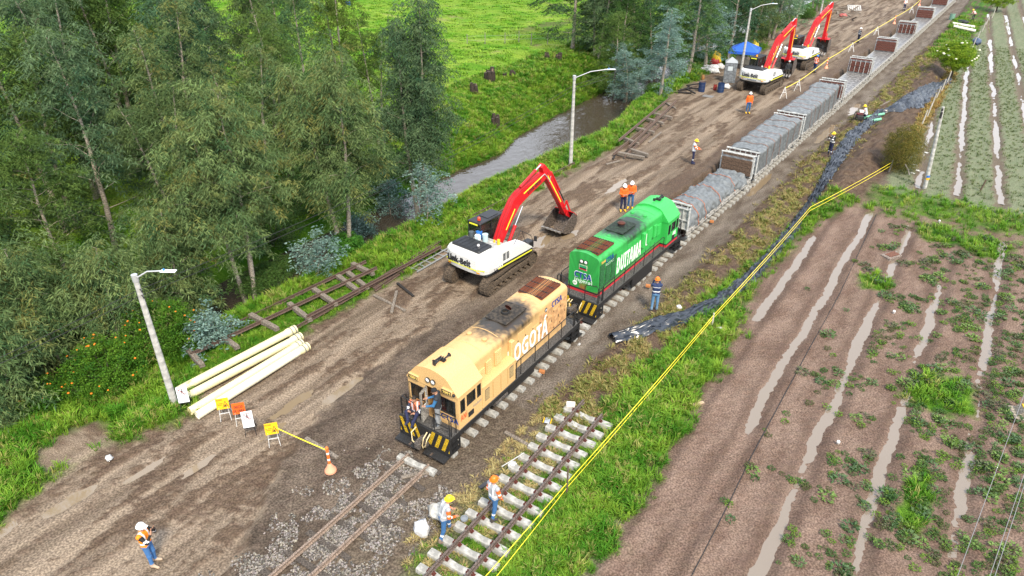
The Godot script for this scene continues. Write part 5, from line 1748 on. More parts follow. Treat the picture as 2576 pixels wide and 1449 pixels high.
	if green: mb.lathe([Vector2(0.19, 0), Vector2(0.2, 0.05), Vector2(0.1, 0.11), Vector2(0, 0.12)], 16, Vector3(0, yt + 0.26, soot_z + 0.05))
	else: mb.lathe([Vector2(0.15, 0), Vector2(0.14, 0.02), Vector2(0.02, 0.05), Vector2(0, 0.05)], 14, Vector3(0.02, yt + 0.3, soot_z - 0.12), Basis(Vector3.RIGHT, -1.15))
	obj("exhaust_cap", mb, mat("cap_steel", Color(0.22, 0.2, 0.18) if green else Color(0.16, 0.05, 0.03), 0.5, 0.5, "worn", 3.0), hatch)
	for q in [[0.0, -1.75], [0.35, 1.35], [-0.35, 1.35]]:
		mb = MB.new()
		mb.lathe([Vector2(0.1, 0), Vector2(0.1, 0.05), Vector2(0.05, 0.07), Vector2(0, 0.07)], 12, Vector3(q[0], yt + 0.06, q[1]))
		obj("filler_cap", mb, mat(called + "_cap", body * 0.7, 0.6), t)
	# radiator grille on the roof at the hood end: frame, cores, bars
	mb = MB.new()
	var gz0 := -3.72; var gz1 := -2.25
	var grl := mat("radiator_core", Color(0.19, 0.045, 0.018), 0.85, 0.0, "worn", 2.5)
	mb.box(Vector3(0, yt + 0.055, (gz0 + gz1) / 2), Vector3(1.16, 0.06, gz1 - gz0))
	var gr := obj("radiator", mb, grl, t)
	for k in 16:
		mb = MB.new()
		var zz := lerpf(gz0 + 0.04, gz1 - 0.04, k / 15.0)
		mb.box(Vector3(0, yt + 0.105, zz), Vector3(1.14, 0.04, 0.022))
		obj("grille_bar", mb, mat("grille_rust", Color(0.30, 0.085, 0.035), 0.8, 0.1, "worn", 3.0) if k % 5 else rubber, gr)
	for k in 9:
		mb = MB.new()
		mb.box(Vector3(lerpf(-0.56, 0.56, k / 8.0), yt + 0.13, (gz0 + gz1) / 2), Vector3(0.03 if k == 4 else 0.014, 0.02, gz1 - gz0))
		obj("grille_wire", mb, mat("grille_wire", Color(0.09, 0.04, 0.025), 0.7), gr)
	# hood end: lamps, boards
	for x in [-0.11, 0.11]:
		lamp(t, Vector3(x, 2.72, -3.96), -1.0)
	if green:
		letters(t, "CTSA", Vector3(0, 1.98, -3.962), BACK, 0.95, 0.34, mat("letter_white2", Color(0.75, 0.78, 0.8), 0.6))
		letters(t, "CTSA", Vector3(0.0, 1.985, -3.972), BACK, 0.9, 0.29, blue)
		letters(t, "ingeral", Vector3(-0.02, 1.68, -3.962), BACK, 0.95, 0.24, mat("letter_pale", Color(0.55, 0.72, 0.58), 0.6))
		mb = MB.new(); mb.box(Vector3(0.02, 2.42, -3.97), Vector3(0.42, 0.26, 0.012))
		var fl := obj("flag_plate", mb, mat("flag_frame", Color(0.72, 0.66, 0.5), 0.6), t)
		mb = MB.new(); mb.box(Vector3(0.02, 2.475, -3.979), Vector3(0.38, 0.12, 0.008)); obj("flag_green", mb, mat("flag_g", Color(0.03, 0.28, 0.12), 0.6), fl)
		mb = MB.new(); mb.box(Vector3(0.02, 2.385, -3.979), Vector3(0.38, 0.06, 0.008)); obj("flag_black", mb, rubber, fl)
		mb = MB.new(); mb.box(Vector3(0.02, 2.33, -3.979), Vector3(0.38, 0.05, 0.008)); obj("flag_red", mb, mat("flag_r", Color(0.45, 0.03, 0.03), 0.6), fl)
		mb = MB.new(); mb.lathe([Vector2(0.12, 0), Vector2(0.12, 0.01), Vector2(0, 0.01)], 18, Vector3(0.42, 1.5, -3.955), Basis(Vector3.RIGHT, -PI / 2))
		var rd := obj("round_badge", mb, white, t)
		letters(rd, "ST", Vector3(0.42, 1.5, -3.968), BACK, 0.14, 0.09, mat("letter_green", Color(0.02, 0.3, 0.06), 0.6))
		letters(t, "1044", Vector3(-(hw + 0.012), 2.78, -3.55), SIDE_L, 0.4, 0.12, mat("letter_orange", Color(0.7, 0.4, 0.1), 0.6))
		letters(t, "CTSA", Vector3(-(hw + 0.012), 2.72, -2.95), SIDE_L, 0.72, 0.26, blue)
		letters(t, "ingeral", Vector3(-(hw + 0.012), 2.5, -2.95), SIDE_L, 0.7, 0.16, mat("letter_pale", Color(0.55, 0.72, 0.58), 0.6))
		letters(t, "DUITAMA", Vector3(-(hw + 0.022), 1.98, -0.95), SIDE_L, 2.5, 0.85, white)
		letters(t, "SU", Vector3(-(hw + 0.022), 2.15, 0.75), SIDE_L, 0.6, 0.7, white)
	else:
		letters(t, "CTSA", Vector3(hw + 0.012, 2.72, -3.1), SIDE_R, 0.8, 0.27, blue)
		letters(t, "BOGOTÁ", Vector3(hw + 0.024, 2.0, -0.95), SIDE_R, 2.9, 1.0, white)
		mb = MB.new(); mb.lathe([Vector2(0.1, 0), Vector2(0.1, 0.01), Vector2(0, 0.01)], 18, Vector3(hw + 0.005, 2.72, -2.25), Basis(Vector3.FORWARD, PI / 2))
		var rd := obj("round_badge", mb, rubber, t)
		letters(rd, "ST", Vector3(hw + 0.02, 2.72, -2.25), SIDE_R, 0.12, 0.08, white)
	# ---- cab
	var cz0 := 2.6; var cz1 := 3.95
	var cw := 1.14; var eave := 2.52; var ctop := 3.28
	var cab := Node3D.new(); cab.name = "cab"; t.add_child(cab)
	mb = MB.new()
	var hs := [[0.35, 0.62, 0.98, 1.22]]
	# right and left walls with three windows each
	var side_holes := [[0.10, 0.66, 0.36, 1.22], [0.46, 0.74, 0.96, 1.24], [1.05, 0.72, 1.28, 1.26]]
	wall(mb, Vector3(cw, 1.1, cz1), SIDE_R, cz1 - cz0, eave - 1.1, 0.05, side_holes)
	wall(mb, Vector3(-cw, 1.1, cz0), SIDE_L, cz1 - cz0, eave - 1.1, 0.05, side_holes)
	# front wall: two windows and the door opening
	var front_holes := [[0.12, 0.55, 0.74, 1.18], [0.86, 0.04, 1.36, 1.38], [1.46, 0.50, 2.14, 1.18]]
	wall(mb, Vector3(-cw, 1.1, cz1), FRONT, 2 * cw, eave - 1.1, 0.05, front_holes)
	var rear_holes := [[0.12, 0.6, 0.30, 1.2]] if not green else [[0.06, 0.55, 0.32, 1.25]]
	wall(mb, Vector3(cw, 1.1, cz0), BACK, 2 * cw, eave - 1.1, 0.05, rear_holes)
	mb.box(Vector3(0, 1.12, (cz0 + cz1) / 2), Vector3(2 * cw - 0.1, 0.03, cz1 - cz0 - 0.1))
	obj("cab_shell", mb, paint, cab)
	# roof: sloped shoulders, slightly domed middle, gables closed
	mb = MB.new()
	var rp := [Vector2(cw + 0.02, eave - 0.03), Vector2(cw + 0.02, eave + 0.02), Vector2(0.74, 3.06), Vector2(0.62, 3.16), Vector2(0.3, 3.25), Vector2(0, ctop), Vector2(-0.3, 3.25), Vector2(-0.62, 3.16), Vector2(-0.74, 3.06), Vector2(-cw - 0.02, eave + 0.02), Vector2(-cw - 0.02, eave - 0.03)]
	mb.prism(PackedVector2Array(rp), cz1 - cz0 + 0.06, Vector3(0, 0, (cz0 + cz1) / 2))
	obj("cab_roof", mb, paint, cab)
	# inside: console, seat back, dark lining
	mb = MB.new()
	mb.box(Vector3(0.5, 1.6, 3.3), Vector3(0.5, 0.8, 0.5))
	obj("console", mb, mat("cab_inside", Color(0.06, 0.065, 0.06), 0.8), cab)
	mb = MB.new()
	mb.box(Vector3(0.12, 1.75, 3.55), Vector3(0.08, 1.2, 0.3)); mb.box(Vector3(-0.05, 1.5, 3.2), Vector3(0.35, 0.75, 0.3))
	obj("red_cabinet", mb, mat("cab_red", Color(0.5, 0.025, 0.015), 0.5), cab)
	for q in side_holes:
		window(cab, Vector3(cw - 0.02, 1.1, cz1), SIDE_R, q, rubber, glass())
		window(cab, Vector3(-cw + 0.02, 1.1, cz0), SIDE_L, q, rubber, glass())
	window(cab, Vector3(-cw, 1.1, cz1 - 0.02), FRONT, front_holes[0], rubber, glass())
	window(cab, Vector3(-cw, 1.1, cz1 - 0.02), FRONT, front_holes[2], rubber, glass())
	for q in rear_holes: window(cab, Vector3(cw, 1.1, cz0 + 0.02), BACK, q, rubber, glass())
	# window bars in front of the wind screens
	for q in [front_holes[0], front_holes[2]]:
		mb = MB.new()
		var x0: float = -cw + q[0] - 0.04; var x1: float = -cw + q[2] + 0.04
		var yb: float = 1.1 + q[1] - 0.04; var yt2: float = 1.1 + q[3] + 0.04
		mb.tube([Vector3(x0, yb, cz1 + 0.05), Vector3(x1, yb, cz1 + 0.05), Vector3(x1, yt2, cz1 + 0.05), Vector3(x0, yt2, cz1 + 0.05), Vector3(x0, yb, cz1 + 0.05)], 0.012, 5)
		obj("screen_guard", mb, rubber, cab)
	# door, swung open on the yellow engine
	mb = MB.new()
	var dh := Vector3(-cw + 0.86, 1.14, cz1 + 0.01)
	var db := Basis(Vector3.UP, deg_to_rad(-78.0 if not green else 0.0))
	wall(mb, dh, db, 0.48, 1.32, 0.04, [[0.09, 0.62, 0.39, 1.2]])
	obj("door", mb, mat("door_white", Color(0.62, 0.60, 0.55), 0.6, 0.0, "worn", 1.4) if not green else paint, cab)
	if green:
		window(cab, dh - Vector3(0, 0, 0.02), FRONT, [0.09, 0.62, 0.39, 1.2], rubber, glass())
	# number boards and lamps over the screens
	for x in [-0.78, 0.72]:
		mb = MB.new(); mb.box(Vector3(x, 2.66, cz1 + 0.03), Vector3(0.46, 0.2, 0.14), Basis(), 0.02)
		var nb := obj("number_board", mb, paint, cab)
		mb = MB.new(); mb.box(Vector3(x, 2.655, cz1 + 0.104), Vector3(0.40, 0.15, 0.008)); obj("board_face", mb, rubber, nb)
		letters(nb, "1001" if not green else "1044", Vector3(x, 2.655, cz1 + 0.108), FRONT, 0.34, 0.11, mat("number_yellow", Color(0.85, 0.62, 0.15), 0.6))
	for x in [-0.14, 0.1]: lamp(cab, Vector3(x, 2.78, cz1 + 0.04), 1.0)
	for x in [-0.98, 1.0]:
		mb = MB.new(); mb.lathe([Vector2(0.06, 0), Vector2(0.06, 0.05), Vector2(0.045, 0.07), Vector2(0, 0.07)], 12, Vector3(x, 2.6, cz1 + 0.02), Basis(Vector3.RIGHT, PI / 2))
		obj("marker_light", mb, rubber, cab)
	horn(cab, Vector3(0.0 if not green else -0.1, ctop - 0.02, 3.35), rubber)
	if not green:
		letters(cab, "CTSA", Vector3(0.72, 1.42, cz1 + 0.004), FRONT, 0.78, 0.24, blue)
		letters(cab, "ingeral", Vector3(0.72, 1.22, cz1 + 0.004), FRONT, 0.7, 0.13, mat("letter_dull", Color(0.5, 0.36, 0.18), 0.6), false)
		letters(cab, "ANi", Vector3(-0.84, 1.52, cz1 + 0.004), FRONT, 0.36, 0.2, redm)
		letters(cab, "ANi", Vector3(cw + 0.004, 1.55, cz1 - 0.27), SIDE_R, 0.36, 0.26, redm)
		letters(cab, "Findeter", Vector3(cw + 0.004, 1.62, cz0 + 0.28), SIDE_R, 0.5, 0.13, mat("letter_grey", Color(0.28, 0.24, 0.2), 0.6), false)
		mb = MB.new(); mb.box(Vector3(cw + 0.01, 1.42, cz0 + 0.68), Vector3(0.03, 0.2, 0.3)); obj("vent", mb, rubber, cab)
		# low equipment case behind the cab, on the right walkway
		mb = MB.new()
		mb.box(Vector3(0.93, 1.58, 1.52), Vector3(0.44, 0.96, 2.1), Basis(), 0.02)
		var lb := obj("equipment_case", mb, paint, t)
		mb = MB.new()
		mb.prism(PackedVector2Array([Vector2(0.70, 2.10), Vector2(1.17, 2.06), Vector2(1.17, 2.03), Vector2(0.70, 2.03)]), 2.14, Vector3(0, 0, 1.52))
		obj("case_lid", mb, paint, lb)
		for q in [[2.3, 1.62], [0.75, 1.66]]:
			mb = MB.new(); mb.box(Vector3(1.152, q[1], q[0]), Vector3(0.012, 0.5, 0.26))
			var gl2 := obj("grille", mb, mat("grille_dark", Color(0.10, 0.085, 0.06), 0.8), lb)
			for k in 9:
				mb = MB.new(); mb.box(Vector3(1.162, q[1] - 0.2 + k * 0.05, q[0]), Vector3(0.014, 0.016, 0.24)); obj("slat", mb, mat("grille_tan", Color(0.45, 0.32, 0.14), 0.7), gl2)
		for z in [1.0, 1.45, 1.95]:
			mb = MB.new(); mb.box(Vector3(1.154, 1.6, z), Vector3(0.01, 0.72, 0.03)); obj("door_seam", mb, mat("seam", Color(0.4, 0.26, 0.09), 0.7), lb)
	else:
		letters(cab, "ANi", Vector3(-(cw + 0.004), 1.62, 3.5), SIDE_L, 0.36, 0.26, white)
		mb = MB.new(); mb.box(Vector3(-cw - 0.01, 1.42, 3.4), Vector3(0.03, 0.24, 0.28)); obj("vent", mb, rubber, cab)
		mb = MB.new(); mb.box(Vector3(0, 1.155, (cz0 + cz1) / 2), Vector3(2 * cw + 0.03, 0.12, cz1 - cz0 + 0.03)); obj("red_band", mb, mat("band_red", Color(0.50, 0.025, 0.035), 0.45), cab)
		mb = MB.new(); mb.box(Vector3(0, 1.25, (cz0 + cz1) / 2), Vector3(2 * cw + 0.024, 0.08, cz1 - cz0 + 0.024)); obj("black_band", mb, rubber, cab)
	return t

func lamp(parent: Node, at: Vector3, s: float) -> void:
	var mb := MB.new()
	mb.tube([at - Vector3(0, 0, s * 0.05), at + Vector3(0, 0, s * 0.05)], 0.1, 16, false)
	var o := obj("headlight", mb, mat("rubber", Color(0.016, 0.016, 0.017), 0.6), parent)
	mb = MB.new()
	mb.lathe([Vector2(0.09, 0), Vector2(0.08, 0.02), Vector2(0.05, 0.035), Vector2(0, 0.04)], 14, at + Vector3(0, 0, s * 0.02), Basis(Vector3.RIGHT, s * PI / 2))
	obj("lens", mb, mat("lens", Color(0.75, 0.74, 0.70), 0.08, 0.0, "", 1.0, 0.8), o)

# ---- flat wagon with bulkheads; local z runs along it, origin on the ground in the middle
func bulkhead(t: Node3D, z: float, s: float, staked: bool, old: bool, number: String) -> void:
	# s is the side its steel back faces; boards line the other side
	var white := mat("wagon_white", Color(0.56, 0.57, 0.55), 0.6, 0.0, "grime", 0.9)
	var brown := mat("board_red", Color(0.17, 0.058, 0.04), 0.8, 0.0, "worn", 0.8) if not old else mat("board_old", Color(0.16, 0.10, 0.065), 0.85, 0.0, "worn", 0.8)
	var mb := MB.new()
	mb.box(Vector3(0, 1.58, z + s * 0.04), Vector3(2.2, 1.24, 0.03))
	for x in [-1.08, 1.08]: mb.box(Vector3(x, 1.6, z + s * 0.1), Vector3(0.07, 1.36, 0.16), Basis(), 0.01)
	for y in [1.0, 1.52, 2.18]: mb.box(Vector3(0, y, z + s * 0.085), Vector3(2.22, 0.07, 0.09), Basis(), 0.01)
	for x in [-0.72, -0.36, 0.0, 0.36, 0.72]: mb.box(Vector3(x, 1.6, z + s * 0.08), Vector3(0.06, 1.16, 0.07))
	for x in [-0.9, -0.54, -0.18, 0.18, 0.54, 0.9]: mb.box(Vector3(x, 2.3, z), Vector3(0.05, 0.2, 0.05))
	mb.box(Vector3(0, 2.41, z), Vector3(2.24, 0.09, 0.1), Basis(), 0.01)
	var b := obj("bulkhead", mb, white, t)
	for k in 4:
		mb = MB.new()
		mb.box(Vector3(0, 1.18 + k * 0.265, z - s * 0.035), Vector3(2.04, 0.25, 0.05), Basis(), 0.01)
		obj("board", mb, brown, b)
	mb = MB.new()
	mb.box(Vector3(0, 2.32, z - s * 0.05), Vector3(2.0, 0.15, 0.03))
	obj("board", mb, brown, b)
	if staked:
		for k in 5:
			mb = MB.new()
			mb.box(Vector3(-0.9 + k * 0.45, 1.62, z - s * 0.10), Vector3(0.045, 1.3, 0.05), Basis(), 0.008)
			obj("stake", mb, white, b)
		mb = MB.new()
		mb.rod(Vector3(-1.15, 1.75, z - s * 0.14), Vector3(1.12, 1.6, z - s * 0.14), 0.018, 6)
		obj("tie_rod", mb, mat("rust_red", Color(0.17, 0.035, 0.022), 0.7), b)
	if number != "": letters(b, number, Vector3(-0.66, 2.02, z + s * 0.132), FRONT if s > 0 else BACK, 0.36, 0.12, mat("rubber", Color(0.016, 0.016, 0.017), 0.6))

func wagon(k0: float, k1: float, label: String, staked: bool, number: String, old := false) -> Node3D:
	var a := Vector3(centre(-k0), 0, -k0); var b := Vector3(centre(-k1), 0, -k1)
	var c := (a + b) * 0.5
	var l := a.distance_to(b)
	var t := thing("flat_wagon", label, "wagon", c, face(b, a), "bulkhead flat wagons of the train")
	var white := mat("wagon_white", Color(0.56, 0.57, 0.55), 0.6, 0.0, "grime", 0.9)
	var dirty := mat("wagon_sill", Color(0.47, 0.45, 0.41), 0.7, 0.0, "worn", 0.7)
	var grime := mat("bogie_grime", Color(0.13, 0.11, 0.095), 0.8, 0.0, "mud", 1.5)
	var h := l * 0.5
	var mb := MB.new()
	for s in [-1, 1]:
		mb.box(Vector3(s * 1.05, 0.80, 0), Vector3(0.06, 0.22, l), Basis(), 0.008)
		mb.box(Vector3(s * 1.06, 0.915, 0), Vector3(0.12, 0.025, l), Basis(), 0.006)
		mb.box(Vector3(s * 1.06, 0.69, 0), Vector3(0.11, 0.025, l), Basis(), 0.006)
	obj("side_sill", mb, dirty, t)
	mb = MB.new()
	mb.box(Vector3(0, 0.72, 0), Vector3(0.5, 0.3, l - 0.2))
	for k in 8: mb.box(Vector3(0, 0.8, -h + 0.5 + k * (l - 1.0) / 7.0), Vector3(2.04, 0.14, 0.1))
	obj("centre_sill", mb, grime, t)
	var wet := mat("wet_deck", Color(0.29, 0.285, 0.275), 0.32, 0.0, "mud", 0.35)
	var np := 22
	for k in np:
		mb = MB.new()
		var w := (l - 0.4) / np
		mb.box(Vector3(0, 0.93 + 0.004 * sin(k * 2.3), -h + 0.2 + (k + 0.5) * w), Vector3(2.0, 0.05, w - 0.012))
		obj("deck_plank", mb, wet, t)
	mb = MB.new()
	for s in [-1, 1]:
		var q := 0
		while q < 9:
			mb.box(Vector3(s * 1.12, 0.82, -h + 0.7 + q * (l - 1.4) / 8.0), Vector3(0.06, 0.16, 0.12), Basis(), 0.01)
			q += 1
	obj("stake_pocket", mb, dirty, t)
	bulkhead(t, h - 0.12, 1.0, false, old, number)
	bulkhead(t, -h + 0.12, -1.0, staked, old, "")
	for s in [-1, 1]:
		for e in [-1, 1]:
			mb = MB.new()
			mb.box(Vector3(s * 1.02, 0.62, e * (h - 0.35)), Vector3(0.05, 0.5, 0.04)); mb.box(Vector3(s * 0.98, 0.42, e * (h - 0.5)), Vector3(0.16, 0.03, 0.34)); mb.box(Vector3(s * 1.02, 0.62, e * (h - 0.65)), Vector3(0.05, 0.5, 0.04))
			obj("step", mb, white, t)
		mb = MB.new()
		mb.box(Vector3(0, 0.58, s * (h + 0.12)), Vector3(0.2, 0.22, 0.36), Basis(), 0.03)
		obj("coupler", mb, grime, t)
	bogie(t, h - 1.5, grime, 2, 0.8, 0.34); bogie(t, -h + 1.5, grime, 2, 0.8, 0.34)
	return t

# tarpaulin: cross sections along z given by half width and height, draped to the sill
func tarp(called: String, label: String, at: Vector3, bas: Basis, z0: float, z1: float, top: Callable, half: Callable, base: float, boxy: float, straps: Array, strap_m: Material, sd: int) -> void:
	var t := thing(called, label, "tarpaulin", at, bas)
	var rows := []
	var nz := 64
	var na := 34
	var surf := func(u: float, zz: float) -> Vector3:
		var hgt2: float = top.call(zz) - base
		var w: float = half.call(zz)
		if boxy > 0.5:
			var q: Vector3
			var pleat := 0.09 * n2.get_noise_3d(zz * 0.9, u * 1.5, sd) + 0.02 * n2.get_noise_3d(zz * 5.0, u * 5.0, sd + 3.0)
			var rr := 0.07
			if u < 0.3: q = Vector3(w + pleat + 0.05 * (1.0 - u / 0.3), lerpf(base, base + hgt2 - rr, u / 0.3), zz)
			elif u > 0.7: q = Vector3(-w - pleat - 0.05 * (1.0 - (1.0 - u) / 0.3), lerpf(base, base + hgt2 - rr, (1.0 - u) / 0.3), zz)
			else:
				var x0 := lerpf(w - rr, -w + rr, (u - 0.3) / 0.4)
				q = Vector3(x0, base + hgt2 + 0.12 * n1.get_noise_3d(x0 * 0.9, zz * 0.6, sd) + 0.025 * n2.get_noise_3d(x0 * 4.0, zz * 1.5, sd) + 0.03 * n2.get_noise_3d(x0 * 2.0 + zz * 1.6, sd, zz * 0.5), zz)
			return q
		var a := PI * u
		var ex := lerpf(1.0, 0.06, boxy)
		var cx := cos(a); var sy := sin(a)
		var x := w * signf(cx) * pow(absf(cx), ex)
		var y := base + hgt2 * pow(sy, ex)
		var fold := 0.10 * n1.get_noise_3d(x * 1.3, y * 0.9 + sd, zz * 0.9) + 0.05 * n2.get_noise_3d(x * 3.4 + y * 2.0, sd, zz * 2.2) + 0.035 * (1.0 - absf(n2.get_noise_3d(x * 2.2 - zz * 1.3, sd + 4.0, y * 2.0 + zz * 0.7)) * 3.0)
		var d := Vector3(cx, sy * 0.8, 0)
		return Vector3(x, y, zz) + d * fold * (1.4 if boxy < 0.5 else 0.8)
	for j in nz + 1:
		var zz := lerpf(z0, z1, float(j) / nz)
		var l := []
		for i in na + 1: l.append(surf.call(float(i) / na, zz))
		rows.append(l)
	var mb := MB.new()
	mb.sheet(rows, z1 > z0)
	# ends: hang down to the deck
	for e in [0, nz]:
		var rr := []
		for q in 5:
			var l := []
			for i in na + 1:
				var p: Vector3 = rows[e][i]
				var tgt := Vector3(p.x * 0.96, base, p.z + (0.10 if (e == 0) == (z0 > z1) else -0.10) + 0.05 * n2.get_noise_2d(p.x * 5.0, e + q))
				l.append(p.lerp(tgt, q / 4.0))
			rr.append(l)
		mb.sheet(rr, (e == 0) == (z1 > z0))
	var m := mat("tarp_cloth", Color(0.165, 0.178, 0.182), 0.5, 0.0, "grime", 0.8)
	obj("sheet", mb, m, t)
	for s in straps:
		var lo: Array = []
		for i in na + 1:
			var u := float(i) / na
			var p: Vector3 = surf.call(u, clampf(s[0] + s[1] * (u - 0.5), minf(z0, z1), maxf(z0, z1)))
			var o := Vector3(p.x, (p.y - base), 0).normalized()
			lo.append(p + o * 0.02)
		var rs := []
		for i in lo.size(): rs.append([lo[i] + Vector3(0, 0, 0.03), lo[i] - Vector3(0, 0, 0.03)])
		var sb := MB.new()
		sb.sheet(rs, false)
		sb.sheet(rs, true)
		obj("strap", sb, strap_m, t)

func train() -> void:
	locomotive("yellow_locomotive", "yellow diesel locomotive lettered BOGOTÁ with an open cab door", Vector3(-13.0, 0.0, -18.05), Basis(), Color(0.72, 0.455, 0.19), "", false)
	var ga := Vector3(centre(-24.2), 0, -24.2); var gb := Vector3(centre(-33.3), 0, -33.3)
	locomotive("green_locomotive", "green diesel locomotive lettered DUITAMA coupled behind the yellow one", (ga + gb) * 0.5 + Vector3(-0.02, 0, 0), face(ga, gb), Color(0.04, 0.46, 0.085), "", true)
	var ends := [[34.2, 44.2], [44.9, 55.0], [55.6, 68.0], [68.6, 79.5], [80.1, 92.4], [93.0, 105.9], [106.5, 120.7], [121.3, 136.0], [136.6, 149.5]]
	var labels := ["flat wagon with a lumpy tarpaulin coupled to the green locomotive", "flat wagon numbered 4087 under a box-shaped tarpaulin", "flat wagon whose box-shaped tarpaulin is pulled aside at one end",
		"empty flat wagon next to the last tarpaulin, staked red boards at its far end", "empty flat wagon with wet deck, second after the tarpaulins", "empty flat wagon, third after the tarpaulins", "empty flat wagon, fourth after the tarpaulins", "empty flat wagon, fifth after the tarpaulins", "last flat wagon of the train"]
	var org := mat("strap_orange", Color(0.62, 0.20, 0.08), 0.7)
	for i in ends.size():
		var w := wagon(ends[i][0], ends[i][1], labels[i], i in [2, 3, 5], "4087" if i == 1 else "", i == 0)
		var h: float = (ends[i][1] - ends[i][0]) * 0.5
		if i == 0:
			tarp("tarpaulin", "rumpled grey tarpaulin with orange straps over a low lumpy load", w.position, w.transform.basis, h + 0.0 - 0.42, -h + 0.9, func(zz: float) -> float: return 1.55 + 0.42 * exp(-pow((zz - 2.8) / 1.6, 2.0)) + 0.22 * exp(-pow((zz + 0.2) / 0.8, 2.0)) + 0.16 * sin(zz * 2.1) * 0.5 + 0.1 * n2.get_noise_1d(zz * 1.3), func(zz: float) -> float: return 1.06 + 0.05 * sin(zz * 1.3) + 0.1 * exp(-pow((zz - 3.6) / 0.8, 2.0)), 0.86, 0.25, [[3.5, -0.5], [2.3, -0.6], [0.2, -0.5], [-2.4, -0.5]], org, 3)
		elif i == 1:
			tarp("tarpaulin", "grey box-shaped tarpaulin strapped over the wagon numbered 4087", w.position, w.transform.basis, h - 0.4, -h + 0.5, func(zz: float) -> float: return 2.42 + 0.03 * sin(zz * 3.0), func(_zz: float) -> float: return 1.02, 0.88, 0.8, [[3.1, 0.15], [1.6, -0.1], [0.2, 0.1], [-1.4, 0.0], [-3.2, 0.1]], mat("strap_dull", Color(0.42, 0.19, 0.11), 0.7), 5)
		elif i == 2:
			tarp("tarpaulin", "grey box-shaped tarpaulin bunched up at its far end", w.position, w.transform.basis, h - 0.4, -h + 2.0, func(zz: float) -> float: return 2.42 + 0.25 * exp(-pow((zz + h - 2.6) / 0.9, 2.0)), func(_zz: float) -> float: return 1.04, 0.88, 0.78, [[4.2, 0.05], [3.1, 0.02], [1.7, 0.0], [0.1, 0.0], [-1.2, 0.3], [-2.6, 0.5]], mat("strap_dull", Color(0.42, 0.19, 0.11), 0.7), 8)

# ---------------------------------------------------------------- excavators
const SECT := Basis(Vector3(0, 0, 1), Vector3(0, 1, 0), Vector3(-1, 0, 0))     # polygons drawn in (z, y), thickness along x
const PLAN := Basis(Vector3(1, 0, 0), Vector3(0, 0, 1), Vector3(0, -1, 0))     # polygons drawn in (x, z), thickness along y

# polygon around a centre line with a thickness at each point
func strip_poly(pts: Array, th: Array) -> PackedVector2Array:
	var up := PackedVector2Array(); var lo := PackedVector2Array()
	for i in pts.size():
		var d: Vector2 = (pts[mini(i + 1, pts.size() - 1)] - pts[maxi(i - 1, 0)]).normalized()
		var nn := Vector2(-d.y, d.x)
		up.append(pts[i] + nn * th[i] * 0.5)
		lo.append(pts[i] - nn * th[i] * 0.5)
	lo.reverse()
	up.append_array(lo)
	return up

func cylinder(parent: Node, a: Vector3, b: Vector3, r: float, split: float, m: Material, chrome: Material) -> void:
	var mid := a.lerp(b, split)
	var mb := MB.new()
	mb.rod(a, mid, r, 12)
	mb.tube([mid - (b - a).normalized() * 0.05, mid + (b - a).normalized() * 0.04], r * 1.18, 12)
	var c := obj("hydraulic_cylinder", mb, m, parent)
	mb = MB.new()
	mb.rod(mid, b, r * 0.55, 10)
	obj("piston_rod", mb, chrome, c)

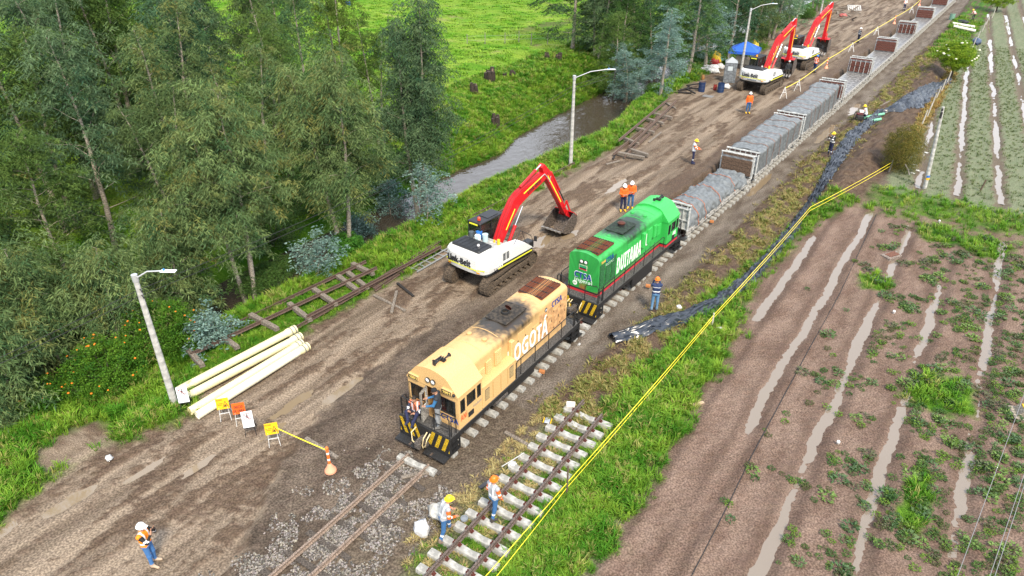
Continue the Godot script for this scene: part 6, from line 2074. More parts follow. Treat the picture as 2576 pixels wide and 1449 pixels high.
func excavator(label: String, at: Vector3, heading: float, track_turn: float, elbow: Vector2, stick_end: Vector2, bucket_turn: float, extras: bool) -> Node3D:
	var t := thing("excavator", label, "excavator", at, Basis(Vector3.UP, heading))
	var red := mat("excavator_red", Color(0.62, 0.012, 0.018), 0.38, 0.0, "fine", 0.7)
	var white := mat("excavator_white", Color(0.82, 0.82, 0.80), 0.38, 0.0, "fine", 0.5)
	var black := mat("excavator_black", Color(0.018, 0.019, 0.022), 0.5)
	var mud := mat("track_mud", Color(0.155, 0.115, 0.08), 0.9, 0.0, "mud", 1.2)
	var chrome := mat("chrome", Color(0.75, 0.75, 0.75), 0.2, 0.9)
	var refl := mat("reflective_yellow", Color(0.82, 0.80, 0.05), 0.45)
	var steel := mat("bucket_steel", Color(0.19, 0.155, 0.13), 0.6, 0.3, "mud", 1.4)
	# undercarriage
	var tb := Basis(Vector3.UP, track_turn)
	var shoe := MB.new()
	shoe.box(Vector3(0, 0, 0), Vector3(0.52, 0.035, 0.165), Basis(), 0.008)
	shoe.box(Vector3(0, 0.03, 0.05), Vector3(0.52, 0.035, 0.02))
	shoe.box(Vector3(0, 0.03, -0.03), Vector3(0.52, 0.03, 0.02))
	var shoe_m := shoe.mesh()
	for s in [-1, 1]:
		var mb := MB.new()
		mb.box(Vector3(s * 1.12, 0.42, 0), Vector3(0.3, 0.34, 3.4), Basis(), 0.05)
		mb.tube([Vector3(s * 1.12 - 0.2, 0.42, 1.85), Vector3(s * 1.12 + 0.2, 0.42, 1.85)], 0.34, 18)
		mb.tube([Vector3(s * 1.12 - 0.2, 0.42, -1.85), Vector3(s * 1.12 + 0.2, 0.42, -1.85)], 0.34, 18)
		for k in 7: mb.tube([Vector3(s * 1.12 - 0.2, 0.16, -1.35 + k * 0.45), Vector3(s * 1.12 + 0.2, 0.16, -1.35 + k * 0.45)], 0.11, 10)
		var tr := obj("crawler_track", mb, mud, t, Vector3.ZERO, tb)
		var straight := 3.7; var rr := 0.40
		var total := 2 * straight + TAU * rr
		var n := int(total / 0.178)
		for k in n:
			var d := total * k / n
			var p: Vector3; var ang: float
			if d < straight: p = Vector3(0, 0.42 - rr, -straight / 2 + d); ang = PI
			elif d < straight + PI * rr:
				var a := (d - straight) / rr
				p = Vector3(0, 0.42 - rr * cos(a), straight / 2 + rr * sin(a)); ang = PI - a
			elif d < 2 * straight + PI * rr:
				p = Vector3(0, 0.42 + rr, straight / 2 - (d - straight - PI * rr)); ang = 0.0
				p.y -= 0.03 * sin((d - straight - PI * rr) / straight * PI * 3.0)
			else:
				var a := (d - 2 * straight - PI * rr) / rr
				p = Vector3(0, 0.42 + rr * cos(a), -straight / 2 - rr * sin(a)); ang = -a
			obj("track_shoe", shoe_m, mud, tr, p + Vector3(s * 1.12, 0.02, 0), Basis(Vector3.RIGHT, ang))
	var mb := MB.new()
	mb.box(Vector3(0, 0.6, 0), Vector3(1.9, 0.35, 1.6), Basis(), 0.08)
	mb.lathe([Vector2(0.62, 0.75), Vector2(0.62, 1.0)], 24)
	obj("slew_base", mb, mat("slew_dark", Color(0.05, 0.045, 0.04), 0.8), t, Vector3.ZERO, tb)
	# upper structure: chassis plate, counterweight, side housings
	mb = MB.new()
	mb.box(Vector3(0, 1.03, -0.05), Vector3(2.6, 0.14, 3.6), Basis(), 0.03)
	obj("chassis", mb, black, t)
	mb = MB.new()
	var pl := PackedVector2Array()
	for q in [[1.34, -0.95], [1.34, -1.72], [1.2, -1.98], [0.85, -2.12], [0.4, -2.17], [-0.4, -2.17], [-0.85, -2.12], [-1.2, -1.98], [-1.34, -1.72], [-1.34, -0.95]]: pl.append(Vector2(q[0], q[1]))
	# tapered block: lower edge tucked in
	var levels := [[1.02, 0.93], [1.12, 0.985], [1.3, 1.0], [1.88, 1.0], [1.97, 0.985], [2.02, 0.95]]
	for li in levels.size() - 1:
		for k in pl.size():
			var k2 := (k + 1) % pl.size()
			var a := Vector3(pl[k].x * levels[li][1], levels[li][0], pl[k].y * levels[li][1]); var b := Vector3(pl[k2].x * levels[li][1], levels[li][0], pl[k2].y * levels[li][1])
			var d := Vector3(pl[k2].x * levels[li + 1][1], levels[li + 1][0], pl[k2].y * levels[li + 1][1]); var e := Vector3(pl[k].x * levels[li + 1][1], levels[li + 1][0], pl[k].y * levels[li + 1][1])
			mb.quad(a, b, d, e)
	for k in range(1, pl.size() - 1):
		var f: float = 0.95
		mb.tri(Vector3(pl[0].x * f, 2.02, pl[0].y * f), Vector3(pl[k].x * f, 2.02, pl[k].y * f), Vector3(pl[k + 1].x * f, 2.02, pl[k + 1].y * f))
	var cw := obj("counterweight", mb, white, t)
	letters(cw, "Link-Belt", Vector3(0.22, 1.60, -2.18), BACK, 1.5, 0.36, black, true, 0.05)
	mb = MB.new()
	mb.box(Vector3(0, 1.36, -2.165), Vector3(1.9, 0.05, 0.03)); mb.box(Vector3(1.1, 1.36, -2.03), Vector3(0.36, 0.05, 0.03), Basis(Vector3.UP, -0.36)); mb.box(Vector3(-1.1, 1.36, -2.03), Vector3(0.36, 0.05, 0.03), Basis(Vector3.UP, 0.36))
	obj("reflective_strip", mb, refl, cw)
	for x in [-0.95, 0.95]:
		mb = MB.new(); mb.box(Vector3(x, 1.22, -2.1), Vector3(0.2, 0.06, 0.03)); obj("rear_marker", mb, mat("marker_orange", Color(0.8, 0.32, 0.02), 0.4), cw)
	if not extras: letters(cw, "PARTEQUIPOS", Vector3(0.0, 1.2, -2.16), BACK, 0.9, 0.1, mat("letter_slate", Color(0.08, 0.12, 0.16), 0.6), true, 0.04)
	# right side housing and left rear housing; image right is local -x
	mb = MB.new()
	var sidep := PackedVector2Array([Vector2(-1.0, 1.05), Vector2(1.45, 1.1), Vector2(1.75, 1.2), Vector2(1.7, 1.32), Vector2(1.1, 1.78), Vector2(0.2, 1.9), Vector2(-1.0, 1.97)])
	mb.prism(sidep, 0.62, Vector3(-1.02, 0, 0), SECT)
	obj("side_housing", mb, white, t)
	mb = MB.new()
	mb.prism(PackedVector2Array([Vector2(-1.0, 1.05), Vector2(-0.35, 1.05), Vector2(-0.35, 1.88), Vector2(-1.0, 1.97)]), 0.62, Vector3(1.02, 0, 0), SECT)
	obj("side_housing", mb, white, t)
	mb = MB.new()
	mb.box(Vector3(-1.1, 1.42, 1.62), Vector3(0.45, 0.42, 0.5), Basis(), 0.04)
	obj("step_box", mb, black, t)
	mb = MB.new()
	mb.box(Vector3(0.1, 1.5, -0.5), Vector3(1.7, 0.86, 1.2)); mb.box(Vector3(-0.2, 1.3, 0.5), Vector3(1.1, 0.5, 1.0))
	obj("engine_bay", mb, mat("engine_bay", Color(0.5, 0.5, 0.48), 0.6, 0.0, "grime", 0.8), t)
	mb = MB.new()
	mb.box(Vector3(0.22, 2.07, -1.22), Vector3(1.85, 0.16, 1.0), Basis(), 0.05)
	var hd := obj("engine_hood", mb, black, t)
	for k in 6:
		mb = MB.new(); mb.box(Vector3(-0.5 + k * 0.28, 2.16, -1.22), Vector3(0.06, 0.03, 0.85), Basis(), 0.01); obj("hood_rib", mb, black, hd)
	mb = MB.new(); mb.tube([Vector3(-0.45, 2.1, -1.45), Vector3(-0.45, 2.3, -1.45), Vector3(-0.5, 2.38, -1.52)], 0.07, 10); obj("exhaust_pipe", mb, mat("exhaust_grey", Color(0.3, 0.3, 0.31), 0.4, 0.7), hd)
	for q in [[-0.62, 0.05, 0.08, 0.35], [-0.3, 0.1, 0.06, 0.2]]:
		mb = MB.new(); mb.lathe([Vector2(q[2], 0), Vector2(q[2], q[3]), Vector2(0, q[3])], 12, Vector3(q[0], 1.85, q[1] - 0.2)); obj("filter_canister", mb, mat("canister_yellow", Color(0.72, 0.42, 0.02), 0.5), t)
	# side trim: louvres, black belt with yellow strip, lettering
	for k in 9:
		mb = MB.new(); mb.box(Vector3(-1.335, 1.45 + k * 0.045, -0.55), Vector3(0.012, 0.022, 0.2)); obj("louvre", mb, black, t)
		mb = MB.new(); mb.box(Vector3(-1.335, 1.45 + k * 0.045, -0.28), Vector3(0.012, 0.022, 0.2)); obj("louvre", mb, black, t)
	mb = MB.new(); mb.box(Vector3(-1.34, 1.17, 0.2), Vector3(0.025, 0.2, 3.0)); obj("side_belt", mb, black, t)
	mb = MB.new(); mb.box(Vector3(-1.355, 1.15, 0.3), Vector3(0.012, 0.07, 2.7)); obj("reflective_strip", mb, refl, t)
	letters(t, "210X3", Vector3(-1.36, 1.24, -1.0), SIDE_L, 0.6, 0.13, mat("letter_white", Color(0.85, 0.84, 0.80), 0.6))
	# cab on the left (local +x)
	var cab := Node3D.new(); cab.name = "cab"; t.add_child(cab)
	mb = MB.new()
	var cx := 0.86; var cwid := 0.88
	for x in [-0.41, 0.41]:
		for z in [-0.3, 1.45]:
			mb.beam(Vector3(cx + x, 1.1, z), Vector3(cx + x * 0.95, 2.72, z * 0.93), 0.07, 0.07, Vector3.FORWARD, 0.01)
		mb.beam(Vector3(cx + x, 1.1, 0.55), Vector3(cx + x * 0.95, 2.72, 0.55), 0.05, 0.05, Vector3.FORWARD)
		mb.box(Vector3(cx + x, 1.4, 0.57), Vector3(0.04, 0.6, 1.75))
	mb.box(Vector3(cx, 1.5, -0.3), Vector3(cwid, 0.85, 0.05)); mb.box(Vector3(cx, 1.25, 1.45), Vector3(cwid, 0.3, 0.05))
	obj("cab_frame", mb, black, cab)
	mb = MB.new()
	mb.box(Vector3(cx, 2.76, 0.57), Vector3(cwid, 0.1, 1.85), Basis(), 0.04); mb.box(Vector3(cx, 2.82, 0.8), Vector3(0.6, 0.04, 0.8), Basis(), 0.015)
	obj("cab_roof", mb, black, cab)
	mb = MB.new(); mb.box(Vector3(cx, 1.6, 0.3), Vector3(0.5, 0.7, 0.25), Basis(), 0.06); mb.box(Vector3(cx, 1.4, 0.5), Vector3(0.5, 0.14, 0.5), Basis(), 0.04); obj("seat", mb, mat("cab_inside", Color(0.06, 0.065, 0.06), 0.8), cab)
	for q in [[Vector3(cx, 2.3, -0.29), Vector3(0.76, 0.72, 0.01)], [Vector3(cx, 2.05, 1.42), Vector3(0.76, 1.25, 0.01)], [Vector3(cx - 0.41, 2.2, 0.12), Vector3(0.01, 0.95, 0.78)], [Vector3(cx - 0.41, 2.2, 1.0), Vector3(0.01, 0.95, 0.8)], [Vector3(cx + 0.41, 2.2, 0.12), Vector3(0.01, 0.95, 0.78)], [Vector3(cx + 0.41, 2.2, 1.0), Vector3(0.01, 0.95, 0.8)]]:
		mb = MB.new(); mb.box(q[0], q[1]); obj("window", mb, glass(), cab)
	mb = MB.new(); mb.lathe([Vector2(0.09, 0), Vector2(0.08, 0.12), Vector2(0.05, 0.16), Vector2(0, 0.17)], 12, Vector3(cx - 0.1, 2.84, -0.05)); obj("beacon", mb, mat("beacon_red", Color(0.7, 0.05, 0.02), 0.3) if extras else mat("beacon_amber", Color(0.85, 0.3, 0.02), 0.3), cab)
	mb = MB.new(); mb.box(Vector3(cx, 2.7, -0.37), Vector3(0.55, 0.07, 0.02)); obj("reflective_strip", mb, refl, cab)
	# mirror rails on the right
	mb = MB.new()
	mb.tube([Vector3(-1.2, 1.7, 1.3), Vector3(-1.2, 2.4, 1.0), Vector3(-1.2, 2.5, 0.9), Vector3(-1.2, 1.85, 0.3)], 0.018, 6)
	mb.tube([Vector3(-1.2, 2.42, 1.0), Vector3(-1.3, 2.0, 1.6), Vector3(-1.35, 1.65, 1.75), Vector3(-1.35, 1.4, 1.7)], 0.018, 6)
	obj("grab_rail", mb, black, t)
	mb = MB.new(); mb.box(Vector3(-1.5, 1.8, 1.75), Vector3(0.16, 0.28, 0.03), Basis(Vector3.UP, 0.3)); mb.rod(Vector3(-1.33, 1.7, 1.72), Vector3(-1.5, 1.7, 1.75), 0.012, 5); obj("mirror", mb, black, t)
	# boom: banana box from the foot over the kink to the elbow
	var bx := -0.12
	var foot := Vector2(0.3, 1.65)
	var kink := Vector2(lerpf(foot.x, elbow.x, 0.36), lerpf(foot.y, elbow.y, 0.70))
	var mids := [foot, foot.lerp(kink, 0.5) + Vector2(-0.06, 0.05), kink + Vector2(-0.06, -0.04), kink.lerp(elbow, 0.12) + Vector2(0, 0.06), kink.lerp(elbow, 0.5) + Vector2(0, 0.05), kink.lerp(elbow, 0.85), elbow]
	mb = MB.new()
	mb.prism(strip_poly(mids, [0.34, 0.52, 0.62, 0.62, 0.5, 0.4, 0.3]), 0.42, Vector3(bx, 0, 0), SECT)
	var boom := obj("boom", mb, red, t)
	letters(boom, "Link-Belt", Vector3(bx - 0.214, kink.lerp(elbow, 0.55).y + 0.02, kink.lerp(elbow, 0.55).x), Basis(Vector3(0, (elbow - kink).normalized().y, (elbow - kink).normalized().x), Vector3(0, (elbow - kink).normalized().x, -(elbow - kink).normalized().y), Vector3(-1, 0, 0)), 1.15, 0.24, black)
	for s in [-1, 1]:
		var seg := [[foot.lerp(kink, 0.35), foot.lerp(kink, 0.85), 0.0], [kink.lerp(elbow, 0.2), kink.lerp(elbow, 0.8), 0.17]]
		for q in seg:
			mb = MB.new()
			mb.beam(Vector3(bx + s * 0.216, q[0].y + q[2], q[0].x), Vector3(bx + s * 0.216, q[1].y + q[2], q[1].x), 0.012, 0.06, Vector3.UP)
			obj("reflective_strip", mb, refl, boom)
	# hydraulic lines along the back of the boom
	for k in 5:
		mb = MB.new()
		var pp := []
		for i in 6:
			var a: Vector2 = mids[i]; var d: Vector2 = (mids[mini(i + 1, 6)] - mids[maxi(i - 1, 0)]).normalized()
			var th: float = [0.34, 0.52, 0.62, 0.62, 0.5, 0.4][i]
			var o := a + Vector2(-d.y, d.x) * (th * 0.5 + 0.035)
			pp.append(Vector3(bx - 0.16 + k * 0.08, o.y, o.x))
		mb.tube(pp, 0.016, 5)
		obj("hydraulic_line", mb, red if k % 2 else mat("hose_dark", Color(0.25, 0.01, 0.015), 0.5), boom)
	for s in [-1, 1]:
		cylinder(t, Vector3(bx + s * 0.33, 1.45, 0.75), Vector3(bx + s * 0.33, kink.y - 0.25, kink.x + 0.25), 0.085, 0.5, red, chrome)
	# stick
	var sd := (stick_end - elbow).normalized()
	var tail := elbow - sd * 0.62
	mb = MB.new()
	var sn := Vector2(-sd.y, sd.x)
	var poly := PackedVector2Array([tail + sn * 0.16, elbow + sn * 0.3 + sd * 0.1, elbow.lerp(stick_end, 0.5) + sn * 0.19, stick_end + sn * 0.12, stick_end - sn * 0.12, elbow.lerp(stick_end, 0.5) - sn * 0.12, elbow - sn * 0.16, tail - sn * 0.1])
	mb.prism(poly, 0.30, Vector3(bx, 0, 0), SECT)
	var stick := obj("stick", mb, red, t)
	for s in [-1, 1]:
		var a := elbow.lerp(stick_end, 0.0); var b := elbow.lerp(stick_end, 0.7)
		mb = MB.new(); mb.beam(Vector3(bx + s * 0.157, a.y, a.x), Vector3(bx + s * 0.157, b.y, b.x), 0.012, 0.06, Vector3.FORWARD); obj("reflective_strip", mb, refl, stick)
		mb = MB.new(); mb.lathe([Vector2(0.07, 0), Vector2(0.07, 0.02), Vector2(0, 0.02)], 12, Vector3(bx + s * 0.16, elbow.y, elbow.x), Basis(Vector3.FORWARD, s * PI / 2)); obj("pivot_pin", mb, black, stick)
	var k3 := kink.lerp(elbow, 0.18)
	cylinder(t, Vector3(bx, k3.y + 0.5, k3.x), Vector3(bx, tail.y + 0.05, tail.x), 0.08, 0.72, red, chrome)
	# hose loop at the elbow
	mb = MB.new()
	mb.tube([Vector3(bx - 0.2, elbow.y - 0.05, elbow.x - 0.7), Vector3(bx - 0.24, elbow.y + 0.1, elbow.x - 0.3), Vector3(bx - 0.25, elbow.y - 0.25, elbow.x + 0.02), Vector3(bx - 0.22, elbow.y - 0.5, elbow.x + 0.2), Vector3(bx - 0.2, elbow.y - 0.2, elbow.x + 0.3)], 0.022, 6)
	obj("hose", mb, mat("hose_grey", Color(0.45, 0.45, 0.46), 0.5), t)
	# bucket: profile in its own frame, pinned at the stick end
	var bb := Basis(Vector3.RIGHT, bucket_turn) * Basis.from_scale(Vector3.ONE * 1.2)
	var bo := Vector3(bx, stick_end.y, stick_end.x)
	var prof := [Vector2(-0.06, 0.10), Vector2(0.28, 0.02), Vector2(0.42, -0.25), Vector2(0.38, -0.60), Vector2(0.12, -0.88), Vector2(-0.30, -0.95), Vector2(-0.62, -0.92)]
	var bw := 1.12
	mb = MB.new()
	for i in prof.size() - 1:
		var a: Vector2 = prof[i]; var b: Vector2 = prof[i + 1]
		var nn := Vector2(-(b - a).y, (b - a).x).normalized() * 0.035
		for e in [0.0, 1.0]:
			var A := Vector3(-bw / 2, a.y + nn.y * e, a.x + nn.x * e); var B := Vector3(bw / 2, a.y + nn.y * e, a.x + nn.x * e)
			var C := Vector3(bw / 2, b.y + nn.y * e, b.x + nn.x * e); var D := Vector3(-bw / 2, b.y + nn.y * e, b.x + nn.x * e)
			if e == 0.0: mb.quad(D, C, B, A)
			else: mb.quad(A, B, C, D)
	var sp := PackedVector2Array()
	for q in prof: sp.append(q)
	sp.append(Vector2(-0.5, -0.55)); sp.append(Vector2(-0.2, -0.1))
	for s in [-1, 1]: mb.prism(sp, 0.035, Vector3(s * bw / 2, 0, 0), SECT)
	var bk := obj("bucket", mb, steel, t, bo, bb)
	mb = MB.new()
	for s in [-1, 1]: mb.prism(PackedVector2Array([Vector2(-0.12, 0.16), Vector2(0.36, 0.12), Vector2(0.45, -0.2), Vector2(-0.1, -0.12)]), 0.05, Vector3(s * 0.2, 0, 0), SECT)
	for i in 2:
		var a: Vector2 = prof[i]; var b: Vector2 = prof[i + 1]
		mb.beam(Vector3(0, a.y + 0.02, a.x + 0.01), Vector3(0, b.y + 0.02, b.x + 0.02), bw * 0.98, 0.03)
	obj("bucket_ears", mb, red, bk)
	for k in 5:
		mb = MB.new()
		var x := -bw / 2 + 0.1 + k * (bw - 0.2) / 4.0
		mb.prism(PackedVector2Array([Vector2(-0.55, -0.985), Vector2(-0.68, -0.985), Vector2(-0.86, -0.93), Vector2(-0.66, -0.885), Vector2(-0.55, -0.885)]), 0.10, Vector3(x, 0, 0), SECT)
		obj("tooth", mb, mat("tooth_steel", Color(0.38, 0.36, 0.34), 0.5, 0.5), bk)
	# bucket cylinder and links on the front of the stick
	var ce := elbow.lerp(stick_end, 0.12) + sn * 0.42
	var cf := elbow.lerp(stick_end, 0.80) + sn * 0.36
	cylinder(t, Vector3(bx, ce.y, ce.x), Vector3(bx, cf.y, cf.x), 0.07, 0.6, red, mat("rod_dark", Color(0.06, 0.06, 0.065), 0.3, 0.6))
	mb = MB.new()
	for s in [-0.19, 0.19]:
		var l1 := elbow.lerp(stick_end, 0.86)
		mb.beam(Vector3(bx + s, cf.y, cf.x), Vector3(bx + s, l1.y, l1.x), 0.05, 0.1, Vector3.FORWARD)
		var l2: Vector3 = bo + bb * Vector3(0, 0.05, 0.3) + Vector3(s, 0, 0)
		mb.beam(Vector3(bx + s, cf.y, cf.x), l2, 0.05, 0.1, Vector3.FORWARD)
	obj("bucket_link", mb, red, t)
	return t

func machines() -> void:
	var p := on(-18.72, -25.5)
	excavator("white and red excavator with a red beacon working beside the locomotives", p + Vector3(0, 0.0, 0), PI - deg_to_rad(5.0), deg_to_rad(5.0), Vector2(4.25, 4.3), Vector2(6.25, 1.35), 0.45, true)
	p = on(-17.9, -67.7)
	excavator("white and red excavator parked beside the tall grey cabin tent, arm hanging down", p, PI - deg_to_rad(7.0), deg_to_rad(2.0), Vector2(5.4, 5.0), Vector2(5.5, 1.75), -0.55, false)
	p = on(-17.4, -79.6)
	excavator("white and red excavator farthest along the road, arm raised over the tape", p, PI - deg_to_rad(6.0), deg_to_rad(2.0), Vector2(6.2, 5.0), Vector2(6.0, 1.75), -0.5, false)
	# a machine only partly in view at the far end of the road
	p = T(2215, -3)
	excavator("machine at the far end of the road beyond the orange cone", p + Vector3(0, 0, -2.5), PI * 0.6, 0.3, Vector2(5.0, 4.4), Vector2(5.8, 1.4), 0.0, false)

# ---------------------------------------------------------------- people
var pose_cache := {}

func pose(name: String) -> Dictionary:
	# joints of a standing figure 1.75 m tall that faces +z; left is +x
	var j := {
		"pelvis": Vector3(0, 0.95, 0), "chest": Vector3(0, 1.33, 0.0), "neck": Vector3(0, 1.47, 0.0), "head": Vector3(0, 1.61, 0.03),
		"hipL": Vector3(0.09, 0.93, 0), "kneeL": Vector3(0.11, 0.50, 0.03), "ankL": Vector3(0.12, 0.09, -0.02), "toeL": Vector3(0.15, 0.045, 0.16),
		"hipR": Vector3(-0.09, 0.93, 0), "kneeR": Vector3(-0.11, 0.50, 0.03), "ankR": Vector3(-0.12, 0.09, -0.02), "toeR": Vector3(-0.15, 0.045, 0.16),
		"shL": Vector3(0.19, 1.41, 0), "elL": Vector3(0.25, 1.13, -0.03), "wrL": Vector3(0.24, 0.88, 0.06), "haL": Vector3(0.235, 0.79, 0.09),
		"shR": Vector3(-0.19, 1.41, 0), "elR": Vector3(-0.25, 1.13, -0.03), "wrR": Vector3(-0.24, 0.88, 0.06), "haR": Vector3(-0.235, 0.79, 0.09)}
	match name:
		"photo":
			j.merge({"elL": Vector3(0.22, 1.22, 0.22), "wrL": Vector3(0.12, 1.47, 0.32), "haL": Vector3(0.07, 1.54, 0.34), "elR": Vector3(-0.22, 1.20, 0.22), "wrR": Vector3(-0.12, 1.45, 0.32), "haR": Vector3(-0.07, 1.53, 0.34), "head": Vector3(0, 1.61, 0.05), "ankR": Vector3(-0.12, 0.09, 0.03), "toeR": Vector3(-0.15, 0.045, 0.22)}, true)
		"belly":
			j.merge({"elL": Vector3(0.25, 1.15, 0.04), "wrL": Vector3(0.11, 1.13, 0.25), "haL": Vector3(0.05, 1.15, 0.30), "elR": Vector3(-0.25, 1.15, 0.04), "wrR": Vector3(-0.11, 1.13, 0.25), "haR": Vector3(-0.05, 1.15, 0.30), "head": Vector3(0, 1.59, 0.07)}, true)
		"reach":
			j.merge({"elL": Vector3(0.25, 1.16, 0.10), "wrL": Vector3(0.2, 1.08, 0.34), "haL": Vector3(0.18, 1.06, 0.42), "elR": Vector3(-0.25, 1.18, 0.12), "wrR": Vector3(-0.2, 1.12, 0.36), "haR": Vector3(-0.18, 1.11, 0.44), "head": Vector3(0, 1.58, 0.09)}, true)
		"stride":
			j.merge({"pelvis": Vector3(0, 0.92, 0), "hipL": Vector3(0.1, 0.9, 0.0), "kneeL": Vector3(0.17, 0.50, 0.22), "ankL": Vector3(0.2, 0.16, 0.26), "toeL": Vector3(0.23, 0.12, 0.44), "hipR": Vector3(-0.09, 0.9, 0), "kneeR": Vector3(-0.14, 0.47, -0.06), "ankR": Vector3(-0.17, 0.09, -0.2), "toeR": Vector3(-0.2, 0.045, -0.03), "chest": Vector3(0, 1.29, 0.10), "neck": Vector3(0, 1.41, 0.16), "head": Vector3(0, 1.53, 0.23), "shL": Vector3(0.19, 1.36, 0.12), "shR": Vector3(-0.19, 1.36, 0.12), "elL": Vector3(0.27, 1.1, 0.1), "wrL": Vector3(0.2, 0.98, 0.3), "haL": Vector3(0.16, 0.95, 0.38), "elR": Vector3(-0.27, 1.1, 0.1), "wrR": Vector3(-0.2, 0.98, 0.3), "haR": Vector3(-0.16, 0.95, 0.38)}, true)
		"step":
			j.merge({"kneeL": Vector3(0.12, 0.52, 0.14), "ankL": Vector3(0.13, 0.11, 0.10), "toeL": Vector3(0.16, 0.07, 0.28), "kneeR": Vector3(-0.11, 0.49, -0.06), "ankR": Vector3(-0.12, 0.09, -0.18), "toeR": Vector3(-0.14, 0.045, 0.0), "elR": Vector3(-0.27, 1.14, 0.03), "wrR": Vector3(-0.22, 0.92, 0.14), "haR": Vector3(-0.2, 0.84, 0.18)}, true)
		"sit":
			j.merge({"pelvis": Vector3(0, 0.13, -0.1), "hipL": Vector3(0.1, 0.13, -0.06), "kneeL": Vector3(0.20, 0.36, 0.30), "ankL": Vector3(0.12, 0.07, 0.50), "toeL": Vector3(0.14, 0.045, 0.66), "hipR": Vector3(-0.1, 0.13, -0.06), "kneeR": Vector3(-0.22, 0.34, 0.28), "ankR": Vector3(-0.1, 0.07, 0.44), "toeR": Vector3(-0.12, 0.045, 0.6), "chest": Vector3(0, 0.50, -0.06), "neck": Vector3(0, 0.64, -0.02), "head": Vector3(0, 0.78, 0.05), "shL": Vector3(0.19, 0.58, -0.03), "elL": Vector3(0.26, 0.34, 0.10), "wrL": Vector3(0.14, 0.36, 0.28), "haL": Vector3(0.08, 0.38, 0.33), "shR": Vector3(-0.19, 0.58, -0.03), "elR": Vector3(-0.26, 0.34, 0.10), "wrR": Vector3(-0.14, 0.40, 0.28), "haR": Vector3(-0.08, 0.43, 0.32)}, true)
		"stoop":
			j.merge({"pelvis": Vector3(0, 0.86, -0.12), "hipL": Vector3(0.1, 0.84, -0.1), "hipR": Vector3(-0.1, 0.84, -0.1), "kneeL": Vector3(0.15, 0.46, 0.06), "kneeR": Vector3(-0.15, 0.46, 0.0), "chest": Vector3(0, 1.13, 0.14), "neck": Vector3(0, 1.2, 0.27), "head": Vector3(0, 1.29, 0.37), "shL": Vector3(0.19, 1.17, 0.2), "elL": Vector3(0.24, 0.92, 0.27), "wrL": Vector3(0.16, 0.74, 0.42), "haL": Vector3(0.13, 0.68, 0.48), "shR": Vector3(-0.19, 1.17, 0.2), "elR": Vector3(-0.24, 0.92, 0.27), "wrR": Vector3(-0.16, 0.74, 0.42), "haR": Vector3(-0.13, 0.68, 0.48)}, true)
		"kneel":
			j.merge({"pelvis": Vector3(0, 0.42, -0.12), "hipL": Vector3(0.1, 0.42, -0.08), "kneeL": Vector3(0.16, 0.5, 0.3), "ankL": Vector3(0.14, 0.09, 0.22), "toeL": Vector3(0.16, 0.045, 0.4), "hipR": Vector3(-0.1, 0.42, -0.08), "kneeR": Vector3(-0.16, 0.12, 0.22), "ankR": Vector3(-0.14, 0.09, -0.2), "toeR": Vector3(-0.14, 0.06, -0.34), "chest": Vector3(0, 0.78, 0.02), "neck": Vector3(0, 0.9, 0.08), "head": Vector3(0, 1.03, 0.14), "shL": Vector3(0.19, 0.86, 0.04), "elL": Vector3(0.25, 0.62, 0.12), "wrL": Vector3(0.17, 0.5, 0.32), "haL": Vector3(0.14, 0.47, 0.4), "shR": Vector3(-0.19, 0.86, 0.04), "elR": Vector3(-0.25, 0.62, 0.12), "wrR": Vector3(-0.17, 0.5, 0.32), "haR": Vector3(-0.14, 0.47, 0.4)}, true)
	return j

# bones: from, to, radius, radius, region (0 skin, 1 torso, 2 sleeve, 3 trousers, 4 boots)
func bones_of(j: Dictionary) -> Array:
	var b := []
	var side := Vector3(0.075, 0, 0)
	for s in [-1.0, 1.0]:
		b.append([j.pelvis + side * s * 0.8, j.chest + side * s, 0.118, 0.122, 1])
	b.append([j.pelvis - Vector3(0.05, 0.02, 0), j.pelvis + Vector3(0.05, -0.02, 0), 0.125, 0.125, 3])
	b.append([j.shL, j.shR, 0.072, 0.072, 1])
	b.append([j.chest, j.neck, 0.09, 0.06, 1])
	b.append([j.neck, j.head, 0.052, 0.055, 0])
	for s in ["L", "R"]:
		b.append([j["hip" + s], j["knee" + s], 0.095, 0.066, 3])
		b.append([j["knee" + s], j["ank" + s], 0.066, 0.05, 3])
		b.append([j["ank" + s], j["toe" + s], 0.052, 0.042, 4])
		b.append([j["ank" + s] + Vector3(0, 0.08, 0), j["ank" + s], 0.056, 0.056, 4])
		b.append([j["sh" + s], j["el" + s], 0.066, 0.052, 2])
		b.append([j["el" + s], j["wr" + s], 0.052, 0.036, 2])
		b.append([j["wr" + s], j["ha" + s], 0.030, 0.034, 0])
	return b

func capsule_d(p: Vector3, a: Vector3, b: Vector3, ra: float, rb: float) -> float:
	var ab := b - a
	var t := clampf((p - a).dot(ab) / ab.length_squared(), 0.0, 1.0)
	return p.distance_to(a + ab * t) - lerpf(ra, rb, t)

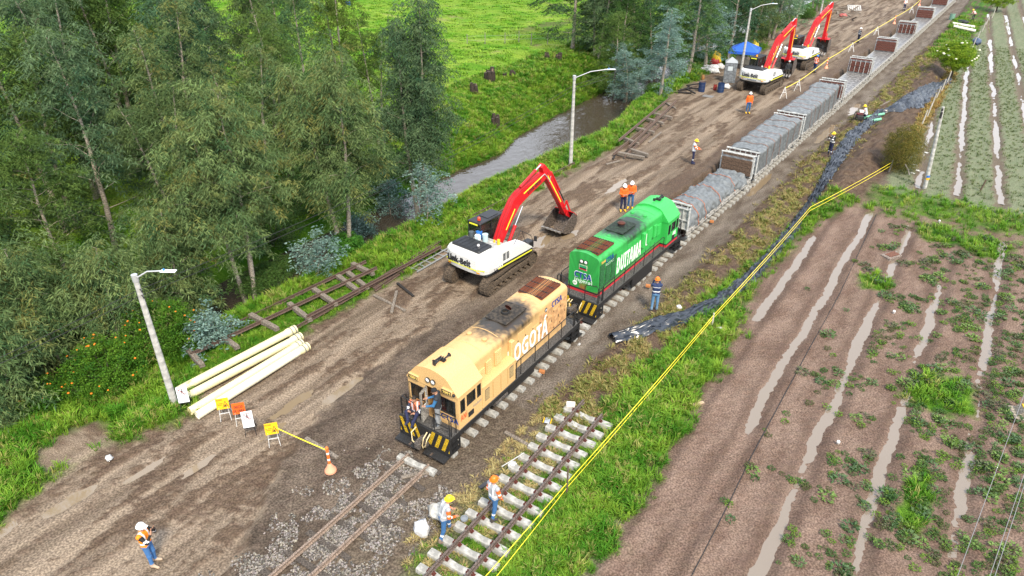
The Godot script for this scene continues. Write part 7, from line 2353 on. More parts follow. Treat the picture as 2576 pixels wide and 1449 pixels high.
# one continuous skin over all bones: smooth minimum of tapered capsules, meshed as surface nets
func body_net(name: String) -> Dictionary:
	if pose_cache.has(name): return pose_cache[name]
	var j := pose(name)
	var bones := bones_of(j)
	var lo := Vector3(9, 9, 9); var hi := -lo
	for b in bones:
		for k in 2:
			lo = lo.min(b[k] - Vector3.ONE * 0.2); hi = hi.max(b[k] + Vector3.ONE * 0.2)
	var cs := 0.026
	var nx := int((hi.x - lo.x) / cs) + 2; var ny := int((hi.y - lo.y) / cs) + 2; var nz := int((hi.z - lo.z) / cs) + 2
	var F := PackedFloat32Array(); F.resize(nx * ny * nz); F.fill(1.0)
	var kk := 0.035
	for b in bones:
		var m := maxf(b[2], b[3]) + 0.06
		var a0: Vector3 = (b[0] as Vector3).min(b[1]) - Vector3.ONE * m - lo
		var a1: Vector3 = (b[0] as Vector3).max(b[1]) + Vector3.ONE * m - lo
		for z in range(maxi(0, int(a0.z / cs)), mini(nz, int(a1.z / cs) + 2)):
			for y in range(maxi(0, int(a0.y / cs)), mini(ny, int(a1.y / cs) + 2)):
				for x in range(maxi(0, int(a0.x / cs)), mini(nx, int(a1.x / cs) + 2)):
					var d := capsule_d(lo + Vector3(x, y, z) * cs, b[0], b[1], b[2], b[3])
					var i := (z * ny + y) * nx + x
					var f := F[i]
					if f >= 1.0: F[i] = d
					else:
						var h := maxf(kk - absf(f - d), 0.0) / kk
						F[i] = minf(f, d) - h * h * kk * 0.25
	var vid := {}
	var V := PackedVector3Array(); var N := PackedVector3Array(); var R := PackedInt32Array()
	var off := [0, 1, nx, nx + 1, nx * ny, nx * ny + 1, nx * ny + nx, nx * ny + nx + 1]
	for z in nz - 1:
		for y in ny - 1:
			for x in nx - 1:
				var i := (z * ny + y) * nx + x
				var f0 := F[i]
				if f0 > 0.08: continue
				var ins := 0
				for o in off:
					if F[i + o] < 0.0: ins += 1
				if ins == 0 or ins == 8: continue
				var p := Vector3.ZERO
				var cnt := 0
				for q in [[0, 1], [2, 3], [4, 5], [6, 7], [0, 2], [1, 3], [4, 6], [5, 7], [0, 4], [1, 5], [2, 6], [3, 7]]:
					var fa := F[i + off[q[0]]]; var fb := F[i + off[q[1]]]
					if (fa < 0.0) == (fb < 0.0): continue
					var t := fa / (fa - fb)
					var A := Vector3(q[0] & 1, (q[0] >> 1) & 1, q[0] >> 2); var B := Vector3(q[1] & 1, (q[1] >> 1) & 1, q[1] >> 2)
					p += A.lerp(B, t); cnt += 1
				p = lo + (Vector3(x, y, z) + p / cnt) * cs
				vid[i] = V.size()
				V.append(p)
				var g := Vector3(F[i + 1] + F[i + off[3]] + F[i + off[5]] + F[i + off[7]] - F[i] - F[i + off[2]] - F[i + off[4]] - F[i + off[6]], F[i + off[2]] + F[i + off[3]] + F[i + off[6]] + F[i + off[7]] - F[i] - F[i + 1] - F[i + off[4]] - F[i + off[5]], F[i + off[4]] + F[i + off[5]] + F[i + off[6]] + F[i + off[7]] - F[i] - F[i + 1] - F[i + off[2]] - F[i + off[3]])
				N.append(g.normalized())
				var best := 9.0; var reg := 1
				for b in bones:
					var d := capsule_d(p, b[0], b[1], b[2], b[3])
					if d < best: best = d; reg = b[4]
				R.append(reg)
	var I := PackedInt32Array()
	for i in vid:
		var x: int = i % nx; var y: int = (i / nx) % ny; var z: int = i / (nx * ny)
		# edges leaving this corner along the three axes
		for q in [[1, nx, nx * ny, y, z], [nx, nx * ny, 1, z, x], [nx * ny, 1, nx, x, y]]:
			if q[3] == 0 or q[4] == 0: continue
			var fa := F[i]; var fb := F[i + q[0]]
			if (fa < 0.0) == (fb < 0.0): continue
			var c0: int = i; var c1: int = i - q[1]; var c2: int = i - q[1] - q[2]; var c3: int = i - q[2]
			if not (vid.has(c1) and vid.has(c2) and vid.has(c3)): continue
			var a: int = vid[c0]; var b: int = vid[c1]; var c: int = vid[c2]; var d: int = vid[c3]
			if fa < 0.0: I.append_array(PackedInt32Array([a, c, b, a, d, c]))
			else: I.append_array(PackedInt32Array([a, b, c, a, c, d]))
	var r := {"v": V, "n": N, "r": R, "i": I, "j": j}
	pose_cache[name] = r
	return r

# skin colour, upper body colour, sleeves, trousers, boots; vest style: stripes on the torso and legs
func person(at: Vector3, turn: float, ps: String, label: String, cols: Array, vest: String, hat: Color, hat_kind := "helmet", scale := 1.0) -> Node3D:
	var t := thing("person", label, "person", at, Basis(Vector3.UP, deg_to_rad(turn)) * Basis.from_scale(Vector3.ONE * scale))
	var net := body_net(ps)
	var j: Dictionary = net.j
	var C := PackedColorArray()
	var stripe := Color(0.74, 0.75, 0.76)
	var up: Vector3 = (j.chest - j.pelvis).normalized()
	for i in net.v.size():
		var reg: int = net.r[i]
		var p: Vector3 = net.v[i]
		var c: Color = cols[reg]
		if vest != "" and reg == 1:
			var hh: float = (p - j.pelvis).dot(up)
			if (hh > 0.10 and hh < 0.16) or (absf(absf(p.x) - 0.10) < 0.026 and hh > 0.16): c = stripe
		if vest == "band" and reg == 1:
			var hh: float = (p - j.pelvis).dot(up)
			c = stripe if (hh > 0.12 and hh < 0.17) or (hh > 0.34 and hh < 0.38) else cols[1]
		if vest != "" and reg == 2:
			var e: Vector3 = j.elL if p.x > 0 else j.elR
			if p.distance_to(e) > 0.075 and p.distance_to(e) < 0.115: c = stripe
		if vest == "full" and reg == 3:
			var kn: Vector3 = j.kneeL if p.x > 0 else j.kneeR
			var an: Vector3 = j.ankL if p.x > 0 else j.ankR
			if absf(p.distance_to(an) - kn.distance_to(an) * 0.62) < 0.03 and p.y < kn.y: c = stripe
		C.append(c)
	var V: PackedVector3Array = net.v.duplicate(); var N: PackedVector3Array = net.n.duplicate(); var I: PackedInt32Array = net.i.duplicate()
	# head with face, and hands with fingers, joined to the same body mesh
	var mb := MB.new()
	mb.use_c = true
	mb.col = cols[0]
	var hd: Vector3 = j.head
	var fwd := (Vector3(0, 0, 1) + Vector3(0, -1.2, 0) * clampf((hd.z - j.neck.z - 0.02) * 2.5, 0.0, 0.5)).normalized()
	var upv := fwd.cross(Vector3.LEFT).normalized()
	if upv.y < 0: upv = -upv
	var hb := Basis(upv.cross(fwd).normalized(), upv, fwd)
	mb.ball(hd + hb * Vector3(0, 0.015, -0.01), Vector3(0.076, 0.112, 0.094), 14, 10, hb)
	mb.ball(hd + hb * Vector3(0, -0.055, 0.03), Vector3(0.052, 0.05, 0.055), 10, 6, hb)
	mb.tube([hd + hb * Vector3(0, 0.02, 0.082), hd + hb * Vector3(0, -0.022, 0.108), hd + hb * Vector3(0, -0.03, 0.088)], [0.009, 0.016, 0.008], 6)
	for s in [-1, 1]:
		mb.ball(hd + hb * Vector3(s * 0.078, -0.005, -0.01), Vector3(0.01, 0.032, 0.02), 6, 5, hb)
	mb.col = Color(cols[0].r * 0.75, cols[0].g * 0.4, cols[0].b * 0.4)
	mb.ball(hd + hb * Vector3(0, -0.062, 0.082), Vector3(0.024, 0.007, 0.008), 8, 4, hb)
	mb.col = Color(0.02, 0.015, 0.012)
	for s in [-1, 1]: mb.ball(hd + hb * Vector3(s * 0.03, 0.012, 0.082), Vector3(0.011, 0.007, 0.007), 6, 4, hb)
	mb.col = cols[0] if cols.size() < 6 else cols[5]
	for s in ["L", "R"]:
		var w: Vector3 = j["wr" + s]; var h: Vector3 = j["ha" + s]
		var d := (h - w).normalized()
		var sx := 1.0 if s == "L" else -1.0
		var sd := d.cross(Vector3(0, 0, 1) if absf(d.z) < 0.8 else Vector3(0, 1, 0)).normalized()
		var nn := sd.cross(d)
		mb.ball(h, Vector3(0.040, 0.048, 0.02), 8, 6, Basis(sd, d, nn))
		for k in 4:
			var fl: float = [0.062, 0.072, 0.068, 0.054][k]
			var b0 := h + d * 0.035 + sd * (k - 1.5) * 0.019
			var curl := nn * sx * 0.35
			mb.tube([b0, b0 + (d + curl * 0.4).normalized() * fl * 0.5, b0 + (d + curl).normalized() * fl], [0.009, 0.0085, 0.006], 5)
		var b1 := h - d * 0.01 + sd * 0.036
		mb.tube([b1, b1 + (sd + d * 0.8).normalized() * 0.03, b1 + (sd * 0.5 + d).normalized() * 0.055], [0.011, 0.010, 0.007], 5)
	var base := V.size()
	V.append_array(mb.v); N.append_array(mb.n); C.append_array(mb.c)
	for i in mb.v.size(): I.append(base + i)
	var arr := []
	arr.resize(Mesh.ARRAY_MAX)
	arr[Mesh.ARRAY_VERTEX] = V; arr[Mesh.ARRAY_NORMAL] = N; arr[Mesh.ARRAY_COLOR] = C; arr[Mesh.ARRAY_INDEX] = I
	var m := ArrayMesh.new()
	m.add_surface_from_arrays(Mesh.PRIMITIVE_TRIANGLES, arr)
	obj("body", m, vmat("cloth", 0.8), t)
	var hm := MB.new()
	var hc := hd + hb * Vector3(0, 0.045, -0.012)
	if hat_kind == "helmet":
		hm.lathe([Vector2(0.135, 0.0), Vector2(0.132, 0.015), Vector2(0.112, 0.018), Vector2(0.108, 0.06), Vector2(0.088, 0.11), Vector2(0.05, 0.14), Vector2(0, 0.148)], 18, hc, hb * Basis.from_scale(Vector3(0.95, 1, 1.12)))
		hm.lathe([Vector2(0.0, -0.002), Vector2(0.135, 0.0)], 18, hc, hb * Basis.from_scale(Vector3(0.95, 1, 1.12)))
		hm.tube([hc + hb * Vector3(0, 0.05, 0.12), hc + hb * Vector3(0, 0.128, 0.06), hc + hb * Vector3(0, 0.152, 0), hc + hb * Vector3(0, 0.128, -0.06), hc + hb * Vector3(0, 0.05, -0.12)], 0.012, 5)
		hm.box(hc + hb * Vector3(0, 0.004, 0.15), Vector3(0.15, 0.008, 0.06), hb, 0.003)
		obj("helmet", hm, mat("helmet_%s" % hat.to_html(false), hat, 0.35), t)
	elif hat_kind == "beanie":
		hm.lathe([Vector2(0.094, -0.02), Vector2(0.098, 0.02), Vector2(0.085, 0.07), Vector2(0.05, 0.1), Vector2(0, 0.107)], 16, hc, hb * Basis.from_scale(Vector3(0.92, 1, 1.1)))
		obj("beanie", hm, mat("beanie", hat, 0.9), t)
	else:
		hm.lathe([Vector2(0.086, -0.03), Vector2(0.09, 0.02), Vector2(0.08, 0.055), Vector2(0.045, 0.082), Vector2(0, 0.088)], 14, hc + hb * Vector3(0, 0, -0.014), hb * Basis.from_scale(Vector3(0.92, 1, 1.1)))
		obj("hair", hm, mat("hair_dark", hat, 0.7), t)
	return t

func held(called: String, label: String, p: Node3D, local: Vector3, size: Vector3, c: Color) -> void:
	var mb := MB.new()
	mb.box(Vector3.ZERO, size, Basis(Vector3.RIGHT, -0.4), 0.004)
	single(called, mb, mat("device_%s" % c.to_html(false), c, 0.3), label, "phone", "", p.transform * local, p.transform.basis.orthonormalized())

func people() -> void:
	var skin := Color(0.42, 0.22, 0.14); var tanned := Color(0.32, 0.17, 0.11)
	var orange := Color(0.78, 0.13, 0.015); var jeans := Color(0.035, 0.11, 0.26); var navy := Color(0.012, 0.018, 0.055)
	var grey := Color(0.33, 0.34, 0.36); var tan := Color(0.42, 0.31, 0.22); var black := Color(0.012, 0.012, 0.014)
	var dboot := Color(0.05, 0.04, 0.035); var yboot := Color(0.72, 0.42, 0.02)
	var wh := Color(0.85, 0.85, 0.84); var yh := Color(0.85, 0.60, 0.02); var oh := Color(0.82, 0.17, 0.01)
	var p := person(T(388, 1419), 122, "photo", "person in orange vest and white helmet photographing on the muddy road", [skin, Color(0.85, 0.24, 0.01), black, Color(0.05, 0.15, 0.36), tan], "vest", wh)
	held("phone", "black phone held up by the person in the orange vest and white helmet", p, Vector3(0, 1.57, 0.38), Vector3(0.15, 0.075, 0.01), black)
	var q := G(1243, 1302, 0.17)
	person(q, 165, "step", "worker with orange helmet and grey vest stepping along the track panel", [skin, grey, orange, jeans, dboot, Color(0.6, 0.4, 0.08)], "full", oh)
	q = G(1118, 1350, 0.1)
	person(Vector3(q.x, 0.06, q.z), 150, "stride", "worker with yellow helmet and grey vest stepping onto the track panel", [skin, grey, orange, jeans, Color(0.2, 0.15, 0.11)], "full", yh)
	person(Vector3(-13.62, 1.10, -13.82), 15, "sit", "person in orange vest sitting on the front platform of the yellow locomotive", [skin, Color(0.72, 0.2, 0.1), Color(0.03, 0.035, 0.06), navy, navy], "vest", Color(0.02, 0.014, 0.01), "hair")
	person(Vector3(-12.55, 1.10, -13.82), 300, "reach", "person in black beanie and padded dark vest standing by the open cab door", [skin, Color(0.022, 0.024, 0.035), Color(0.03, 0.13, 0.28), Color(0.25, 0.26, 0.27), Color(0.14, 0.13, 0.12)], "", Color(0.012, 0.013, 0.016), "beanie")
	p = person(T(1645, 781), 205, "photo", "person in navy jacket with silver bands and orange helmet facing the green locomotive", [tanned, Color(0.012, 0.03, 0.09), Color(0.012, 0.03, 0.09), Color(0.10, 0.22, 0.38), Color(0.16, 0.24, 0.34)], "band", oh)
	held("phone", "white phone held up before the green locomotive", p, Vector3(0, 1.57, 0.38), Vector3(0.075, 0.15, 0.01), wh)
	person(T(1566, 531), 40, "belly", "person in orange jacket, yellow boots and white helmet, shorter jacket, beside a colleague", [skin, orange, orange, navy, yboot], "", wh)
	person(T(1585, 524), 20, "belly", "person in orange jacket and jeans holding a phone beside a colleague in yellow boots", [skin, orange, orange, jeans, yboot], "", wh)
	person(T(1741, 412), 110, "reach", "worker with yellow helmet and white-striped vest alone on the road edge", [tanned, Color(0.6, 0.62, 0.64), orange, navy, navy], "full", yh)
	person(T(1880, 285), 30, "stand", "person in orange jacket, jeans and yellow boots standing before the parked excavator", [skin, orange, orange, jeans, yboot], "", wh)
	person(T(2086, 391), 320, "photo", "worker in black vest and yellow helmet on the dug ridge", [tanned, black, black, navy, dboot], "full", yh)
	person(T(2172, 300), 260, "kneel", "worker with yellow helmet crouching behind the petrol generator", [tanned, grey, orange, navy, dboot], "vest", yh)
	person(T(2047, 183), 150, "belly", "worker with blue helmet and orange vest near the raised bucket", [tanned, orange, orange, Color(0.015, 0.04, 0.12), dboot], "full", Color(0.01, 0.16, 0.55))
	person(T(1978, 198), 190, "stand", "person in dark jacket and grey helmet standing at the hanging bucket", [tanned, Color(0.025, 0.03, 0.035), Color(0.025, 0.03, 0.035), Color(0.06, 0.055, 0.05), dboot], "", Color(0.5, 0.52, 0.54))
	person(T(2157, 108), 130, "stand", "person in dark overalls and white helmet alone on the far road", [tanned, Color(0.012, 0.018, 0.03), Color(0.012, 0.018, 0.03), Color(0.012, 0.02, 0.05), dboot], "full", wh)
	person(T(2273, 27), 40, "belly", "worker in white shirt near the end of the far tape", [tanned, Color(0.62, 0.62, 0.64), orange, navy, dboot], "full", wh)
	person(T(2447, 50), 240, "stoop", "stooping worker with yellow helmet among the far green pipes", [tanned, Color(0.62, 0.24, 0.2), Color(0.6, 0.3, 0.28), Color(0.04, 0.05, 0.05), dboot], "vest", yh)

# ---------------------------------------------------------------- poles, signs, pipes and all the rest of the site
func lamp_post(px: float, py: float, h: float, arm: Vector3, label: String, lean := Vector3.ZERO, lamp := true) -> Vector3:
	var b := T(px, py)
	var t := thing("street_lamp" if lamp else "utility_pole", label, "street lamp" if lamp else "pole", b)
	var mb := MB.new()
	var top := Vector3(0, h, 0) + lean
	mb.tube([Vector3(0, -0.3, 0), top * 0.5, top], [0.135, 0.115, 0.085], 14)
	obj("pole", mb, mat("pole_concrete", Color(0.52, 0.51, 0.48), 0.85, 0.0, "grime", 0.8), t)
	if lamp:
		mb = MB.new()
		mb.tube([top + Vector3(0, -0.25, 0), top + Vector3(0, 0.02, 0)], [0.11, 0.11], 12)
		obj("collar", mb, mat("galvanised", Color(0.55, 0.56, 0.57), 0.45, 0.5), t)
		mb = MB.new()
		mb.tube([top + Vector3(0, -0.15, 0), top + arm * 0.5 + Vector3(0, 0.06, 0), top + arm], 0.03, 8)
		obj("arm", mb, mat("galvanised", Color(0.55, 0.56, 0.57), 0.45, 0.5), t)
		mb = MB.new()
		var d := Vector3(arm.x, 0, arm.z).normalized()
		var bs := Basis(Vector3.UP.cross(d).normalized(), Vector3.UP, d)
		mb.box(top + arm + d * 0.25, Vector3(0.2, 0.05, 0.55), bs, 0.02)
		var hd := obj("lamp_head", mb, mat("lamp_head", Color(0.68, 0.72, 0.76), 0.35), t)
		mb = MB.new(); mb.lathe([Vector2(0.035, 0), Vector2(0.035, 0.06), Vector2(0, 0.07)], 10, top + arm + d * 0.1 + Vector3(0, 0.025, 0)); obj("photocell", mb, mat("photocell_blue", Color(0.03, 0.2, 0.5), 0.4), hd)
		mb = MB.new()
		for y in [0.55, 0.8]: mb.tube([top - Vector3(0, y, 0) + Vector3(0.1, 0, 0), top - Vector3(0, y, 0) + Vector3(0.16, 0.05, 0.02), top - Vector3(0, y + 0.1, 0) + Vector3(0.2, 0, 0)], 0.02, 6)
		obj("wire_bracket", mb, mat("rubber", Color(0.016, 0.016, 0.017), 0.6), t)
	return b + top

func wire(a: Vector3, b: Vector3, sag: float, r: float, m: Material, label: String, group := "") -> void:
	var mb := MB.new()
	var p := []
	for i in 13:
		var t := i / 12.0
		p.append(a.lerp(b, t) - Vector3(0, sag * 4.0 * t * (1.0 - t), 0))
	mb.tube(p, r, 4, false)
	single("overhead_wire", mb, m, label, "wire", group)

# barrier tape: a thin ribbon from point to point
func tape(pts: Array, label: String, group := "", w := 0.08) -> void:
	var mb := MB.new()
	for i in pts.size() - 1:
		var a: Vector3 = pts[i]; var b: Vector3 = pts[i + 1]
		var rows := []
		var n := 14
		for k in n + 1:
			var t := float(k) / n
			var c := a.lerp(b, t) - Vector3(0, 0.05 * a.distance_to(b) * 0.12 * 4.0 * t * (1.0 - t), 0)
			var tw := 0.75 + 0.25 * sin(t * 9.0 + i)
			var side := (b - a).cross(Vector3.UP).normalized()
			var o := (Vector3.UP * sin(tw) - side * cos(tw)) * w * 0.5
			rows.append([c - o, c + o])
		mb.sheet(rows, false)
	single("barrier_tape", mb, mat("tape_yellow", Color(0.88, 0.72, 0.03), 0.5), label, "tape", group)

func sign_board(px: float, py: float, turn: float, kind: String, label: String) -> void:
	var b := T(px, py)
	var t := thing("warning_sign" if kind != "white" else "prohibition_sign", label, "sign", b, ry(turn) * Basis.from_scale(Vector3.ONE * 0.76))
	var blackm := mat("rubber", Color(0.016, 0.016, 0.017), 0.6)
	var legm := mat("sign_leg_white", Color(0.78, 0.78, 0.76), 0.6, 0.0, "grime", 1.0) if kind != "white" else blackm
	var mb := MB.new()
	var h0 := 0.72; var hh := 0.62; var w := 0.60
	if kind == "white": h0 = 0.5; hh = 0.9; w = 0.52
	for s in [-1, 1]:
		mb.beam(Vector3(s * 0.26, 0.0, 0.10), Vector3(s * 0.2, h0 + 0.1, 0.0), 0.045, 0.025, Vector3.RIGHT)
		mb.beam(Vector3(s * 0.24, 0.0, -0.62), Vector3(s * 0.18, h0 + 0.35, -0.03), 0.045, 0.025, Vector3.RIGHT)
	mb.box(Vector3(0, 0.46, 0.035), Vector3(0.5, 0.04, 0.02))
	obj("stand", mb, legm, t)
	var face := Basis(Vector3.RIGHT, -0.16)
	var c := Vector3(0, h0 + hh * 0.5, -0.02)
	var bc := {"yellow": Color(0.85, 0.47, 0.01), "orange": Color(0.80, 0.12, 0.01), "white": Color(0.80, 0.82, 0.84)}[kind] as Color
	mb = MB.new(); mb.box(c, Vector3(w, hh, 0.015), face, 0.004)
	var pn := obj("panel", mb, mat("sign_" + kind, bc, 0.5), t)
	var f := func(x: float, y: float, z := 0.012) -> Vector3: return c + face * Vector3(x, y, z)
	if kind == "orange":
		letters(pn, "INICIO", f.call(0, 0.09), face, 0.42, 0.15, blackm)
		letters(pn, "DE OBRA", f.call(0, -0.13), face, 0.5, 0.15, blackm)
	elif kind == "yellow":
		letters(pn, "PELIGRO", f.call(-0.13, 0.22), face, 0.3, 0.07, blackm, false)
		letters(pn, "MAQUINARIA", f.call(-0.12, 0.02), face, 0.28, 0.045, blackm, false)
		letters(pn, "PESADA", f.call(-0.12, -0.06), face, 0.22, 0.045, blackm, false)
		mb = MB.new()
		var A := Vector2(0.13, 0.12); var B := Vector2(0.27, -0.22); var C := Vector2(-0.01, -0.22)
		for e in [[A, B], [B, C], [C, A]]:
			mb.beam(f.call(e[0].x, e[0].y), f.call(e[1].x, e[1].y), 0.008, 0.022, face.x)
		mb.box(f.call(0.13, -0.16), Vector3(0.15, 0.05, 0.008), face); mb.box(f.call(0.11, -0.10), Vector3(0.06, 0.07, 0.008), face); mb.beam(f.call(0.15, -0.11), f.call(0.18, -0.02), 0.008, 0.02, face.x)
		obj("pictogram", mb, blackm, pn)
	else:
		mb = MB.new()
		var ring := []
		for k in 25: ring.append(f.call(cos(TAU * k / 24.0) * 0.19, 0.16 + sin(TAU * k / 24.0) * 0.19))
		mb.tube(ring, 0.014, 5, false)
		mb.beam(f.call(-0.13, 0.29), f.call(0.13, 0.03), 0.01, 0.024, face.x)
		obj("red_ring", mb, mat("ring_red", Color(0.30, 0.02, 0.03), 0.5), pn)
		mb = MB.new()
		mb.ball(f.call(0.01, 0.29), Vector3(0.028, 0.028, 0.008), 8, 5, face)
		mb.beam(f.call(0.01, 0.25), f.call(0.0, 0.15), 0.008, 0.05, face.x); mb.beam(f.call(0.0, 0.15), f.call(0.06, 0.03), 0.008, 0.03, face.x); mb.beam(f.call(0.0, 0.15), f.call(-0.07, 0.04), 0.008, 0.03, face.x); mb.beam(f.call(0.0, 0.23), f.call(0.08, 0.16), 0.008, 0.024, face.x); mb.beam(f.call(0.0, 0.23), f.call(-0.07, 0.18), 0.008, 0.024, face.x)
		obj("pictogram", mb, blackm, pn)
		var gl := mat("letter_bluegrey", Color(0.16, 0.24, 0.30), 0.6)
		letters(pn, "PROHIBIDO EL PASO", f.call(0, -0.14), face, 0.46, 0.05, gl, false)
		letters(pn, "A PERSONAL", f.call(0, -0.23), face, 0.3, 0.05, gl, false)
		letters(pn, "NO AUTORIZADO", f.call(0, -0.32), face, 0.38, 0.05, gl, false)

func cone_post(px: float, py: float, label: String, s := 1.0) -> Vector3:
	var b := T(px, py)
	var t := thing("traffic_delineator", label, "traffic cone", b, Basis.from_scale(Vector3.ONE * s), "orange delineators with cone bases")
	var pale := mat("cone_pale", Color(0.78, 0.32, 0.19), 0.6)
	var org := mat("cone_orange", Color(0.80, 0.17, 0.03), 0.55)
	var mb := MB.new()
	mb.lathe([Vector2(0, 0.0), Vector2(0.21, 0.0), Vector2(0.2, 0.06), Vector2(0.12, 0.2), Vector2(0.055, 0.34), Vector2(0.05, 0.36)], 16)
	obj("base", mb, pale, t)
	mb = MB.new(); mb.lathe([Vector2(0.052, 0.34), Vector2(0.05, 0.98), Vector2(0.055, 1.0), Vector2(0.055, 1.06), Vector2(0.03, 1.1), Vector2(0, 1.11)], 12); obj("post", mb, org, t)
	for y in [0.5, 0.78]:
		mb = MB.new(); mb.lathe([Vector2(0.056, y), Vector2(0.055, y + 0.09)], 12); obj("reflective_band", mb, mat("band_pale", Color(0.75, 0.72, 0.68), 0.5), t)
	return b + Vector3(0, 0.95 * s, 0)

func trestle(px: float, py: float, label: String) -> Vector3:
	var b := T(px, py)
	var t := thing("white_trestle", label, "trestle", b, ry(20), "white trestles carrying the far tape")
	var m := mat("trestle_white", Color(0.78, 0.78, 0.76), 0.6)
	for q in [[Vector3(-0.3, 0, 0.25), Vector3(0, 1.0, 0)], [Vector3(0.3, 0, 0.25), Vector3(0, 1.0, 0)], [Vector3(0, 0, -0.45), Vector3(0, 1.0, 0)]]:
		var mb := MB.new(); mb.beam(q[0], q[1], 0.06, 0.03, Vector3.RIGHT); obj("leg", mb, m, t)
	var mb2 := MB.new(); mb2.box(Vector3(0, 0.55, 0.1), Vector3(0.28, 0.05, 0.03)); obj("crossbar", mb2, m, t)
	return b + Vector3(0, 0.9, 0)

func bag(at: Vector3, size: Vector3, c: Color, label: String, sd: int, group := "", cat := "sack") -> void:
	var rows := []
	for i in 9:
		var t := -PI / 2 + PI * i / 8.0
		var l := []
		for k in 13:
			var a := TAU * (k % 12) / 12.0
			var d := Vector3(cos(a) * cos(t), sin(t), sin(a) * cos(t))
			var q := 1.0 + 0.32 * n2.get_noise_3d(d.x * 1.6 + sd * 3.1, d.y * 1.6, d.z * 1.6) + 0.16 * n2.get_noise_3d(d.x * 4.0, d.y * 4.0 + sd, d.z * 4.0)
			l.append(Vector3(d.x * size.x, maxf(d.y, -0.6) * size.y, d.z * size.z) * q)
		rows.append(l)
	var mb := MB.new()
	mb.sheet(rows, false)
	single("sack" if cat == "sack" else cat.replace(" ", "_"), mb, mat("sack_%s" % c.to_html(false), c, 0.55, 0.0, "grime", 1.5), label, cat, group, at + Vector3(0, size.y * 0.55, 0))

func drum(at: Vector3, label: String, c: Color, r: float, h: float, open := false) -> void:
	var t := thing("drum", label, "drum", at)
	var mb := MB.new()
	mb.lathe([Vector2(0, 0), Vector2(r, 0), Vector2(r, h * 0.31), Vector2(r * 1.04, h * 0.33), Vector2(r, h * 0.35), Vector2(r, h * 0.64), Vector2(r * 1.04, h * 0.66), Vector2(r, h * 0.68), Vector2(r, h), Vector2(r * 0.96, h)], 20)
	obj("shell", mb, mat("drum_%s" % c.to_html(false), c, 0.5, 0.0, "worn", 1.8), t)
	mb = MB.new(); mb.lathe([Vector2(r * 0.95, h - (0.3 if open else 0.03)), Vector2(0, h - (0.3 if open else 0.03))], 20); obj("lid", mb, mat("drum_inside", Color(0.10, 0.06, 0.035), 0.8), t)

func stump(at: Vector3, s: float, label: String, sd: int) -> void:
	var t := thing("tree_stump", label, "stump", at, ry(sd * 40.0), "stumps on the far river bank")
	var r := RandomNumberGenerator.new(); r.seed = sd
	var mb := MB.new()
	var n := 3 + sd % 3
	for k in n:
		var a := TAU * k / n
		var o := Vector3(cos(a), 0, sin(a)) * 0.22 * s
		var h := r.randf_range(0.6, 1.15) * s
		mb.tube([o * 0.6 + Vector3(0, -0.2, 0), o + Vector3(r.randf_range(-0.05, 0.05), h * 0.5, 0), o * 1.3 + Vector3(0, h, 0)], [0.3 * s, 0.23 * s, 0.14 * s], 8)
	obj("trunk", mb, mat("stump_wood", Color(0.075, 0.055, 0.042), 0.95, 0.0, "mud", 1.5), t)
	mb = MB.new()
	mb.beam(Vector3(0.1, 0.2 * s, 0.25 * s), Vector3(0.15, 0.9 * s, 0.2 * s), 0.12 * s, 0.05 * s)
	obj("split_wood", mb, mat("split_wood", Color(0.30, 0.21, 0.15), 0.9, 0.0, "worn", 1.5), t)

func stake(px: float, py: float, h: float, label: String, group := "", r := 0.035, lean := Vector3.ZERO, m: Material = null) -> Vector3:
	var b := T(px, py)
	var mb := MB.new()
	mb.tube([Vector3(0, -0.15, 0), Vector3(0.015, h * 0.5, 0.01) + lean * 0.5, Vector3(0, h, 0) + lean], [r, r * 0.95, r * 0.8], 7)
	single("stake", mb, m if m else mat("stake_wood", Color(0.17, 0.12, 0.08), 0.9, 0.0, "worn", 2.0), label, "stake", group, b)
	return b + Vector3(0, h, 0) + lean

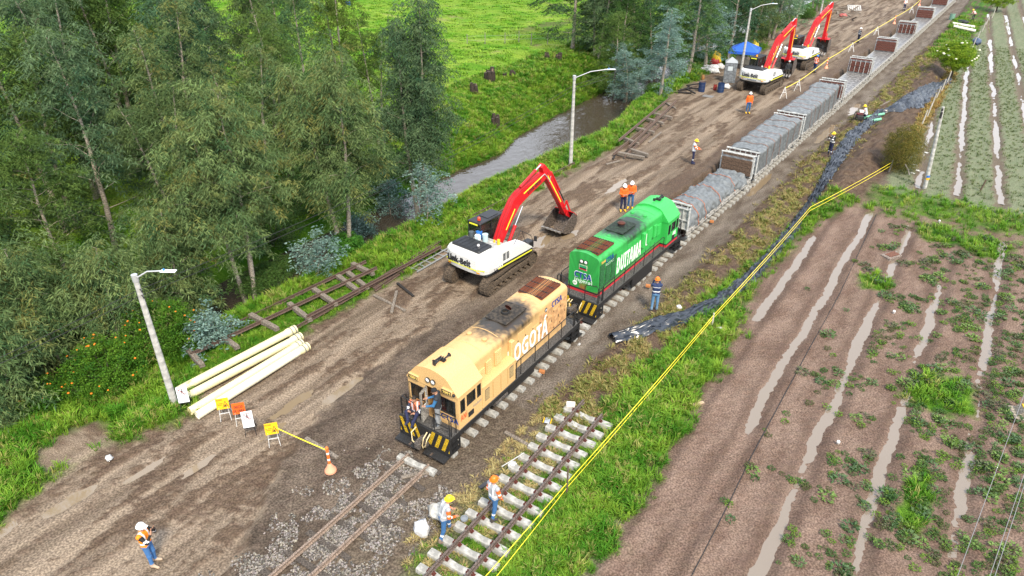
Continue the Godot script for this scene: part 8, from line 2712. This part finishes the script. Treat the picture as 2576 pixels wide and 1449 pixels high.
func site_things() -> void:
	var r := RandomNumberGenerator.new(); r.seed = 5
	var blackm := mat("rubber", Color(0.016, 0.016, 0.017), 0.6)
	# street lamps and poles
	var e1 := lamp_post(441, 1020, 5.9, Vector3(0.85, 0.18, -0.55), "concrete street lamp standing in the grass beside the cream pipes")
	var e2 := lamp_post(1435, 418, 6.1, Vector3(1.75, 0.42, -1.1), "slim concrete street lamp on the verge at the river bend")
	var e3 := lamp_post(1861, 196, 6.5, Vector3(1.6, 0.45, -0.9), "concrete street lamp rising behind the blue canopy")
	lamp_post(2056, 70, 6.8, Vector3.ZERO, "white concrete pole on the grass past the excavators", Vector3.ZERO, false)
	var e4 := lamp_post(2327, 473, 5.5, Vector3.ZERO, "concrete utility pole with blue and yellow bands at the field edge", Vector3(-0.42, 0, 0.1), false)
	var pb := T(2327, 473)
	for q in [[0.62, Color(0.78, 0.42, 0.02)], [0.78, Color(0.02, 0.14, 0.45)]]:
		var mb := MB.new(); mb.tube([Vector3(-0.42, 0, 0.1) * q[0] / 5.5 + Vector3(0, q[0], 0), Vector3(-0.42, 0, 0.1) * (q[0] + 0.15) / 5.5 + Vector3(0, q[0] + 0.15, 0)], 0.137, 14, false)
		obj("painted_band", mb, mat("band_%s" % q[1].to_html(false), q[1], 0.6), get_node("utility_pole_001"))
	var tr := MB.new(); tr.box(Vector3(-0.4, 5.0, 0.25), Vector3(0.14, 0.4, 0.14), Basis(), 0.03); tr.box(Vector3(-0.42, 5.35, 0.2), Vector3(0.1, 0.15, 0.3)); obj("junction_box", tr, blackm, get_node("utility_pole_001"))
	for k in 2:
		wire(e1 - Vector3(0, 0.6 + k * 0.25, 0), e2 - Vector3(0, 0.6 + k * 0.25, 0), 0.5, 0.012, blackm, "sagging black wires from the near street lamp to the next", "wires between the street lamps")
		wire(e2 - Vector3(0, 0.6 + k * 0.25, 0), e3 - Vector3(0, 0.6 + k * 0.25, 0), 0.4, 0.012, blackm, "sagging black wires from the river-bend street lamp to the far one", "wires between the street lamps")
		wire(e1 - Vector3(0, 0.6 + k * 0.25, 0), e1 + Vector3(-1.0, -0.6, 22.0), 0.5, 0.012, blackm, "black wires running away from the near street lamp", "wires between the street lamps")
	# wires over the field at the lower right
	var pale := mat("wire_pale", Color(0.28, 0.28, 0.28), 0.5, 0.3)
	for q in [[2576, 880, 2440, 1449], [2590, 1020, 2520, 1449], [2600, 1010, 2533, 1449]]:
		wire(G(q[0], q[1], 6.0) + Vector3(0.6, 0, -2.0), G(q[2], q[3], 6.0) + Vector3(-0.3, 0, 1.0), 0.0, 0.006, pale, "pale overhead wire crossing the weedy corner of the field", "overhead wires over the field")
	# cable lying along the field ridge
	var cp := []
	for q in [[2205, 540], [2110, 745], [2035, 880], [1960, 1020], [1890, 1150], [1830, 1275], [1740, 1450]]: cp.append(T(q[0], q[1]) + Vector3(0, 0.04, 0))
	var cb := MB.new(); cb.tube(cp, 0.014, 5)
	single("cable", cb, blackm, "thin black cable lying along the first field ridge", "cable")
	# cream pipes
	var cream := mat("pipe_cream", Color(0.80, 0.73, 0.43), 0.45, 0.0, "fine", 0.4)
	var pls := ["cream plastic pipe farthest from the road in the stack", "cream plastic pipe second from the grass in the stack", "cream plastic pipe between the others, nearer the road", "pale cream plastic pipe on the road side of the stack"]
	var ends := [[[446, 977], [744, 829]], [[452, 995], [757, 841]], [[474, 1022], [759, 857]], [[492, 1032], [774, 866]]]
	for k in 4:
		var a := G(ends[k][0][0], ends[k][0][1], 0.2); var b := G(ends[k][1][0], ends[k][1][1], 0.2)
		a.y = hgt(a.x, a.z) + 0.17; b.y = hgt(b.x, b.z) + 0.17
		var t := thing("plastic_pipe", pls[k], "pipe", a, Basis(), "cream pipes stacked by the road")
		var mb := MB.new()
		mb.pipe(Vector3.ZERO, b - a, 0.17, 0.155, 20)
		obj("tube", mb, mat("pipe_white", Color(0.82, 0.79, 0.62), 0.45, 0.0, "fine", 0.4) if k == 3 else cream, t)
		var d := (b - a).normalized()
		mb = MB.new(); mb.tube([b - a - d * 0.55, b - a - d * 0.42, b - a - d * 0.4], [0.172, 0.2, 0.2], 20, false); mb.pipe(b - a - d * 0.4, b - a, 0.2, 0.18, 20)
		obj("socket", mb, cream, t)
		for q in [0.12, 0.3]:
			mb = MB.new(); mb.tube([b - a - d * q, b - a - d * (q - 0.05)], 0.208, 20); obj("gasket", mb, mat("gasket_grey", Color(0.16, 0.16, 0.15), 0.7), t)
	# signs, cone, tape
	sign_board(470, 1030, 50, "white", "white no-entry sign in front of the open pipe ends")
	sign_board(570, 1056, 50, "yellow", "yellow machinery warning sign beside the orange INICIO DE OBRA sign")
	sign_board(610, 1068, 50, "orange", "orange sign reading INICIO DE OBRA on white legs")
	sign_board(632, 1093, 50, "white", "white no-entry sign between the orange sign and a yellow one")
	sign_board(692, 1120, 50, "yellow", "yellow machinery warning sign tied to the barrier tape")
	var ct := cone_post(832, 1184, "orange delineator with a pale cone base on the soil mound")
	tape([T(692, 1120) + Vector3(0.2, 0.85, -0.1), ct], "yellow barrier tape from the last sign to the orange delineator", "", 0.035)
	# far trestles and cones with the long tape
	var far := []
	var zf := func(x: float, y: float) -> Vector2: return Vector2((3300 + x * 0.2346) * 0.6289, y * 0.2346 * 0.6289)
	var list := [[1970, 247, "t", "white trestle with tape beside the box-shaped tarpaulins"], [2005, 228, "t", "white trestle with tape beside the hanging bucket"], [2078, 172, "c", "far orange delineator next to the blue-helmeted worker"], [2140, 130, "t", "white trestle before the person in dark overalls"], [2203, 88, "t", "white trestle behind the person in dark overalls"], [2249, 60, "c", "orange delineator beyond the third trestle"], [2291, 33, "t", "white trestle near the far worker in white"], [2312, 14, "c", "last orange delineator along the far road"]]
	for q in list:
		far.append(trestle(q[0], q[1], q[3]) if q[2] == "t" else cone_post(q[0], q[1], q[3], 1.0))
	tape(far, "long yellow tape strung over trestles and delineators along the wagons", "", 0.04)
	# stakes and tape on the right verge
	var s1 := stake(1425, 1247, 1.35, "brown stake holding yellow tape beside the track panel")
	var s2 := stake(1790, 822, 0.75, "pale stake holding yellow tape by the black plastic", "", 0.04, Vector3.ZERO, mat("stake_pale", Color(0.45, 0.42, 0.36), 0.9))
	var s3 := stake(2018, 548, 1.35, "tall thin stake where the yellow tape turns", "", 0.03, Vector3(0.35, 0, 0.1))
	var post := stake(2236, 432, 0.9, "grey post in front of the russet bush", "", 0.06, Vector3(0.05, 0, 0), mat("grey_post", Color(0.22, 0.2, 0.18), 0.9))
	stake(2290, 440, 0.75, "leaning grey post beside the russet bush", "", 0.05, Vector3(-0.5, 0, 0.2), mat("grey_post", Color(0.22, 0.2, 0.18), 0.9))
	var n0 := T(1210, 1460) + Vector3(0.2, 0.55, 2.5)
	tape([n0, s1 - Vector3(0, 0.75, 0), s2 - Vector3(0, 0.12, 0), s3 - Vector3(0, 0.5, 0), post - Vector3(0, 0.15, 0)], "upper yellow barrier tape along the right verge", "double tape on the right verge", 0.022)
	tape([n0 + Vector3(0.25, -0.2, 0), s1 - Vector3(0, 0.98, 0), s2 - Vector3(0, 0.3, 0), s3 - Vector3(0, 0.75, 0), post - Vector3(0, 0.4, 0)], "lower yellow barrier tape along the right verge", "double tape on the right verge", 0.018)
	# black plastic sheet, bunched, lying on the ridge
	var path := [[1540, 858, 0.35], [1600, 838, 0.42], [1650, 822, 0.30], [1720, 803, 0.24], [1800, 768, 0.26], [1870, 715, 0.28], [1930, 655, 0.24], [1985, 590, 0.24], [2030, 525, 0.17], [2062, 478, 0.22], [2100, 410, 0.36], [2145, 345, 0.40], [2190, 305, 0.34], [2212, 287, 0.30], [2250, 272, 0.55], [2300, 250, 0.75], [2345, 228, 0.6], [2388, 203, 0.25]]
	var rows := []
	for i in path.size() - 1:
		var a := T(path[i][0], path[i][1]); var b := T(path[i + 1][0], path[i + 1][1])
		var sub := maxi(3, int(a.distance_to(b) / 0.16))
		for k in sub:
			var t := float(k) / sub
			var c := a.lerp(b, t)
			var w: float = 1.3 * lerpf(path[i][2], path[i + 1][2], t) * (1.0 + 0.25 * n2.get_noise_2d(c.z * 2.0, 5.0))
			var side := (b - a).cross(Vector3.UP).normalized()
			var l := []
			for m in 25:
				var u := m / 24.0 * 2.0 - 1.0
				var p := c + side * u * w
				var y := hgt(p.x, p.z) + 0.05 + (0.26 * (1.0 - u * u) + 0.13 * n2.get_noise_2d(u * 5.5, c.z * 0.8) + 0.09 * n2.get_noise_2d(u * 12.0, c.z * 1.6)) * sm(1.0, 0.8, absf(u))
				l.append(Vector3(p.x + 0.04 * n2.get_noise_2d(u * 7.0, c.z * 2.0), maxf(y, hgt(p.x, p.z) + 0.012), p.z))
			rows.append(l)
	var pm := MB.new(); pm.sheet(rows, false)
	single("plastic_sheet", pm, mat("black_plastic", Color(0.022, 0.028, 0.04), 0.28, 0.0, "", 1.0, 0.6), "long bunched black plastic sheet winding along the dug ridge", "plastic sheet")
	# second blue-black sheet near the far fence
	var fl := T(2455, 110)
	bag(fl, Vector3(0.5, 0.45, 1.4), Color(0.05, 0.08, 0.15), "dark blue plastic sheet hanging on the far fence", 9, "", "plastic sheet")
	# green pipes under the sheet
	for q in [[2170, 300, 2222, 290, "green plastic pipe sticking out under the black sheet"], [2180, 310, 2215, 303, "short green plastic pipe under the black sheet"]]:
		var a := T(q[0], q[1]) + Vector3(0, 0.12, 0); var b := T(q[2], q[3]) + Vector3(0, 0.12, 0)
		var mb := MB.new(); mb.pipe(Vector3.ZERO, b - a, 0.12, 0.1, 14)
		single("green_pipe", mb, mat("pipe_green", Color(0.16, 0.42, 0.27), 0.5), q[4], "pipe", "", a)
	# generator with its frame, planks and stick
	var gp := T(2160, 302)
	var g := thing("generator", "red and black petrol generator in a tube frame on the muddy path", "generator", gp, ry(30))
	var mb := MB.new()
	for s in [-0.28, 0.28]:
		mb.tube([Vector3(-0.36, 0, s), Vector3(-0.36, 0.52, s), Vector3(-0.28, 0.6, s), Vector3(0.28, 0.6, s), Vector3(0.36, 0.52, s), Vector3(0.36, 0, s), Vector3(-0.36, 0.02, s)], 0.02, 6)
	obj("frame", mb, blackm, g)
	mb = MB.new(); mb.box(Vector3(0, 0.24, 0), Vector3(0.55, 0.4, 0.42), Basis(), 0.05); obj("engine", mb, mat("engine_dark", Color(0.03, 0.03, 0.032), 0.5), g)
	mb = MB.new(); mb.box(Vector3(0, 0.52, 0), Vector3(0.5, 0.14, 0.42), Basis(), 0.05); obj("fuel_tank", mb, mat("tank_red", Color(0.16, 0.02, 0.02), 0.4), g)
	mb = MB.new(); mb.box(Vector3(0.1, 0.72, -0.1), Vector3(0.34, 0.2, 0.3), Basis(), 0.03); obj("white_cover", mb, mat("cover_white", Color(0.7, 0.7, 0.68), 0.6), g)
	# aluminium ladder frame by the near excavator
	var la := T(1025, 678); var lb := T(1118, 625)
	var lt := thing("ladder_frame", "grey aluminium ladder frame lying on the grass behind the excavator", "ladder", la)
	var alu := mat("aluminium", Color(0.50, 0.53, 0.55), 0.4, 0.6)
	var dv := lb - la; var sv := dv.cross(Vector3.UP).normalized() * 0.95
	for k in 3:
		mb = MB.new(); mb.beam(sv * (k * 0.5 - 0.25) + Vector3(0, 0.1, 0), dv + sv * (k * 0.5 - 0.25) + Vector3(0, 0.1, 0), 0.05, 0.05); obj("rail", mb, alu, lt)
	for k in 6:
		mb = MB.new(); mb.beam(dv * (k + 0.3) / 6.0 + sv * -0.28 + Vector3(0, 0.1, 0), dv * (k + 0.3) / 6.0 + sv * 0.78 + Vector3(0, 0.1, 0), 0.035, 0.035); obj("rung", mb, alu, lt)
	# containers standing on the near excavator
	var ex := get_node("excavator") as Node3D
	var tf := ex.transform
	for q in [[0.85, 2.02, -0.55, 0.13, 0.3, Color(0.09, 0.11, 0.12), "dark grey canister standing on the excavator behind its cab"], [0.5, 2.02, -0.35, 0.16, 0.34, Color(0.03, 0.16, 0.48), "bucket with a blue lid standing on the excavator"], [0.12, 1.95, -0.32, 0.15, 0.36, Color(0.42, 0.55, 0.58), "pale blue tin standing on the excavator"]]:
		mb = MB.new(); mb.lathe([Vector2(0, 0), Vector2(q[3] * 0.9, 0), Vector2(q[3], q[4]), Vector2(q[3] * 1.05, q[4]), Vector2(q[3] * 1.05, q[4] + 0.03), Vector2(0, q[4] + 0.03)], 16)
		single("canister", mb, mat("can_%s" % (q[5] as Color).to_html(false), q[5], 0.4), q[6], "canister", "", tf * Vector3(q[0], q[1], q[2]))
	mb = MB.new(); mb.box(Vector3(0, 0.16, 0), Vector3(0.3, 0.32, 0.2), Basis(), 0.04); mb.rod(Vector3(0.08, 0.3, 0), Vector3(0.08, 0.37, 0), 0.03, 8)
	single("jerry_can", mb, mat("can_clear", Color(0.62, 0.72, 0.74), 0.35), "translucent jerry can standing on the excavator", "jerry can", "", tf * Vector3(0.36, 2.03, -0.62))
	# camp behind the far machines: canopy, tent cabin, sacks, drums
	var cpnt := T(1872, 190)
	var cn := thing("canopy", "blue pop-up canopy behind the parked excavator", "canopy", cpnt + Vector3(-1.2, 0, -3.0), ry(10))
	mb = MB.new()
	var hw := 1.45
	for k in 4:
		var a := TAU * k / 4.0 + PI / 4
		var b := TAU * (k + 1) / 4.0 + PI / 4
		var A := Vector3(cos(a) * hw * 1.414, 1.95, sin(a) * hw * 1.414); var B := Vector3(cos(b) * hw * 1.414, 1.95, sin(b) * hw * 1.414)
		mb.tri(Vector3(0, 2.75, 0), B, A)
		mb.quad(B - Vector3(0, 0.28, 0), A - Vector3(0, 0.28, 0), A, B)
	obj("cover", mb, mat("canopy_blue", Color(0.02, 0.11, 0.55), 0.6), cn)
	for k in 4:
		var a := TAU * k / 4.0 + PI / 4
		mb = MB.new(); mb.rod(Vector3(cos(a) * hw * 1.36, 0, sin(a) * hw * 1.36), Vector3(cos(a) * hw * 1.36, 1.95, sin(a) * hw * 1.36), 0.025, 6); obj("leg", mb, mat("galvanised", Color(0.55, 0.56, 0.57), 0.45, 0.5), cn)
	mb = MB.new(); mb.box(Vector3(0, 0.7, 0), Vector3(1.6, 0.5, 0.05)); mb.box(Vector3(-0.3, 0.9, -0.4), Vector3(1.2, 0.6, 0.6), Basis(), 0.05)
	single("stacked_goods", mb, mat("goods_cream", Color(0.5, 0.46, 0.36), 0.8), "cream boxes stored under the blue canopy", "boxes", "", cn.position)
	var gt := T(1833, 205)
	var tn := thing("cabin_tent", "tall narrow grey tent cabin beside the excavator", "tent", gt, ry(20))
	mb = MB.new(); mb.box(Vector3(0, 0.95, 0), Vector3(1.1, 1.9, 1.1)); obj("wall", mb, mat("tent_grey", Color(0.20, 0.22, 0.24), 0.75, 0.0, "grime", 0.8), tn)
	mb = MB.new()
	for k in 4:
		var a := TAU * k / 4.0 + PI / 4; var b := TAU * (k + 1) / 4.0 + PI / 4
		mb.tri(Vector3(0, 2.35, 0), Vector3(cos(b) * 0.82, 1.88, sin(b) * 0.82), Vector3(cos(a) * 0.82, 1.88, sin(a) * 0.82))
	obj("roof", mb, mat("tent_roof", Color(0.30, 0.32, 0.34), 0.7), tn)
	mb = MB.new(); mb.box(Vector3(-0.05, 1.35, 0.556), Vector3(0.45, 0.4, 0.012)); obj("window", mb, mat("tent_window", Color(0.5, 0.55, 0.57), 0.4), tn)
	for q in [[1800, 165, 0.5, Color(0.75, 0.52, 0.03), "yellow sheet draped beside the cabin tent"], [1895, 135, 0.55, Color(0.80, 0.62, 0.03), "yellow raincoats hung behind the blue canopy"]]:
		bag(T(q[0], q[1]), Vector3(0.5, 0.9, 0.35), q[3], q[4], int(q[0]), "", "yellow sheet")
	var sk := 0
	for q in [[1772, 178, 0.45], [1786, 182, 0.5], [1795, 175, 0.55], [1778, 172, 0.4], [1800, 184, 0.42], [1812, 172, 0.5]]:
		bag(T(q[0], q[1]), Vector3(q[2], q[2] * 0.6, q[2] * 0.8), Color(0.74, 0.74, 0.73), "white plastic sack in the heap beside the cabin tent", 20 + sk, "white sacks heaped by the cabin tent")
		sk += 1
	bag(T(1798, 165), Vector3(0.6, 0.5, 0.5), Color(0.36, 0.03, 0.03), "red bag on top of the heap of white sacks", 31)
	bag(T(1805, 160), Vector3(0.5, 0.45, 0.35), Color(0.05, 0.3, 0.22), "green bag at the back of the heap of white sacks", 32)
	drum(T(1764, 230), "dark blue drum with white smears standing alone by the charred timber", Color(0.015, 0.04, 0.13), 0.3, 0.9)
	drum(T(1812, 232), "open blue drum beside the red canister", Color(0.015, 0.05, 0.15), 0.3, 0.85, true)
	drum(T(1798, 226), "small red canister with a white top next to the open drum", Color(0.4, 0.04, 0.03), 0.17, 0.5)
	bag(T(1828, 222), Vector3(0.35, 0.25, 0.35), Color(0.7, 0.7, 0.7), "white sack behind the open blue drum", 35)
	bag(T(1768, 200), Vector3(0.16, 0.3, 0.16), Color(0.42, 0.2, 0.06), "rusty tin standing on the grass near the sacks", 36, "", "tin")
	for k in 6:
		var a := T(1715 + k * 7, 236 - (k % 3) * 7)
		mb = MB.new(); mb.beam(Vector3(-0.7, 0.05 + k * 0.05, 0.1 * (k % 3)), Vector3(0.8, 0.12 + 0.16 * (k % 2), -0.3 + 0.15 * k), 0.16, 0.12, Vector3.UP, 0.02)
		single("charred_timber", mb, mat("charred", Color(0.028, 0.023, 0.02), 0.9, 0.0, "worn", 1.2), "charred timber in the heap beside the dark blue drum", "timber", "charred timbers in a heap", a, ry(k * 50.0))
	mb = MB.new()
	for k in 5: mb.box(Vector3(0, 0.02, -0.3 + k * 0.15), Vector3(1.2, 0.02, 0.12))
	single("metal_sheet", mb, mat("corrugated", Color(0.24, 0.23, 0.22), 0.6, 0.3), "ribbed metal sheet lying before the blue drums", "metal sheet", "", T(1785, 243))
	# debris heap past the white pole
	for k in 9:
		var a := T(2105 + (k % 3) * 22, 28 + (k / 3) * 12 - (k % 2) * 5)
		mb = MB.new(); mb.beam(Vector3(-0.9, 0.1, 0), Vector3(0.9, 0.25 + 0.2 * (k % 3), 0.2 * (k % 2)), 0.22, 0.12, Vector3.UP, 0.02)
		single("debris_timber", mb, mat("grey_timber", Color(0.20, 0.16, 0.125), 0.9, 0.0, "worn", 1.2), "broken timber in the rubble heap past the white pole", "timber", "broken timbers in the rubble heap", a, ry(k * 37.0))
	var gr := thing("metal_grid", "white metal grid leaning on the rubble heap", "grid", T(2148, 26) + Vector3(0, 0.35, 0), ry(20) * Basis(Vector3.RIGHT, 0.35))
	for k in 7:
		mb = MB.new(); mb.box(Vector3(-0.9 + k * 0.3, 0, 0), Vector3(0.05, 0.04, 1.5)); obj("bar", mb, mat("trestle_white", Color(0.78, 0.78, 0.76), 0.6), gr)
	for k in 5:
		mb = MB.new(); mb.box(Vector3(0, 0.03, -0.72 + k * 0.36), Vector3(1.85, 0.03, 0.05)); obj("bar", mb, mat("trestle_white", Color(0.78, 0.78, 0.76), 0.6), gr)
	bag(T(2120, 42), Vector3(0.5, 0.3, 0.4), Color(0.5, 0.12, 0.1), "red rag on the rubble heap", 51, "", "rag")
	# things by the far path: white pipes, green barrel, black sheet
	for q in [[2395, 62, 2450, 72, "pale concrete pipe on the far path"], [2397, 70, 2452, 82, "second pale concrete pipe on the far path, beside a twin"]]:
		var a := T(q[0], q[1]) + Vector3(0, 0.2, 0); var b := T(q[2], q[3]) + Vector3(0, 0.2, 0)
		mb = MB.new(); mb.pipe(Vector3.ZERO, b - a, 0.2, 0.16, 14)
		single("concrete_pipe", mb, mat("pipe_concrete", Color(0.6, 0.58, 0.5), 0.85), q[4], "pipe", "", a)
	drum(T(2393, 50), "pale green barrel on the far path", Color(0.25, 0.48, 0.36), 0.35, 0.9)
	bag(T(2420, 58), Vector3(0.9, 0.25, 0.5), Color(0.02, 0.024, 0.03), "black plastic bundle on the far path", 52, "", "plastic bundle")
	# tree stumps, pasture fence
	var sl := ["large split stump in the middle of the far bank", "leaning split stump below the large one", "stump low on the far bank above the water", "tiny stump beside the large split one", "slim stump right of the large split one", "dark stump near the pasture fence corner", "split stump close to the broad dark tree"]
	var si := 0
	for q in [[1232, 202, 1.35], [1193, 238, 0.95], [1246, 288, 1.0], [1270, 196, 0.45], [1290, 196, 0.75], [1376, 152, 0.7], [1405, 160, 0.9]]:
		stump(T(q[0], q[1]), q[2], sl[si], si + 2)
		si += 1
	for q in [[1175, 112], [1220, 110], [1270, 108], [1305, 106], [1336, 112], [1377, 117], [1428, 105]]:
		stake(q[0], q[1], 1.35, "grey wooden post of the pasture fence", "pasture fence posts", 0.05, Vector3(0.04, 0, 0), mat("grey_post", Color(0.22, 0.2, 0.18), 0.9))
	for k in 2:
		wire(T(1175, 112) + Vector3(0, 0.6 + k * 0.5, 0), T(1428, 105) + Vector3(0, 0.6 + k * 0.5, 0), 0.05, 0.01, pale, "thin wire of the pasture fence", "pasture fence wires")
	for q in [[690, 90], [735, 82], [805, 22]]:
		stake(q[0], q[1], 1.6, "lone grey post in the far pasture", "posts in the far pasture", 0.06, Vector3(0.1, 0, 0), mat("grey_post", Color(0.22, 0.2, 0.18), 0.9))
	drum(T(876, 12), "blue drinking trough barrel in the far pasture", Color(0.01, 0.13, 0.5), 0.45, 0.6)
	# field fence at the far right
	for q in [[2318, 315], [2330, 298], [2341, 272], [2353, 252], [2366, 233], [2380, 212], [2432, 140], [2445, 122], [2455, 105], [2470, 80], [2480, 62], [2495, 45]]:
		stake(q[0], q[1], 1.35, "pale leaning post of the field fence", "field fence posts", 0.06, Vector3(0.12, 0, 0.05), mat("stake_pale", Color(0.45, 0.42, 0.36), 0.9))
	stake(2465, 480, 0.8, "short dark post at the edge of the far field", "", 0.06, Vector3(0.12, 0, 0))
	# litter and fittings
	var box := T(2240, 648)
	var mh := thing("inspection_box", "concrete inspection box with a rusty lid in the muddy field", "inspection box", box, ry(60))
	mb = MB.new(); mb.box(Vector3(0, 0.08, 0), Vector3(1.0, 0.2, 0.6), Basis(), 0.02); obj("frame", mb, mat("box_concrete", Color(0.30, 0.24, 0.2), 0.9, 0.0, "worn", 1.0), mh)
	mb = MB.new(); mb.box(Vector3(0.05, 0.2, 0), Vector3(0.7, 0.03, 0.4), Basis(Vector3.BACK, 0.05)); obj("lid", mb, mat("lid_rust", Color(0.2, 0.08, 0.045), 0.85, 0.0, "worn", 1.5), mh)
	bag(T(1810, 832), Vector3(0.16, 0.13, 0.13), Color(0.8, 0.8, 0.79), "white plastic bag in the grass below the taped stake", 61, "", "plastic bag")
	bag(T(1708, 776), Vector3(0.14, 0.12, 0.12), Color(0.78, 0.78, 0.76), "white plastic bag on the straw beside the navy jacket", 62, "", "plastic bag")
	bag(T(1702, 800), Vector3(0.08, 0.08, 0.08), Color(0.6, 0.66, 0.68), "crushed bottle in the straw at the plastic sheet", 63, "", "bottle")
	bag(T(275, 1155), Vector3(0.14, 0.1, 0.12), Color(0.75, 0.75, 0.74), "crumpled white paper on the verge by the spoil patch", 64, "", "paper")
	for q in [[2248, 788, "white plastic cup standing in the muddy field"], [2108, 1116, "white plastic bottle lying at the end of a furrow"], [2362, 560, "white plastic cup in the grass strip"]]:
		mb = MB.new(); mb.lathe([Vector2(0, 0), Vector2(0.05, 0), Vector2(0.06, 0.2), Vector2(0.03, 0.24), Vector2(0, 0.24)], 12); single("plastic_cup", mb, mat("cover_white", Color(0.7, 0.7, 0.68), 0.6), q[2], "cup", "", T(q[0], q[1]), Basis(Vector3.RIGHT, 0.5))
	bag(T(1105, 1295), Vector3(0.42, 0.2, 0.32), Color(0.62, 0.59, 0.52), "cream woven sack behind the yellow-helmeted worker", 65)
	bag(T(1062, 1342), Vector3(0.26, 0.34, 0.22), Color(0.80, 0.78, 0.77), "white and red plastic sack on the ballast", 66)
	bag(T(1290, 1175), Vector3(0.17, 0.15, 0.16), Color(0.72, 0.73, 0.72), "white plastic bag at the sleeper ends", 67, "", "plastic bag")
	mb = MB.new(); mb.box(Vector3(0, 0.1, 0), Vector3(0.34, 0.16, 0.2), Basis(), 0.02); single("carton", mb, mat("carton", Color(0.72, 0.66, 0.6), 0.8), "white and orange carton on the last sleeper of the panel", "carton", "", T(1435, 1030) + Vector3(0, 0.15, 0), ry(30))
	mb = MB.new(); mb.lathe([Vector2(0, 0), Vector2(0.04, 0), Vector2(0.04, 0.2), Vector2(0.015, 0.26), Vector2(0, 0.26)], 10); single("bottle", mb, mat("bottle_green", Color(0.1, 0.42, 0.28), 0.3), "green-capped bottle lying beside the track panel", "bottle", "", T(1412, 1045) + Vector3(0, 0.05, 0), Basis(Vector3.RIGHT, 1.4))
	var jk := thing("track_jack", "small metal trolley with yellow handles beside the track panel", "tool", T(1377, 1062), ry(20))
	mb = MB.new(); mb.box(Vector3(0, 0.08, 0), Vector3(0.2, 0.06, 0.3), Basis(), 0.01); obj("plate", mb, alu, jk)
	for s in [-1, 1]:
		mb = MB.new(); mb.rod(Vector3(s * 0.14, 0.08, -0.14), Vector3(s * 0.14, 0.08, 0.14), 0.02, 6); obj("handle", mb, mat("handle_yellow", Color(0.8, 0.5, 0.02), 0.5), jk)
	mb = MB.new(); mb.rod(T(1262, 1190) + Vector3(0, 0.3, 0), T(1318, 1158) + Vector3(0, 0.35, 0), 0.022, 6); single("steel_bar", mb, mat("bar_pale", Color(0.5, 0.48, 0.45), 0.5, 0.4), "pale steel bar resting on the sleeper ends", "bar")
	mb = MB.new(); mb.beam(T(1206, 1232) + Vector3(0, 0.08, 0), T(1255, 1200) + Vector3(0, 0.08, 0), 0.14, 0.05); single("fish_plate", mb, mat("plate_dark", Color(0.07, 0.07, 0.075), 0.5, 0.5), "dark perforated steel joint plate beside the orange-helmeted worker", "joint plate")
	var tc := MB.new(); tc.lathe([Vector2(0, 0), Vector2(0.12, 0), Vector2(0.12, 0.06), Vector2(0.1, 0.06), Vector2(0.1, 0.03), Vector2(0, 0.03)], 16); single("tape_roll", tc, mat("roll_grey", Color(0.2, 0.22, 0.24), 0.5), "grey measuring tape roll on the end of a sleeper", "tape roll", "", G(1168, 1306, 0.2))
	mb = MB.new(); mb.beam(Vector3(0, 0.05, 0), T(1770, 1012) - T(1742, 1020), 0.1, 0.06); single("wood_block", mb, mat("block_pale", Color(0.45, 0.33, 0.24), 0.9), "pale wood block at the edge of the muddy field", "wood block", "", T(1742, 1020))
	for q in [[1363, 938, "orange wood block on a sleeper end under the yellow locomotive"], [1630, 722, "orange wood block under the green locomotive"], [1790, 560, "orange wood block on a sleeper end under the first wagon"]]:
		mb = MB.new(); mb.box(Vector3(0, 0.07, 0), Vector3(0.24, 0.13, 0.15), Basis(), 0.01); single("wood_block", mb, mat("block_orange", Color(0.42, 0.16, 0.05), 0.85), q[2], "wood block", "", G(q[0], q[1], 0.12), ry(15))
	var sc := MB.new(); sc.lathe([Vector2(0, 0), Vector2(0.06, 0), Vector2(0.06, 0.14), Vector2(0, 0.14)], 12); single("tin", sc, mat("bar_pale", Color(0.5, 0.48, 0.45), 0.5, 0.4), "grey tin lying beside the sleeper ends near the rear of the yellow locomotive", "tin", "", T(1458, 868) + Vector3(0, 0.06, 0), Basis(Vector3.RIGHT, 1.57))
	# yellow mast foot at the field's right edge
	var mf := T(2562, 1045)
	var ft := thing("mast_foot", "yellow mast foot on a concrete plinth in the weeds", "mast", mf, ry(20))
	mb = MB.new(); mb.box(Vector3(0.2, 0.06, 0), Vector3(1.0, 0.2, 0.8), Basis(), 0.03); mb.prism(PackedVector2Array([Vector2(-0.25, 0.16), Vector2(0.45, 0.16), Vector2(0.3, 0.42), Vector2(-0.1, 0.42)]), 0.5, Vector3(0.1, 0, 0)); obj("plinth", mb, mat("plinth_concrete", Color(0.36, 0.31, 0.24), 0.9, 0.0, "worn", 1.0), ft)
	mb = MB.new(); mb.beam(Vector3(0.2, 0.4, 0), Vector3(0.35, 1.9, -0.1), 0.16, 0.16, Vector3.FORWARD); mb.box(Vector3(0.2, 0.44, 0), Vector3(0.35, 0.05, 0.35)); obj("leg", mb, mat("mast_yellow", Color(0.8, 0.5, 0.02), 0.5), ft)
	# scraps of white litter beside the far furrow
	for q in [[2300, 415], [2308, 430], [2296, 437], [2330, 385], [2322, 372]]:
		bag(T(q[0], q[1]), Vector3(0.16, 0.05, 0.12), Color(0.75, 0.75, 0.73), "scrap of white plastic litter on the soil beside the russet bush", int(q[0]), "white litter by the russet bush", "litter")
